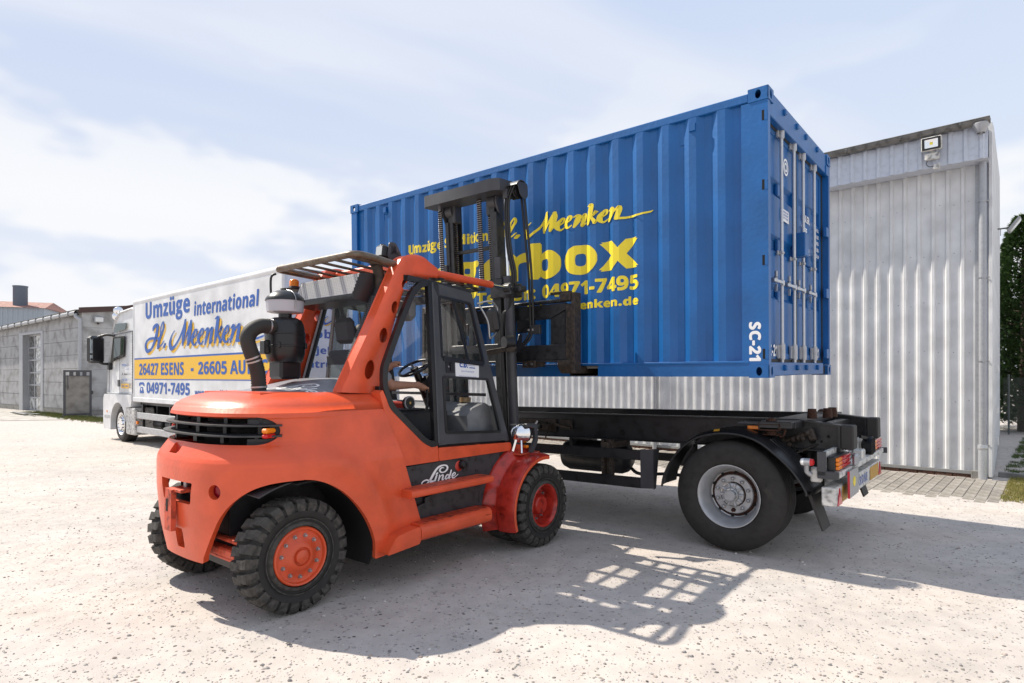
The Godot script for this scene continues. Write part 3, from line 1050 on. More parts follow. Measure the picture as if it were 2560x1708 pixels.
	b = MB.new()
	b.ext(pv([-26, -1.6, -8.0, -1.0, -4.0, -0.9, 1.0, -1.0, 2.1, -1.35, 0.8, -2.95, -9.0, -3.6, -26, -4.0]), 0.0, 0.10, Transform3D(Basis(Vector3.RIGHT, Vector3.FORWARD, Vector3.UP), V(0, -0.094, 0)))
	b.t = Transform3D()
	b.ext(pv([-26, 0.2, -4.6, 0.2, -4.6, -1.2, -26, -1.6]), 0.0, 0.098, Transform3D(Basis(Vector3.RIGHT, Vector3.FORWARD, Vector3.UP), V(0, -0.094, 0)))
	var ap := put("apron", b, M.apron, self)
	ap.transform = k
	ap.set_meta("kind", "structure")
	ap.set_meta("label", "smooth pale concrete apron in front of the workshop gate")
	var pl := thing("plank_pile", "grey planks lying on the ground by the workshop gate", "planks", k * V(-3.4, 0, 0.9), -0.6266)
	for i in 4:
		b = MB.new().box(V(0.1 * i, 0.03 + 0.03 * (i % 2), 0.12 * i), V(3.4 - 0.5 * i, 0.03, 0.12), 0.003, Basis(Vector3.UP, -0.06 * i + 0.1))
		put("plank", b, M.sill_timber, pl)

func factory() -> void:
	var d := 62.0
	var B := thing("factory_building", "distant grey metal factory with reddish roof and flue", "factory", V(-0.8 * d, 0, -d), 0.35)
	var b := MB.new()
	var p := trapez(-26.0, 1.55, 0.42, 0.26, 0.03, 0.06, -26.0)
	b.corr(p, 0.0, 8.75, 1.0)
	b.quad(V(1.55, 0, 0), V(1.55, 0, -9), V(1.55, 8.75, -9), V(1.55, 8.75, 0), V(1, 0, 0))
	put("wall", b, M.factory_sheet, B)
	b = MB.new()
	b.quad(V(-26, 8.72, 0.25), V(1.75, 8.72, 0.25), V(1.0, 9.75, -4.5), V(-26, 9.75, -4.5), V(0, 1, 0))
	b.quad(V(-26, 8.65, -9), V(1.75, 8.72, -9), V(1.0, 9.75, -4.5), V(-26, 9.75, -4.5), V(0, 1, 0))
	b.ft(V(1.75, 8.72, 0.25), V(1.75, 8.72, -9), V(1.0, 9.75, -4.5), V(1, 0, 0))
	var rf := put("roof", b, M.factory_roof, B)
	b = MB.new()
	b.t = axis(V(-1.0, 8.6, -1.6), Vector3.UP)
	b.lathe([Vector2(0, 0.62), Vector2(2.35, 0.62), Vector2(2.42, 0.66), Vector2(2.5, 0.66), Vector2(2.5, 0.0)], 20)
	put("flue", b, M.factory_flue, rf)
	b = MB.new().bb(-1.75, 4.2, 0.02, -0.35, 5.8, 0.08)
	put("window", b, M.factory_flue, B)
	b = MB.new()
	b.bb(1.55, 0, -6, 4.0, 6.4, -0.5)
	b.ext(pv([1.56, 6.4, 4.0, 6.4, 1.56, 7.3]), -6, -0.5)
	put("annex", b, M.factory_sheet, B)

# ---------------------------------------------------------------- plants and fence
func tree(called: String, label: String, at: Vector3, h: float, r: float, sd: int, n: int) -> void:
	var rg := RandomNumberGenerator.new()
	rg.seed = sd
	var t := thing(called, label, "tree", at, 0.0, "conifers behind the hall")
	var b := MB.new()
	b.tube([V(0, -0.1, 0), V(0.03, h * 0.4, 0.02), V(0, h * 0.85, 0)], [0.14, 0.09, 0.02], 7)
	for i in 26:
		var y := h * rg.randf_range(0.12, 0.85)
		var an := rg.randf() * TAU
		var l := r * (1.0 - y / h) * 0.9 + 0.15
		b.tube([V(0, y, 0), V(cos(an) * l, y + 0.25 * l, sin(an) * l)], [0.03, 0.008], 4)
	put("trunk", b, M.wood_bark, t)
	var f := FastNoiseLite.new()
	f.seed = sd; f.frequency = 1.1
	var c := MB.new()
	var m := 0
	while m < n:
		var y := pow(rg.randf(), 0.85)
		var an := rg.randf() * TAU
		var prof := r * pow(maxf(0.0, 1.0 - y), 0.62) * (0.45 + 0.55 * smoothstep(-0.02, 0.16, y)) + 0.05
		var q := V(cos(an), 0, sin(an))
		var lump := 1.0 + 0.42 * f.get_noise_3d(q.x * 1.5, y * h * 0.75, q.z * 1.5)
		var rr := prof * lump * (1.0 - 0.55 * pow(rg.randf(), 2.2))
		var p := q * rr + V(0, 0.25 + y * (h - 0.3), 0)
		if f.get_noise_3d(p.x * 2.2, p.y * 2.2, p.z * 2.2 + 30.0) < -0.30: continue
		m += 1
		var dir := (q * 0.9 + V(rg.randf_range(-0.4, 0.4), rg.randf_range(-0.1, 0.75), rg.randf_range(-0.4, 0.4))).normalized()
		var side := dir.cross(V(rg.randf_range(-1, 1), rg.randf_range(-1, 1), rg.randf_range(-1, 1))).normalized()
		var l := rg.randf_range(0.07, 0.17)
		var w := rg.randf_range(0.02, 0.045)
		var g := rg.randf_range(0.65, 1.2)
		c.col = Color(0.052 * g + 0.03 * maxf(0.0, g - 0.95), 0.105 * g, 0.026 * g)
		for e in [-0.45, 0.0, 0.45]:
			var d2 := dir.rotated(side.cross(dir).normalized(), e)
			c.ft(p - side * w, p + side * w, p + d2 * l, q + Vector3.UP * 0.5)
	var cr := put("crown", c, M.leaf, t, true)

func greenery() -> void:
	tree("conifer", "dense green conifer at the right edge behind the wire fence", V(15.75, 0, -18.75), 6.7, 1.25, 3, 11000)
	tree("conifer_001", "darker conifer half cut off by the right edge of the picture", V(16.75, 0, -18.9), 7.6, 1.3, 8, 9000)
	tree("conifer_002", "low conifer behind, close to the hall corner by the fence", V(16.1, 0, -20.4), 5.2, 1.3, 15, 7000)
	var rg := RandomNumberGenerator.new()
	rg.seed = 5
	# chain-link fence in front of the trees
	var F := thing("wire_fence", "chain link fence below the conifers beside the hall", "fence", V(14.35, 0, -17.75), -0.05)
	for x in [0.15, 2.35, 4.5]:
		var b := MB.new()
		b.tube([V(x, -0.2, 0), V(x, 1.75, 0)], 0.025, 8)
		put("post", b, M.wire, F)
	var wm := MB.new()
	var st := 0.07
	var i := 0
	while i * st < 4.4 + 1.6:
		var x := i * st
		var a0 := V(minf(x, 4.4), maxf(0.0, x - 4.4) + 0.05, 0.004)
		var a1 := V(maxf(0.0, x - 1.6), minf(x, 1.6) + 0.05, 0.004)
		wm.bar(a0, a1, 0.0045, 0.0045, Vector3.BACK)
		wm.bar(V(4.4 - a0.x, a0.y, -0.004), V(4.4 - a1.x, a1.y, -0.004), 0.0045, 0.0045, Vector3.BACK)
		i += 1
	put("wire_mesh", wm, M.wire, F).set_meta("kind", "stuff")
	# grass: dry tufts in the sun at the paving's end, dark turf in the hall's shade, a strip at the workshop
	var bl := MB.new()
	for k in 5:
		var an := TAU * k / 5.0 + 0.3
		var o := V(cos(an), 0, sin(an)) * 0.012
		var tip := V(cos(an + 0.6) * 0.03, 0.055 + 0.012 * (k % 3), sin(an + 0.6) * 0.03)
		bl.ft(o - V(0.003, 0, 0), o + V(0.003, 0, 0), tip, V(0, 0.3, 1))
		bl.ft(o - V(0, 0, 0.003), o + V(0, 0, 0.003), tip, V(1, 0.3, 0))
	var blade := bl.mesh(true)
	var kh := Transform3D(Basis(Vector3.UP, WALL_TURN), V(7.87, 0, -10.0))
	var kl := Transform3D(Basis(Vector3.UP, -0.6266), V(-18.4, 0, -26.0))
	var dry := []
	for k in 5200: dry.append(kh * V(0.25 + 2.6 * pow(rg.randf(), 1.1), 0, rg.randf_range(-0.2, 2.2) - 0.25 * rg.randf()))
	grass("dry_grass", "sunlit dry yellow grass at the end of the paving", dry, blade, Color(0.42, 0.34, 0.12), Color(0.24, 0.26, 0.06), rg, 0.75)
	var dark := []
	var f := FastNoiseLite.new()
	f.seed = 4; f.frequency = 1.4
	while dark.size() < 9000:
		var p := V(0.12 + 5.0 * rg.randf(), 0, -0.5 - 8.6 * rg.randf())
		if f.get_noise_2d(p.x, p.z) > -0.05: dark.append(kh * p)
	grass("grass", "patchy green grass in the shade beside the hall", dark, blade, Color(0.06, 0.12, 0.025), Color(0.12, 0.16, 0.04), rg, 0.8)
	var lw := []
	for k in 2600: lw.append(kl * V(rg.randf_range(-4.5, 5.5), 0, 0.25 + 0.9 * rg.randf() * rg.randf() + (0.3 if rg.randf() < 0.3 else 0.0)))
	grass("weed_strip", "green weeds along the foot of the workshop wall", lw, blade, Color(0.09, 0.15, 0.03), Color(0.25, 0.22, 0.08), rg, 1.5)
	for q in 2:
		var b := MB.new().bb(0, -0.05, -0.06, 1.0, 0.075, 0.06, 0.01)
		var kb := put("kerb_stone" if q == 0 else "kerb_stone_001", b, M.concrete_grey)
		kb.transform = kh * Transform3D(Basis(), V(0.08 + 1.01 * q, 0, -0.42))
		tag(kb, ["grey edging stone beside the hall's corner trim", "grey edging stone running out of the picture at right"][q], "kerb", "edging stones beside the hall")

func grass(called: String, label: String, at: Array, blade: Mesh, c0: Color, c1: Color, rg: RandomNumberGenerator, sc: float) -> void:
	var mm := MultiMesh.new()
	mm.transform_format = MultiMesh.TRANSFORM_3D
	mm.use_colors = true
	mm.mesh = blade
	mm.instance_count = at.size()
	for i in at.size():
		var s := sc * rg.randf_range(0.5, 1.3)
		mm.set_instance_transform(i, Transform3D(Basis(Vector3.UP, rg.randf() * TAU).scaled(Vector3(s * 1.4, s, s * 1.4)), at[i] + V(0, -0.012, 0)))
		mm.set_instance_color(i, c0.lerp(c1, rg.randf()) * rg.randf_range(0.7, 1.2))
	var o := MultiMeshInstance3D.new()
	o.name = called
	o.multimesh = mm
	o.material_override = M.leaf
	o.set_meta("kind", "stuff")
	o.set_meta("label", label)
	o.set_meta("category", "grass")
	add_child(o)

# ---------------------------------------------------------------- lettering
const SCRIPT_H := [[2280,2760,19,2357,2841,75,2560,2877,75,2560,2755,71,2484,2609,75,2332,2446,60,2177,2337,48,1940,2287,86,1817,2367,58,1833,2483,48,1993,2563,48,2229,2582,57,2610,2567,52],
[2759,2597,22,2759,2764,26,2857,2888,29,2940,2929,29,2954,2809,37,2833,2668,52,2685,2526,71,2610,2362,56,2610,2334,26,2857,2427,29,2978,2496,18],
[3036,2421,47,2969,2350,48]]
const SCRIPT_M := [[3588,2695,18,3427,2587,29,3334,2429,65,3404,2309,90,3588,2348,53,3813,2482,39,4033,2664,45,4206,2906,31],
[4185,2899,35,4163,2762,59,4120,2643,73,4055,2472,49,4033,2351,21],
[4077,2402,21,4206,2518,28,4376,2716,38,4501,2871,27],
[4489,2860,37,4481,2744,61,4418,2577,75,4355,2443,58,4334,2341,24,4481,2472,17],
[4605,2484,27,4748,2545,30,4796,2635,33,4715,2656,44,4576,2536,58,4551,2419,58,4658,2347,40,4796,2401,20],
[4928,2496,27,5066,2556,30,5113,2636,33,5035,2657,43,4900,2539,57,4876,2423,57,4980,2353,40,5113,2406,20],
[5203,2615,23,5299,2659,39,5337,2625,55,5280,2489,59,5191,2337,26],
[5280,2489,23,5413,2597,29,5525,2664,39,5525,2591,58,5469,2465,58,5432,2353,42,5563,2413,16],
[5692,2830,26,5801,2855,54,5783,2737,64,5728,2565,67,5655,2353,32],
[5728,2486,22,5873,2574,35,5970,2664,47,5909,2596,25,5783,2515,25],
[5783,2523,38,5891,2415,51,5909,2344,32,5998,2435,16],
[6087,2485,25,6243,2548,28,6271,2640,34,6202,2651,43,6076,2533,56,6058,2409,56,6167,2350,40,6319,2413,18],
[6380,2603,22,6465,2660,40,6498,2620,55,6448,2500,58,6346,2335,25],
[6465,2499,21,6598,2599,30,6713,2668,36,6713,2593,57,6664,2460,60,6631,2363,58],
[6631,2358,51,6907,2359,45,7283,2359,38,7613,2396,31,7700,2420,11]]
const SCRIPT_L := [[1389,870,4,1372,876,9,1348,871,16,1337,855,19,1352,838,13,1383,834,11,1414,844,16,1432,865,20,1423,885,16,1392,895,13,1352,894,16,1313,881,19,1283,857,23,1253,823,26,1232,798,23,1211,779,15,1186,761,12,1153,753,12,1128,760,12,1126,775,12,1149,787,12,1182,791,12,1211,779,19,1240,769,22,1262,772,12,1279,784,5],
[1309,836,16,1294,829,16],
[1302,817,13,1294,809,18,1283,788,19,1275,771,12,1291,775,4],
[1330,817,9,1333,807,16,1326,786,18,1315,765,13],
[1326,786,6,1352,808,9,1372,811,13,1374,799,18,1365,778,18,1370,767,13,1392,780,4],
[1443,803,13,1423,805,13,1405,788,16,1409,770,13,1432,778,10,1454,801,10],
[1474,839,16,1463,810,19,1450,783,19,1447,770,13,1468,777,4],
[1490,790,10,1518,793,10,1527,808,11,1509,814,13,1488,797,18,1490,774,16,1513,771,11,1541,784,8,1561,794,8]]

var glyphs := {}
func text_tris(s: String, bold: bool, serif := false) -> PackedVector2Array:
	var key := s + str(bold) + str(serif)
	if glyphs.has(key): return glyphs[key]
	var f := SystemFont.new()
	f.font_names = PackedStringArray(["Droid Serif" if serif else "Droid Sans"])
	f.font_weight = 700 if bold else 400
	var t := TextMesh.new()
	t.text = s
	t.font = f
	t.font_size = 64
	t.pixel_size = 0.01
	t.curve_step = 1.0
	t.depth = 0.0
	var a := t.get_mesh_arrays()
	var v: PackedVector3Array = a[Mesh.ARRAY_VERTEX]
	var ix: PackedInt32Array = a[Mesh.ARRAY_INDEX]
	var lo := Vector2(1e9, 1e9)
	var hi := -lo
	for p in v:
		lo = lo.min(Vector2(p.x, p.y)); hi = hi.max(Vector2(p.x, p.y))
	var o := PackedVector2Array()
	for i in ix: o.append((Vector2(v[i].x, v[i].y) - lo) / (hi - lo))
	glyphs[key] = o
	return o

# lays flat print given as triangles in the local xy plane of k; with breaks it is folded over a bent sheet
func lay(b: MB, tris: PackedVector2Array, k: Transform3D, z: float, prof = null) -> void:
	for i in range(0, tris.size(), 3):
		var pl := PackedVector2Array([tris[i], tris[i + 1], tris[i + 2]])
		if prof == null:
			b.ft(k * V(pl[0].x, pl[0].y, z), k * V(pl[1].x, pl[1].y, z), k * V(pl[2].x, pl[2].y, z), k.basis.z)
			continue
		var lo := minf(pl[0].x, minf(pl[1].x, pl[2].x))
		var hi := maxf(pl[0].x, maxf(pl[1].x, pl[2].x))
		for j in prof.size() - 1:
			var a: Vector2 = prof[j]
			var c: Vector2 = prof[j + 1]
			if c.x <= lo or a.x >= hi: continue
			var q := clipx(clipx(pl, a.x, 1.0), c.x, -1.0)
			var w := []
			for p in q: w.append(k * V(p.x, p.y, lerpf(a.y, c.y, clampf((p.x - a.x) / maxf(c.x - a.x, 1e-6), 0.0, 1.0)) + z))
			for e in range(1, w.size() - 1): b.ft(w[0], w[e], w[e + 1], k.basis.z)
func clipx(p: PackedVector2Array, x: float, sg: float) -> PackedVector2Array:
	var o := PackedVector2Array()
	for i in p.size():
		var a := p[i]
		var c := p[(i + 1) % p.size()]
		var ka := (a.x - x) * sg
		var kc := (c.x - x) * sg
		if ka >= 0.0: o.append(a)
		if (ka >= 0.0) != (kc >= 0.0): o.append(a.lerp(c, ka / (ka - kc)))
	return o
func print_text(called: String, s: String, r: Array, k: Transform3D, z: float, m: Material, parent: Node, bold := true, fat := 0.0, prof = null, slant := 0.0) -> MeshInstance3D:
	var n := text_tris(s, bold)
	var b := MB.new()
	var offs := [Vector2.ZERO]
	if fat > 0.0: offs = [Vector2(-fat, 0), Vector2(fat, 0), Vector2(0, fat), Vector2(0, -fat)]
	for q in offs.size():
		var t := PackedVector2Array()
		for p in n:
			var y := lerpf(r[1], r[3], p.y)
			t.append(Vector2(lerpf(r[0], r[2], p.x) + slant * (y - r[1]), y) + offs[q])
		lay(b, t, k, z + 0.0003 * q, prof)
	return put(called, b, m, parent)
# brush strokes: flat triples of x, y, width in millimetres
func brush(st: Array, fx: Callable, ws: float, ax := 1.0) -> Array:
	var o := []
	for s in st:
		var pts := []
		var wd := []
		for i in range(0, s.size(), 3):
			pts.append(fx.call(Vector2(s[i], s[i + 1]) * 0.001)); wd.append(s[i + 2] * 0.001 * ws)
		var sp := spline(pts, 5)
		var sw := spline(wd, 5)
		var t := PackedVector2Array()
		var L := []
		var Rr := []
		for i in sp.size():
			var d: Vector2 = (sp[mini(i + 1, sp.size() - 1)] - sp[maxi(i - 1, 0)]).normalized()
			var nn := Vector2(-d.y * ax, d.x) * maxf(0.002, sw[i]) * 0.5
			L.append(sp[i] + nn); Rr.append(sp[i] - nn)
		for i in sp.size() - 1:
			for p in [L[i], L[i + 1], Rr[i + 1], L[i], Rr[i + 1], Rr[i]]: t.append(p)
		for e in [0, sp.size() - 1]:
			var rr: float = maxf(0.002, sw[e]) * 0.5
			for q in 8:
				t.append(sp[e]); t.append(sp[e] + Vector2.from_angle(TAU * q / 8.0) * rr * Vector2(ax, 1.0)); t.append(sp[e] + Vector2.from_angle(TAU * (q + 1) / 8.0) * rr * Vector2(ax, 1.0))
		o.append(t)
	return o
func print_brush(called: String, st: Array, fx: Callable, ws: float, k: Transform3D, z: float, m: Material, parent: Node, prof = null, ax := 2.1) -> MeshInstance3D:
	var b := MB.new()
	var q := 0
	for t in brush(st, fx, ws, ax):
		# the strip and its round ends lie a hair apart, so that no two faces share a plane
		for part in [t.slice(0, t.size() - 48), t.slice(t.size() - 48)]:
			lay(b, part, k, z + 0.00035 * q, prof); q += 1
	return put(called, b, m, parent)

# ---------------------------------------------------------------- wheels
# a road tyre round the local z axis, outer side at z = 0, going back to -w
func road_tyre(r: float, rim: float, w: float, grooves := true) -> MB:
	var b := MB.new()
	var p := []
	p.append(Vector2(-0.03, rim - 0.012))
	for e in [[-0.006, rim], [0.012, rim + 0.02], [0.020, rim + 0.07], [0.022, rim + (r - rim) * 0.45], [0.012, rim + (r - rim) * 0.72], [0.002, r - 0.045], [-0.012, r - 0.018], [-0.028, r - 0.004]]: p.append(Vector2(e[0], e[1]))
	var gx := -0.045
	var n := 5
	for i in n:
		var a := -0.035 - (w - 0.07) * i / n
		var c := -0.035 - (w - 0.07) * (i + 1) / n
		p.append(Vector2(a, r))
		p.append(Vector2(c + 0.012, r))
		if i < n - 1:
			p.append(Vector2(c + 0.010, r - 0.012)); p.append(Vector2(c + 0.002, r - 0.012))
	for e in [[-w + 0.02, r - 0.01], [-w, r - 0.05], [-w - 0.01, rim + (r - rim) * 0.5], [-w, rim]]: p.append(Vector2(e[0], e[1]))
	p.reverse()
	b.lathe(p, 72)
	return b
# an industrial tyre with staggered lugs
func lug_tyre(r: float, rim: float, w: float, lugs: int, turn := 0.0) -> Array:
	var b := MB.new()
	var p := []
	for e in [[-w, rim], [-w + 0.004, rim + 0.05], [-w + 0.002, r - 0.08], [-w + 0.012, r - 0.034], [-0.012, r - 0.034], [0.0, r - 0.075], [-0.006, r - 0.083], [0.004, r - 0.10], [0.006, rim + (r - rim) * 0.55], [0.0, rim + 0.065], [-0.012, rim + 0.055], [-0.006, rim + 0.045], [-0.012, rim + 0.02], [-0.020, rim]]: p.append(Vector2(e[0], e[1]))
	b.lathe(p, 64)
	var l := MB.new()
	var st := TAU / lugs
	for side in 2:
		for i in lugs:
			var a := turn + st * (i + 0.5 * side)
			var hw := st * 0.36
			# block: wide at the shoulder, wrapping down the side wall, narrowing to the middle of the tread
			var zo := 0.004 if side == 0 else -w - 0.004
			var zi := -w * 0.5 + (0.012 if side == 0 else -0.012) * -1.0
			var sg := 1.0 if side == 0 else -1.0
			var f := func(an: float, rr: float, z: float) -> Vector3: return Vector3(cos(an) * rr, sin(an) * rr, z)
			var sk := st * 0.16 * sg
			var q := [[a - hw, a + hw, r - 0.088, zo], [a - hw, a + hw, r - 0.030, zo], [a - hw * 0.92, a + hw * 0.92, r - 0.004, zo - sg * 0.022], [a - hw * 0.85 + sk * 0.5, a + hw * 0.85 + sk * 0.5, r, zo - sg * 0.05], [a - hw * 0.72 + sk, a + hw * 0.72 + sk, r, zi]]
			var T := []
			var B := []
			for e in q:
				T.append([f.call(e[0], e[2], e[3]), f.call(e[1], e[2], e[3])])
				var rb: float = minf(e[2] - 0.001, r - 0.040) if e[2] > r - 0.05 else e[2] - 0.02
				B.append([f.call(e[0], rb, e[3] - sg * 0.02), f.call(e[1], rb, e[3] - sg * 0.02)])
			var mid: Vector3 = f.call(a, r - 0.03, -w * 0.5)
			for k in 4:
				var ce: Vector3 = (T[k][0] + T[k][1] + T[k + 1][0] + T[k + 1][1]) * 0.25 - f.call(a, r - 0.10, lerpf(zo, zi, 0.5))
				l.quad(T[k][0], T[k][1], T[k + 1][1], T[k + 1][0], ce)
				for s in 2:
					var hn: Vector3 = (T[k][s] - T[k][1 - s])
					l.quad(T[k][s], T[k + 1][s], B[k + 1][s], B[k][s], hn)
			l.quad(T[4][0], T[4][1], B[4][1], B[4][0], V(0, 0, -sg))
	return [b, l]
func nut(b: MB, at: Vector3, r: float, h: float, sides := 6) -> void:
	var k := b.t
	b.t = k * Transform3D(Basis(), at)
	b.lathe([Vector2(0, r * 1.35), Vector2(0.004, r * 1.35), Vector2(0.004, r), Vector2(h * 0.8, r), Vector2(h, r * 0.75), Vector2(h, 0)], sides)
	b.t = k

# ---------------------------------------------------------------- the moving van
func truck() -> void:
	var T := thing("moving_van", "white moving van with blue lettering and yellow band, behind the forklift", "van", V(-10.17, 0, -15.8), -0.7156)
	var id := Transform3D()
	var zp := 0.0
	# box body
	var b := MB.new()
	b.bb(0.99, 1.14, -2.5, 8.28, 3.52, -0.004, 0.0)
	put("box_body", b, M.white_box, T)
	b = MB.new()
	b.bb(0.93, 1.06, -0.06, 8.34, 1.17, 0.012, 0.01)
	b.bb(0.93, 1.06, -2.52, 8.34, 1.17, -2.44, 0.01)
	put("lower_rail", b, M.white_box, T)
	b = MB.new()
	b.tube([V(0.98, 3.525, -0.055), V(8.28, 3.525, -0.055)], 0.068, 14)
	b.tube([V(0.98, 3.525, -2.445), V(8.28, 3.525, -2.445)], 0.068, 14)
	b.bb(0.98, 3.53, -2.445, 8.28, 3.585, -0.055)
	put("roof_edge", b, M.white_box, T)
	b = MB.new()
	for x in [0.945, 8.255]:
		for z in [-0.05, -2.45]: b.box(V(x + 0.02, 2.33, z), V(0.09, 2.50, 0.115), 0.03)
	put("corner_post", b, M.white_paint, T)
	b = MB.new()
	for z in [-0.04, -2.46]: b.box(V(8.28, 3.55, z), V(0.09, 0.09, 0.09), 0.01)
	put("corner_cap", b, M.silver_paint, T)
	# rear doors with their lock rods
	for i in 2:
		b = MB.new().bb(8.28, 1.18, -1.24 - 1.19 * i + 0.01, 8.318, 3.47, -0.07 - 1.18 * i, 0.006)
		var d := put("rear_door", b, M.white_box, T)
		b = MB.new()
		for z in [-0.95, -1.12]:
			b.tube([V(8.34, 1.1, z - 0.32 * i), V(8.34, 3.52, z - 0.32 * i)], 0.014, 6)
		put("lock_rod", b, M.steel, d)
	# print on the long side
	b = MB.new().bb(1.02, 1.628, -0.004, 8.24, 2.098, -0.0015)
	put("yellow_band", b, M.truck_yellow, T)
	b = MB.new().bb(1.02, 2.100, -0.004, 8.24, 2.136, -0.0012)
	b.bb(1.02, 1.606, -0.004, 8.24, 1.626, -0.0012)
	put("blue_line", b, M.truck_blue, T)
	print_text("lettering", "Umzüge", [1.80, 2.94, 4.40, 3.46], id, 0.0, M.truck_blue, T, true, 0.010)
	print_text("lettering", "international", [4.62, 2.955, 7.42, 3.255], id, 0.0, M.truck_blue, T, true, 0.006, null, 0.12)
	var far := func(p: Vector2) -> Vector2: return p + Vector2(0.085, -0.055)
	var same := func(p: Vector2) -> Vector2: return p
	print_brush("script_shadow", SCRIPT_H + SCRIPT_M, far, 1.0, id, -0.002, M.truck_yellow, T)
	print_brush("script", SCRIPT_H + SCRIPT_M, same, 1.06, id, 0.006, M.truck_blue, T)
	print_text("lettering", "26427 ESENS", [1.36, 1.72, 4.08, 1.995], id, 0.001, M.truck_blue, T, true, 0.006)
	b = MB.new().bb(4.46, 1.80, 0.0, 4.60, 1.86, 0.002)
	put("dash", b, M.truck_blue, T)
	print_text("lettering", "26605 AURICH", [4.84, 1.73, 8.12, 1.985], id, 0.001, M.truck_blue, T, true, 0.006)
	print_text("lettering", "04971-7495", [1.86, 1.285, 4.40, 1.545], id, 0.0, M.truck_blue, T, true, 0.006)
	print_text("lettering", "www.spedition-meenken.de", [4.66, 1.245, 8.12, 1.42], id, 0.0, M.truck_blue, T, true, 0.003)
	b = MB.new()
	b.ext(pv([1.40, 1.28, 1.66, 1.28, 1.66, 1.34, 1.60, 1.43, 1.46, 1.43, 1.40, 1.34]), -0.002, 0.001)
	b.ext(pv([1.35, 1.455, 1.41, 1.455, 1.45, 1.49, 1.62, 1.49, 1.65, 1.455, 1.71, 1.455, 1.71, 1.51, 1.65, 1.545, 1.42, 1.545, 1.35, 1.51]), -0.002, 0.0012)
	put("phone_symbol", b, M.truck_blue, T)
	b = MB.new().ext(oval(1.53, 1.375, 0.045, 0.035, 14), 0.0, 0.003)
	put("dial", b, M.white_box, T)
	# print on the rear doors
	var kr := Transform3D(Basis(V(0, 0, -1), V(0, 1, 0), V(1, 0, 0)), V(8.3195, 0, 0))
	print_text("lettering", "Umzüge", [0.13, 2.90, 1.20, 3.20], kr, 0.0, M.truck_blue, T, true, 0.005)
	var rs := func(p: Vector2) -> Vector2: return Vector2((p.x - 1.72) * 0.36 + 0.18, (p.y - 2.33) * 0.36 + 2.64)
	var rs2 := func(p: Vector2) -> Vector2: return Vector2((p.x - 1.72) * 0.36 + 0.205, (p.y - 2.33) * 0.36 + 2.62)
	print_brush("script_shadow", SCRIPT_H + SCRIPT_M, rs2, 0.4, kr, 0.0, M.truck_yellow, T)
	print_brush("script", SCRIPT_H + SCRIPT_M, rs, 0.42, kr, 0.007, M.truck_blue, T)
	for e in [["Möbellifte", 2.37, 2.53, 0.36, 1.75], ["Objektumzüge", 2.05, 2.22, 0.30, 2.0], ["Entrümpelung", 1.80, 1.97, 0.32, 2.0]]:
		print_text("lettering", e[0], [e[3], e[1], e[4], e[2]], kr, 0.0, M.truck_blue, T, true, 0.003)
	# chassis
	b = MB.new()
	for z in [-0.75, -1.75]: b.bb(-0.5, 0.72, z - 0.04, 8.1, 1.0, z + 0.04)
	b.bb(1.0, 0.98, -2.4, 8.2, 1.06, -0.15)
	for x in [1.6, 2.9, 4.2, 5.6, 7.0]: b.bb(x, 0.62, -2.3, x + 0.08, 1.0, -0.3)
	put("chassis_rail", b, M.frame_black, T)
	for e in [[1.5, 0.42], [2.3, 0.42], [3.0, 0.36]]:
		b = MB.new()
		b.t = axis(V(e[0], 0.52, -0.42), Vector3.RIGHT)
		b.lathe([Vector2(0, 0), Vector2(0, 0.15), Vector2(0.03, 0.18), Vector2(0.55, 0.18), Vector2(0.58, 0.15), Vector2(0.58, 0)], 18)
		put("air_tank", b, M.frame_black, T)
	b = MB.new()
	b.bb(1.12, 0.645, -0.06, 7.9, 0.80, -0.02, 0.01)
	b.bb(1.12, 0.30, -0.06, 7.9, 0.455, -0.02, 0.01)
	put("side_guard", b, M.silver_paint, T)
	b = MB.new()
	for x in [1.35, 3.1, 4.6, 6.2]: b.bb(x, 0.30, -0.12, x + 0.06, 1.0, -0.062)
	put("guard_post", b, M.frame_black, T)
	b = MB.new().bb(1.10, 0.50, -0.05, 1.19, 0.58, -0.005, 0.01)
	put("side_marker", b, M.amber, T)
	# cab: shell from its side profile, rounded to the front
	var prof := rounded(pv([-1.30, 1.20, -1.26, 1.32, -1.16, 1.97, -0.92, 2.76, -0.62, 3.20, -0.28, 3.40, 0.70, 3.45, 0.90, 3.42, 0.90, 1.22]), 0.10, 4)
	b = MB.new()
	b.ext(prof, -2.40, -0.07)
	b.ext(inset(prof, 0.05), -2.45, -0.02)
	for i in prof.size():
		var j := (i + 1) % prof.size()
		var pi := inset(prof, 0.05)
		for s in [[-0.07, -0.02], [-2.40, -2.45]]:
			b.quad(V(prof[i].x, prof[i].y, s[0]), V(prof[j].x, prof[j].y, s[0]), V(pi[j].x, pi[j].y, s[1]), V(pi[i].x, pi[i].y, s[1]), V(prof[i].x, prof[i].y - 2.3, s[1] * 3.0 + 3.6))
	var cab := put("cab", b, M.white_paint, T)
	b = MB.new().ext(rounded(pv([-0.90, 2.03, -0.60, 2.10, 0.17, 2.20, 0.23, 2.73, -0.66, 2.735]), 0.04, 3), -0.03, -0.012)
	var win := put("side_window", b, M.hollow, T)
	b = MB.new().ext(rounded(pv([-0.62, 2.16, -0.10, 2.24, -0.06, 2.69, -0.56, 2.69]), 0.03, 3), -0.013, -0.0095)
	put("window_pane", b, mat("truck_pane", lin(0.20, 0.23, 0.24), 0.08), win)
	b = MB.new().ext(rounded(pv([-0.02, 2.25, 0.13, 2.27, 0.18, 2.69, 0.02, 2.69]), 0.02, 3), -0.013, -0.0095)
	put("window_pane", b, mat("truck_pane_dark", lin(0.03, 0.05, 0.035), 0.08), win)
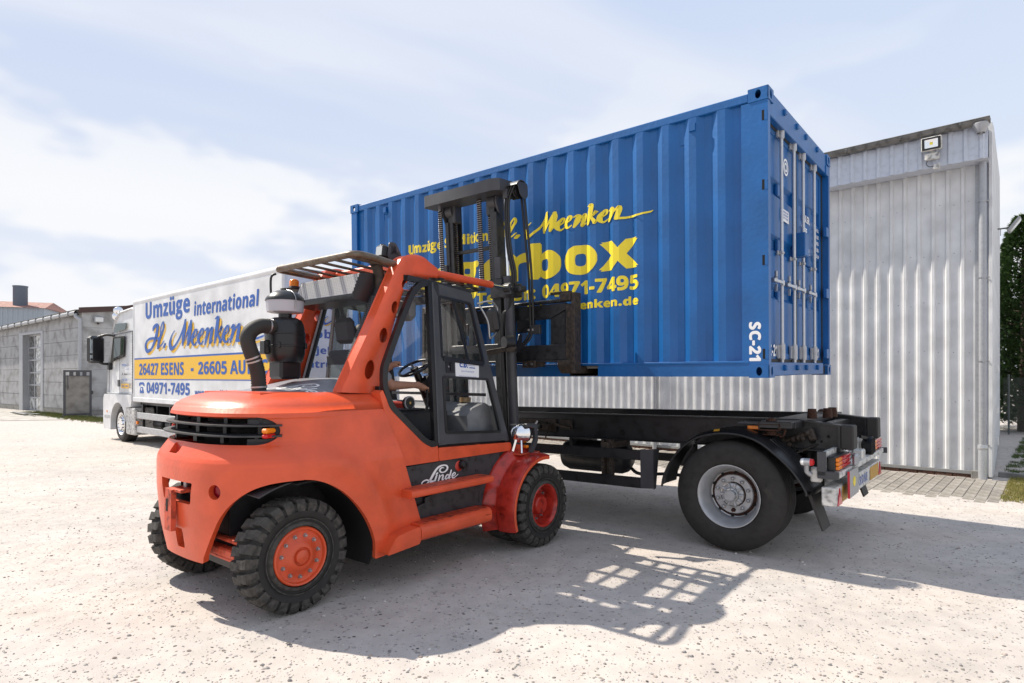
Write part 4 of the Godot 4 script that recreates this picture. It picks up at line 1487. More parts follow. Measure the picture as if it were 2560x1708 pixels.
	b = MB.new().ext(rounded(pv([-0.60, 2.84, 0.32, 2.90, 0.37, 3.06, -0.48, 3.08]), 0.03, 3), -0.03, -0.012)
	put("upper_window", b, M.truck_pane_dark, T)
	b = MB.new()
	for e in [[-0.98, 1.25, -0.98, 1.95], [-0.15, 1.25, -0.15, 2.15], [0.28, 2.2, 0.28, 2.79]]: b.bar(V(e[0], e[1], -0.0195), V(e[2], e[3], -0.0195), 0.012, 0.006, Vector3.BACK)
	b.bar(V(-0.75, 2.79, -0.0195), V(0.86, 2.83, -0.0195), 0.025, 0.008, Vector3.BACK)
	put("seam", b, M.grey_dark, T)
	b = MB.new().bb(-0.27, 1.42, -0.02, -0.10, 1.60, 0.0, 0.012)
	put("door_handle", b, M.plastic_black, T)
	b = MB.new()
	b.bb(0.86, 1.25, -0.30, 0.93, 2.84, 0.004, 0.01)
	for i in 22: b.bb(0.80, 1.30 + i * 0.068, -0.05, 0.87, 1.335 + i * 0.068, -0.012)
	put("side_deflector", b, M.grey_dark, T)
	b = MB.new().ext(pv([-1.32, 1.24, -1.28, 1.24, -1.12, 1.96, -1.16, 1.96]), -2.3, -0.1)
	put("front_grille", b, M.grille_black, T)
	print_text("door_sign", "Umzüge", [0.02, 1.93, 0.34, 2.02], id, -0.019, M.truck_blue, T)
	print_text("door_sign", "international", [0.30, 1.86, 0.55, 1.89], id, -0.019, M.truck_blue, T)
	var ds := func(p: Vector2) -> Vector2: return Vector2((p.x - 1.72) * 0.09 + 0.0, (p.y - 2.33) * 0.10 + 1.72)
	print_brush("door_script", SCRIPT_H + SCRIPT_M, ds, 0.12, id, -0.019, M.text_dark, T)
	b = MB.new().bb(-0.03, 1.38, -0.0195, 0.53, 1.50, -0.0185)
	var ys := put("door_sign_band", b, M.truck_yellow, T)
	print_text("door_sign", "26427 - 26605", [0.02, 1.41, 0.48, 1.47], id, -0.018, M.truck_blue, T)
	print_text("door_sign", "0171 7495", [0.08, 1.57, 0.44, 1.63], id, -0.019, M.truck_blue, T)
	# bumper, wheel arch, step
	b = MB.new()
	var arch := []
	for i in 13:
		var th := lerpf(PI * 1.0, PI * 0.06, i / 12.0)
		arch.append(Vector2(-0.14 + 0.58 * cos(th), 0.45 + 0.56 * sin(th)))
	var fp := PackedVector2Array([Vector2(-1.34, 0.45), Vector2(-1.28, 0.27), Vector2(-0.72, 0.27)])
	for a in arch: fp.append(a)
	for e in [[0.50, 0.90], [0.82, 0.92], [0.90, 1.08], [0.88, 1.225], [-1.26, 1.21], [-1.34, 1.10]]: fp.append(Vector2(e[0], e[1]))
	b.ext(fp, -0.30, 0.03)
	b.ext(fp, -2.53, -2.2)
	b.bb(-1.33, 0.30, -2.25, -0.9, 1.2, -0.25, 0.03)
	put("fender", b, M.white_paint, T)
	b = MB.new()
	b.bb(0.46, 0.22, -0.45, 1.06, 0.90, 0.02, 0.03)
	b.bb(0.46, 0.22, -2.52, 1.06, 0.90, -2.05, 0.03)
	put("step_box", b, M.white_dirty, T)
	b = MB.new()
	b.bb(0.44, 0.54, 0.0, 1.0, 0.57, 0.028); b.bb(-1.24, 0.57, -0.05, -0.74, 0.66, 0.036, 0.01)
	put("step_joint", b, M.silver_paint, T)
	b = MB.new().box(V(-1.0, 0.75, 0.033), V(0.05, 0.06, 0.02), 0.01)
	put("side_lamp", b, M.amber, T)
	b = MB.new()
	b.bb(-1.2, 0.3, -2.3, 0.9, 1.25, -0.32)
	put("cab_floor", b, M.frame_black, T)
	# wheels
	for e in [[0.0, -0.02], [5.75, -0.03]]:
		for sd in 2:
			var w := node("wheel", T, Transform3D(Basis(Vector3.UP, PI * sd), V(e[0], 0.455, e[1] if sd == 0 else -2.5 - e[1])))
			put("tyre", road_tyre(0.465, 0.29, 0.30), M.rubber, w)
			b = MB.new()
			b.lathe([Vector2(-0.25, 0.28), Vector2(-0.02, 0.285), Vector2(0.012, 0.295), Vector2(0.012, 0.27), Vector2(-0.03, 0.25), Vector2(-0.05, 0.24), Vector2(0.0, 0.17), Vector2(0.03, 0.15), Vector2(0.035, 0.10), Vector2(0.035, 0)], 32)
			put("rim", b, M.chrome, w)
			b = MB.new()
			for i in 10: nut(b, V(cos(TAU * i / 10) * 0.165, sin(TAU * i / 10) * 0.165, 0.015), 0.016, 0.035)
			put("wheel_nut", b, M.steel, w).set_meta("kind", "stuff")
			b = MB.new()
			for i in 10:
				b.t = Transform3D(Basis(), V(cos(TAU * (i + 0.5) / 10) * 0.212, sin(TAU * (i + 0.5) / 10) * 0.212, -0.02))
				b.lathe([Vector2(0.012, 0.026), Vector2(0.012, 0.0)], 10)
			put("rim_hole", b, M.hollow, w).set_meta("kind", "stuff")
	# mirrors and roof lamps
	b = MB.new()
	b.tube(spline([V(-0.70, 2.78, -0.05), V(-0.85, 2.80, 0.10), V(-0.95, 2.72, 0.28)], 4), 0.035, 8)
	b.tube(spline([V(-0.98, 2.05, -0.05), V(-0.93, 2.02, 0.12), V(-0.95, 2.10, 0.28)], 4), 0.035, 8)
	b.bb(-1.05, 1.86, -0.06, -0.88, 2.06, 0.03, 0.02)
	put("mirror_arm", b, M.plastic_black, T)
	b = MB.new().box(V(-0.98, 2.40, 0.30), V(0.22, 0.72, 0.40), 0.06, Basis(Vector3.UP, 0.35))
	var mr := put("mirror", b, M.plastic_black, T)
	b = MB.new().box(V(-0.865, 2.17, 0.335), V(0.006, 0.16, 0.28), 0.0, Basis(Vector3.UP, 0.35))
	b.box(V(-0.865, 2.50, 0.335), V(0.006, 0.40, 0.28), 0.0, Basis(Vector3.UP, 0.35))
	put("mirror_glass", b, M.chrome, mr)
	for e in [[-0.70, 3.46, -0.15], [-0.98, 3.33, -0.20], [-0.52, 3.43, -0.95], [-0.80, 3.32, -1.0]]:
		b = MB.new()
		b.t = axis(V(e[0], e[1], e[2]), V(-1, 0, 0))
		b.lathe([Vector2(-0.12, 0), Vector2(-0.10, 0.05), Vector2(-0.04, 0.10), Vector2(0.04, 0.115), Vector2(0.05, 0.11), Vector2(0.055, 0)], 16)
		b.t = Transform3D()
		b.tube([V(e[0], e[1], e[2]), V(e[0] + 0.28, e[1] + 0.0, e[2])], 0.02, 6)
		b.tube([V(e[0] + 0.26, e[1], e[2]), V(e[0] + 0.30, e[1] - 0.18, e[2])], 0.02, 6)
		put("roof_lamp", b, M.chrome, T)

# ---------------------------------------------------------------- the container
func container() -> void:
	var C := thing("shipping_container", "blue twenty foot container with yellow lettering, held up by the forklift", "container", V(0.7005, 1.686, -8.244), 0.0)
	C.basis = Basis(Vector3.UP, deg_to_rad(-39.1)) * Basis(Vector3.RIGHT, 0.0142)
	var X := 3.029
	var Zs := 1.219
	var b := MB.new()
	# corner castings: plates with oval openings round a hollow
	for sx in [-1.0, 1.0]:
		for sy in [0.0, 1.0]:
			for sz in [-1.0, 1.0]:
				b = MB.new()
				var o := V(sx * (X - 0.089), 0.059 if sy == 0.0 else 2.532, sz * (Zs - 0.081))
				var r1 := rrect(-0.089, -0.059, 0.089, 0.059, 0.006, 6)
				b.ring(r1, oval(0.0, 0.0, 0.026, 0.040, 24, 0.0).duplicate() if true else r1, -0.012, 0.0, Transform3D(Basis(Vector3.RIGHT, Vector3.UP, Vector3.BACK) if sz > 0 else Basis(Vector3.LEFT, Vector3.UP, Vector3.FORWARD), o + V(0, 0, sz * 0.081)))
				b.ring(rrect(-0.081, -0.059, 0.081, 0.059, 0.006, 6), oval(0, 0, 0.030, 0.042, 24), -0.012, 0.0, Transform3D(Basis(Vector3.FORWARD, Vector3.UP, Vector3.RIGHT) if sx > 0 else Basis(Vector3.BACK, Vector3.UP, Vector3.LEFT), o + V(sx * 0.089, 0, 0)))
				b.box(o + V(0, 0.0535, 0), V(0.176, 0.010, 0.160)); b.box(o - V(0, 0.0535, 0), V(0.176, 0.010, 0.160))
				b.box(o - V(sx * 0.084, 0, 0), V(0.008, 0.098, 0.15)); b.box(o - V(0, 0, sz * 0.077), V(0.15, 0.098, 0.006))
				put("corner_casting", b, M.blue, C)
	# posts
	b = MB.new()
	for sz in [-1.0, 1.0]:
		b.bb(X - 0.24, 0.119, sz * (Zs - 0.006), X - 0.006, 2.472, sz * (Zs - 0.012))
		b.bb(X - 0.012, 0.119, sz * (Zs - 0.0125), X - 0.006, 2.472, sz * (Zs - 0.075))
		b.bb(X - 0.24, 0.119, sz * (Zs - 0.0125), X - 0.23, 2.472, sz * (Zs - 0.09))
		b.bb(X - 0.10, 0.119, sz * (Zs - 0.07), X - 0.013, 2.472, sz * (Zs - 0.085))
		put("door_post" , b, M.blue, C)
		b = MB.new()
	for sz in [-1.0, 1.0]:
		b = MB.new().bb(-X + 0.010, 0.119, sz * (Zs - 0.006), -X + 0.145, 2.472, sz * (Zs - 0.15), 0.006)
		put("front_post", b, M.blue, C)
	# hinge slots in the near post
	for h in [0.215, 1.05, 1.72, 2.335]:
		b = MB.new().bb(X - 0.058, h - 0.045, Zs - 0.0065, X - 0.037, h + 0.045, Zs - 0.0045)
		var sl := put("hinge_slot", b, M.hollow, C)
		b = MB.new().bb(X - 0.036, h - 0.045, Zs - 0.0065, X - 0.010, h + 0.045, Zs - 0.0035, 0.001)
		put("hinge_lug", b, M.blue, sl)
	# rails
	b = MB.new()
	for sz in [-1.0, 1.0]: b.bb(-X + 0.178, 2.485, sz * (Zs - 0.012), X - 0.178, 2.565, sz * (Zs - 0.075), 0.008)
	put("top_rail", b, M.blue, C)
	b = MB.new()
	b.bb(X - 0.075, 2.36, -Zs + 0.09, X - 0.015, 2.585, Zs - 0.09, 0.006)
	b.ext(pv([X - 0.075, 2.56, X - 0.015, 2.56, X - 0.06, 2.60]), -Zs + 0.162, Zs - 0.162)
	put("door_header", b, M.blue, C)
	b = MB.new()
	b.bb(X - 0.085, 0.014, -Zs + 0.30, X - 0.02, 0.14, Zs - 0.12, 0.006)
	b.bb(X - 0.16, 0.014, -Zs + 0.16, X - 0.09, 0.14, -Zs + 0.31, 0.0)
	put("door_sill", b, M.blue, C)
	b = MB.new().bb(X - 0.088, 0.0145, -Zs + 0.17, X - 0.03, 0.10, -Zs + 0.30)
	put("sill_recess", b, M.hollow, C)
	b = MB.new()
	for sz in [-1.0, 1.0]:
		var segs := [[-X + 0.18, -1.268], [-0.908, 0.908], [1.268, X - 0.18]]
		for s in segs: b.bb(s[0], 0.012, sz * (Zs - 0.008), s[1], 0.13, sz * (Zs - 0.014))
		b.bb(-X + 0.18, 0.1305, sz * (Zs - 0.003), X - 0.18, 0.155, sz * (Zs - 0.045), 0.004)
		b.bb(-X + 0.18, 0.012, sz * (Zs - 0.014), X - 0.18, 0.017, sz * (Zs - 0.05))
	put("bottom_rail", b, M.blue, C)
	b = MB.new()
	b.bb(-X + 0.1, 0.02, -Zs + 0.16, -1.27, 0.10, Zs - 0.16); b.bb(-0.9, 0.02, -Zs + 0.16, 0.9, 0.10, Zs - 0.16); b.bb(1.27, 0.02, -Zs + 0.16, X - 0.1, 0.10, Zs - 0.16)
	put("cross_member", b, M.hollow, C)
	b = MB.new()
	for x in [-1.088, 1.088]:
		b.bb(x - 0.179, 0.018, -Zs + 0.02, x + 0.179, 0.023, Zs - 0.02)
		b.bb(x - 0.179, 0.124, -Zs + 0.02, x + 0.179, 0.129, Zs - 0.02)
		for s in [-1.0, 1.0]: b.bb(x + s * 0.179, 0.018, -Zs + 0.02, x + s * 0.183, 0.129, Zs - 0.02)
	put("fork_pocket", b, M.rusty_steel, C)
	# side panels folded into ribs: x from left to right, y = how far out of the outer face (negative)
	var prof := PackedVector2Array()
	var fold := PackedVector2Array()
	var x := 1.457 - 0.278 * 15
	prof.append(Vector2(-X + 0.14, -0.036))
	for i in 20:
		var o := x + 0.278 * i
		for e in [[-0.068, -0.036], [0.0, 0.0], [0.072, 0.0], [0.140, -0.036]]:
			if o + e[0] > -X + 0.16 and o + e[0] < X - 0.30: prof.append(Vector2(o + e[0], e[1]))
	prof.append(Vector2(X - 0.232, -0.036))
	b = MB.new()
	b.t.origin.z = Zs - 0.013
	b.corr(prof, 0.15, 2.49, 1.0)
	put("side_panel", b, M.blue, C)
	b = MB.new()
	b.t = Transform3D(Basis(Vector3(-1, 0, 0), Vector3.UP, Vector3(0, 0, -1)), V(0, 0, -Zs + 0.013))
	b.corr(prof, 0.15, 2.49, 1.0)
	put("side_panel", b, M.blue, C)
	b = MB.new()
	b.bb(-X + 0.15, 2.485, -Zs + 0.07, X - 0.15, 2.53, Zs - 0.07)
	put("roof_panel", b, M.blue, C)
	b = MB.new().bb(-X + 0.03, 0.1, -Zs + 0.15, -X + 0.08, 2.5, Zs - 0.15)
	put("front_panel", b, M.blue, C)
	b = MB.new().bb(-X + 0.1, 0.10, -Zs + 0.07, X - 0.16, 0.128, Zs - 0.07)
	put("floor", b, M.sill_timber, C)
	# small vents
	for vx in [-5.36 + X, -0.80 + X]:
		b = MB.new()
		b.bb(vx - 0.038, 2.26, Zs - 0.05, vx + 0.038, 2.45, Zs - 0.042)
		b.ext(pv([0, 2.33, 0.05, 2.33 + 0.03, 0.05, 2.43, 0.0, 2.43]), vx - 0.030, vx + 0.030, Transform3D(Basis(V(0, 0, 1), V(0, 1, 0), V(-1, 0, 0)), V(2.0 * vx * 0.0, 0, Zs - 0.045)))
		put("vent", b, M.blue, C)
	# doors: two leaves with sunken bands, gaskets, lock rods
	var dx := X - 0.095
	for i in 2:
		var z0 := 0.012 if i == 0 else -1.119
		var z1 := 1.119 if i == 0 else -0.012
		b = MB.new()
		var q := [[0.17, 0.0], [0.745, 0.0], [0.785, -0.034], [0.845, -0.034], [0.885, 0.0], [1.20, 0.0], [1.24, -0.034], [1.32, -0.034], [1.36, 0.0], [1.74, 0.0], [1.78, -0.034], [1.86, -0.034], [1.90, 0.0], [2.36, 0.0]]
		for j in q.size() - 1:
			var m := Vector3(q[j + 1][0] - q[j][0], -(q[j + 1][1] - q[j][1]), 0)
			b.quad(V(dx + q[j][1], q[j][0], z0), V(dx + q[j + 1][1], q[j + 1][0], z0), V(dx + q[j + 1][1], q[j + 1][0], z1), V(dx + q[j][1], q[j][0], z1), m)
		for e in [[z0, z0 + 0.07], [z1 - 0.10, z1]]: b.bb(dx - 0.05, 0.17, e[0], dx + 0.012, 2.36, e[1], 0.004)
		for e in [0.785, 1.28, 1.82]:    # bands end short of the lock rods
			b.bb(dx - 0.034, e - 0.06, (z0 + z1) * 0.5 - 0.10, dx + 0.004, e + 0.06, (z0 + z1) * 0.5 + 0.05, 0.01)
		b.bb(dx - 0.05, 0.17, z0, dx + 0.010, 0.23, z1, 0.004)
		b.bb(dx - 0.05, 2.30, z0, dx + 0.010, 2.36, z1, 0.004)
		var d := put("door", b, M.blue, C)
		b = MB.new()
		b.bb(dx - 0.02, 0.135, z0 - 0.006, dx + 0.022, 0.172, z1 + 0.03, 0.004); b.bb(dx - 0.02, 2.345, z0 - 0.006, dx + 0.022, 2.385, z1 + 0.03, 0.004)
		var ze := z1 if i == 0 else z0 - 0.018
		b.bb(dx - 0.02, 0.15, ze, dx + 0.024, 2.38, ze + 0.020, 0.004)
		if i == 0: b.bb(dx - 0.02, 0.15, -0.010, dx + 0.020, 2.38, 0.010)
		put("gasket", b, M.rubber_seal, d)
	var rx := X - 0.048
	for z in [0.644, 0.200, -0.160, -0.640]:
		b = MB.new()
		b.tube([V(rx, 0.10, z), V(rx, 2.52, z)], 0.0165, 12)
		var rod := put("lock_rod", b, M.galvanised, C)
		b = MB.new()
		for y in [0.18, 2.30]:
			b.bb(rx - 0.035, y, z - 0.02, rx - 0.012, y + 0.13, z + 0.062, 0.003)
			b.tube([V(rx, y - 0.015, z), V(rx, y, z), V(rx, y + 0.13, z), V(rx, y + 0.145, z)], [0.020, 0.029, 0.029, 0.020], 12)
		put("rod_sleeve", b, M.silver_paint, rod)
		b = MB.new()
		b.bb(rx - 0.03, 1.175, z - 0.045, rx - 0.016, 1.215, z + 0.06, 0.003)
		b.box(V(rx, 1.195, z), V(0.046, 0.038, 0.046), 0.012)
		put("rod_clamp", b, M.silver_paint, rod)
		b = MB.new()
		for e in [[0.095, 1.0], [2.525, -1.0]]:
			b.box(V(rx, e[0], z), V(0.045, 0.035, 0.034), 0.008)
			b.tube(spline([V(rx + 0.018, e[0] + 0.02 * e[1], z), V(rx + 0.030, e[0] - 0.008, z - 0.02), V(rx + 0.012, e[0] - 0.03 * e[1], z - 0.03), V(rx - 0.02, e[0] - 0.03 * e[1], z - 0.02)], 3), 0.009, 6)
		put("rod_cam", b, M.galvanised, rod)
		b = MB.new()
		for e in [[0.095, 1.0], [2.525, -1.0]]:
			b.box(V(X - 0.008, e[0] - 0.005, z + 0.03), V(0.035, 0.055, 0.05), 0.01)
		put("cam_keeper", b, M.blue, rod)
		# handle with its catch
		b = MB.new()
		b.bar(V(rx + 0.02, 0.905, z), V(rx + 0.012, 0.905, z + 0.29), 0.012, 0.028, Vector3.UP, 0.003)
		b.box(V(rx + 0.005, 0.905, z + 0.01), V(0.04, 0.055, 0.05), 0.006)
		put("rod_handle", b, M.galvanised, rod)
		b = MB.new()
		b.box(V(rx - 0.005, 0.915, z + 0.22), V(0.05, 0.05, 0.05), 0.01)
		b.box(V(rx + 0.012, 0.965, z + 0.235), V(0.025, 0.06, 0.03), 0.006)
		b.bar(V(rx + 0.01, 0.87, z + 0.225), V(rx + 0.01, 0.80, z + 0.235), 0.024, 0.012, Vector3.BACK, 0.003)
		put("handle_catch", b, M.steel, rod)
	# lock box, hinges of the far leaf
	b = MB.new()
	b.box(V(rx + 0.015, 1.36, 0.02), V(0.13, 0.24, 0.16), 0.008)
	put("lock_box", b, M.blue, C)
	for y in [0.25, 0.96, 1.68, 2.40]:
		b = MB.new()
		b.box(V(X - 0.02, y, -Zs + 0.11), V(0.035, 0.11, 0.17), 0.004)
		b.tube([V(X - 0.03, y - 0.07, -Zs + 0.045), V(X - 0.03, y + 0.07, -Zs + 0.045)], 0.018, 10)
		put("hinge", b, M.blue, C)
	# lettering on the doors
	var kd := Transform3D(Basis(V(0, 0, -1), V(0, 1, 0), V(1, 0, 0)), V(dx + 0.0135, 0, 0))
	for e in [["SC-21", [-1.02, 0.20, -0.69, 0.31]], ["SC-21", [0.66, 0.20, 0.99, 0.31]], ["MAX.GR.", [0.26, 1.68, 0.58, 1.76]], ["TARE", [0.22, 1.55, 0.46, 1.62]], ["NET", [0.22, 1.45, 0.40, 1.51]], ["CU.CAP.", [0.26, 1.34, 0.58, 1.41]]]:
		print_text("lettering", e[0], e[1], kd, 0.0, M.text_white, C, true, 0.002)
	for i in 5:
		print_text("lettering", ["30480 KGS", "67200 LBS", "2230 KGS", "4920 LBS", "33.2 CU.M"][i], [0.72, 1.66 - 0.075 * i, 0.99, 1.70 - 0.075 * i], kd, 0.0, M.text_white, C)
	b = MB.new().bb(dx + 0.013, 1.54, 0.27, dx + 0.0145, 1.66, 0.52)
	var st := put("sticker", b, M.sticker, C)
	for i in 3:
		print_text("sticker_print", ["APPROVED FOR", "TRANSPORT", "SAFETY PLATE"][i], [-0.50, 1.625 - 0.03 * i, -0.30, 1.645 - 0.03 * i], kd, 0.0018, M.truck_blue, st, true)
	b = MB.new()
	b.ring(oval(-0.37, 2.09, 0.085, 0.085), oval(-0.37, 2.09, 0.065, 0.065), 0.0, 0.0012, kd)
	b.ring(oval(-0.37, 2.09, 0.048, 0.048), oval(-0.37, 2.09, 0.028, 0.028), 0.0, 0.0012, kd)
	put("round_emblem", b, M.text_white, C)
	b = MB.new().bb(dx + 0.013, 0.36, 0.90, dx + 0.016, 0.66, 1.03, 0.001)
	var pl := put("data_plate", b, M.zinc, C)
	for i in 9: print_text("plate_print", "CSC SAFETY APPROVAL", [-1.015, 0.63 - 0.03 * i, -0.92, 0.642 - 0.03 * i], kd, 0.003, M.text_dark, pl, false)
	b = MB.new().bb(dx + 0.0130, 0.21, -1.10, dx + 0.014, 0.29, -1.01)
	# lettering on the near long side
	var ks := Transform3D(Basis(), V(X, -1.686 + 0.0178, Zs))
	print_text("lettering", "SC-21", [0.0, 0.0, 0.345, 0.098], Transform3D(Basis(V(0, -1, 0), V(1, 0, 0), V(0, 0, 1)), V(X - 0.174, 2.168 - 1.668, Zs - 0.0055)), 0.0, M.text_white, C, true, 0.004)
	var pf := PackedVector2Array()
	for p in prof: pf.append(Vector2(p.x - X, p.y - 0.013 + 0.0022))
	print_text("lettering", "Umzüge", [-4.79, 3.325, -4.145, 3.50], ks, 0.0, M.text_yellow, C, true, 0.004, pf)
	print_text("lettering", "Spedition", [-4.06, 3.325, -3.345, 3.49], ks, 0.0, M.text_yellow, C, true, 0.004, pf)
	var fx := func(p: Vector2) -> Vector2: return Vector2(-2.483 + (p.x - 4.033) * 0.37, 3.318 + (p.y - 2.337) * 0.403)
	print_brush("script", SCRIPT_H + SCRIPT_M, fx, 0.50, ks, 0.0, M.text_yellow, C, pf)
	print_text("lettering", "Lager", [-4.62, 2.67, -2.735, 3.21], ks, 0.0, M.text_yellow, C, true, 0.016, pf)
	print_text("lettering", "box", [-2.66, 2.81, -1.295, 3.205], ks, 0.0, M.text_yellow, C, true, 0.016, pf)
	print_text("lettering", "Telefon:", [-3.50, 2.580, -2.60, 2.725], ks, 0.0, M.text_yellow, C, true, 0.005, pf)
	print_text("lettering", "04971-7495", [-2.515, 2.580, -1.284, 2.727], ks, 0.0, M.text_yellow, C, true, 0.005, pf)
	print_text("lettering", "www.spedition-meenken.de", [-3.50, 2.395, -1.284, 2.508], ks, 0.0, M.text_yellow, C, true, 0.0035, pf)

# ---------------------------------------------------------------- the trailer
func trailer() -> void:
	var T := thing("container_trailer", "black single axle container trailer below the lifted container", "trailer", V(2.857, 0, -6.76), 0.0)
	T.basis = Basis(Vector3.UP, deg_to_rad(-39.1)) * Basis(Vector3.BACK, 0.0165)
	var b := MB.new()
	# two long I-beams; their tops slope down at the rear
	for z in [0.68, -0.68]:
		b = MB.new()
		b.ext(pv([-5.6, 0.975, 0.86, 0.975, 0.86, 1.20, 0.50, 1.248, -5.6, 1.248]), z - 0.012, z + 0.012)
		b.bb(-5.6, 1.246, z - 0.07, 0.50, 1.262, z + 0.07, 0.003)
		b.bar(V(0.50, 1.254, z), V(0.875, 1.206, z), 0.14, 0.014)
		b.bb(-5.6, 0.962, z - 0.07, 0.86, 0.978, z + 0.07, 0.003)
		b.bb(0.855, 0.965, z - 0.075, 0.872, 1.21, z + 0.075)
		var rl := put("frame_rail", b, M.frame_black, T)
		b = MB.new().bb(0.873, 0.99, z - 0.09, 0.985, 1.215, z + 0.09, 0.012)
		put("buffer", b, M.rubber_seal, rl)
		b = MB.new()
		for e in [[0.62, 1.055, 0.026], [0.76, 1.10, 0.012], [0.70, 1.05, 0.010], [-1.43, 1.045, 0.030]]:
			b.t = axis(V(e[0], e[1], z + 0.0125), Vector3.BACK)
			b.lathe([Vector2(0.0, e[2] * 1.25), Vector2(0.004, e[2] * 1.1), Vector2(0.001, e[2] * 0.95), Vector2(0.001, 0)], 14)
		put("web_hole", b, M.hollow, rl)
	b = MB.new()
	for x in [-4.6, -3.5, -2.25, -1.0, 0.1, 0.62]: b.bb(x, 1.0, -0.665, x + 0.09, 1.2, 0.665)
	put("cross_beam", b, M.frame_black, T)
	# outriggers with twist locks
	for x in [0.34, -5.2]:
		b = MB.new()
		b.bb(x - 0.10, 1.19, -1.1, x + 0.20, 1.252, 1.1, 0.006)
		b.bb(x + 0.10, 1.185, 0.68, x + 0.21, 1.25, 1.0, 0.004)
		var bo := put("bolster", b, M.frame_black, T)
		for z in [1.02, -1.02]:
			b = MB.new()
			b.box(V(x, 1.225, z), V(0.19, 0.016, 0.16), 0.004)
			b.bb(x - 0.10, 1.17, z - 0.08, x - 0.086, 1.24, z + 0.08); b.bb(x + 0.086, 1.17, z - 0.08, x + 0.10, 1.24, z + 0.08)
			b.bb(x - 0.10, 1.168, z - 0.08, x + 0.10, 1.18, z + 0.08)
			b.t = axis(V(x, 1.225, z), Vector3.UP)
			b.lathe([Vector2(0, 0.055), Vector2(0.03, 0.052), Vector2(0.055, 0.03), Vector2(0.062, 0.0)], 14)
			b.lathe([Vector2(-0.10, 0.05), Vector2(-0.05, 0.045), Vector2(-0.045, 0.03)], 12)
			b.t = Transform3D()
			b.box(V(x, 1.125, z), V(0.16, 0.012, 0.05), 0.003)
			for s in [-1.0, 1.0]: b.tube([V(x + s * 0.07, 1.11, z), V(x + s * 0.07, 1.14, z)], 0.014, 6)
			b.tube(spline([V(x + 0.09, 1.20, z), V(x + 0.13, 1.20, z + 0.03), V(x + 0.12, 1.13, z + 0.03), V(x + 0.08, 1.11, z + 0.02)], 3), 0.010, 6)
			put("twist_lock", b, M.rust, bo)
	# rubber stops standing on the rails
	for e in [[0.60, 0.60], [0.70, 0.42], [0.70, 0.20]]:
		b = MB.new()
		b.t = axis(V(e[0], 1.262, e[1]), Vector3.UP)
		b.lathe([Vector2(0, 0.046), Vector2(0.05, 0.042), Vector2(0.095, 0.038), Vector2(0.097, 0.0)], 18)
		put("rubber_stop", b, M.rust, T)
	# axle, air bags, brake parts
	b = MB.new()
	b.tube([V(0, 0.53, -0.95), V(0, 0.53, 0.95)], 0.07, 12)
	for z in [-0.68, 0.68]:
		b.bar(V(-0.62, 0.82, z), V(0.40, 0.56, z), 0.08, 0.09)
		b.bb(-0.70, 0.72, z - 0.06, -0.55, 0.97, z + 0.06)
		b.t = axis(V(0.36, 0.62, z), Vector3.UP)
		b.lathe([Vector2(0, 0.08), Vector2(0.05, 0.13), Vector2(0.25, 0.13), Vector2(0.34, 0.10)], 16)
		b.t = Transform3D()
	put("axle", b, M.frame_black, T)
	b = MB.new()
	b.tube([V(0.36, 1.03, 0.80), V(0.60, 1.13, 0.80)], 0.028, 10)
	b.tube([V(0.30, 1.02, 0.82), V(0.40, 1.045, 0.82)], 0.05, 12)
	b.box(V(0.63, 1.12, 0.78), V(0.07, 0.12, 0.07), 0.015, Basis(Vector3.BACK, 0.3))
	for i in 7: b.box(V(0.36 + 0.04 * i, 1.0 + 0.02 * i + 0.02 * sin(i * 2.3), 0.82), V(0.05, 0.04, 0.05), 0.012, Basis.from_euler(Vector3(i, i * 0.7, i * 0.4)))
	b.tube(spline([V(0.25, 1.0, 0.80), V(0.45, 0.93, 0.82), V(0.62, 1.0, 0.74), V(0.66, 1.02, 0.70)], 4), 0.011, 6)
	put("brake_valve", b, M.rusty_steel, T)
	b = MB.new()
	b.t = axis(V(0.31, 1.02, 0.868), Vector3.BACK)
	b.lathe([Vector2(0, 0.030), Vector2(0.012, 0.028), Vector2(0.012, 0)], 14)
	put("yellow_cap", b, mat("yellow_cap", lin(0.62, 0.48, 0.02), 0.5), T)
	# wheels
	for sd in 2:
		var w := node("wheel", T, Transform3D(Basis(Vector3.UP, PI * sd), V(-0.02, 0.53, 1.19 if sd == 0 else -1.19)))
		put("tyre", road_tyre(0.53, 0.300, 0.37), M.rubber, w)
		b = MB.new()
		b.lathe([Vector2(-0.18, 0.262), Vector2(-0.172, 0.262), Vector2(-0.10, 0.268), Vector2(-0.03, 0.278), Vector2(0.004, 0.296), Vector2(0.010, 0.304), Vector2(0.010, 0.296), Vector2(-0.012, 0.276), Vector2(-0.05, 0.262), Vector2(-0.115, 0.236), Vector2(-0.165, 0.228), Vector2(-0.172, 0.215)].slice(3), 48)
		var rim := put("rim", b, M.silver_paint, w)
		b = MB.new()
		b.lathe([Vector2(-0.172, 0.222), Vector2(-0.160, 0.205), Vector2(-0.148, 0.188)], 48)
		b.lathe([Vector2(-0.118, 0.2385), Vector2(-0.165, 0.2300), Vector2(-0.1725, 0.222)], 48)
		put("rust_ring", b, M.rust, w)
		b = MB.new()
		for i in 10:
			var th := TAU * (i + 0.35) / 10
			b.t = Transform3D(Basis(), V(cos(th) * 0.212, sin(th) * 0.212, -0.160))
			b.lathe([Vector2(0.002, 0.016), Vector2(0.002, 0)], 12)
		put("rim_hole", b, M.hollow, w)
		b = MB.new()
		b.lathe([Vector2(-0.150, 0.192), Vector2(-0.140, 0.185), Vector2(-0.138, 0.120)], 40)
		put("disc", b, M.silver_paint, w)
		b = MB.new()
		b.lathe([Vector2(-0.138, 0.122), Vector2(-0.130, 0.119), Vector2(-0.115, 0.117)], 40)
		put("hub_seam", b, M.rust, w)
		b = MB.new()
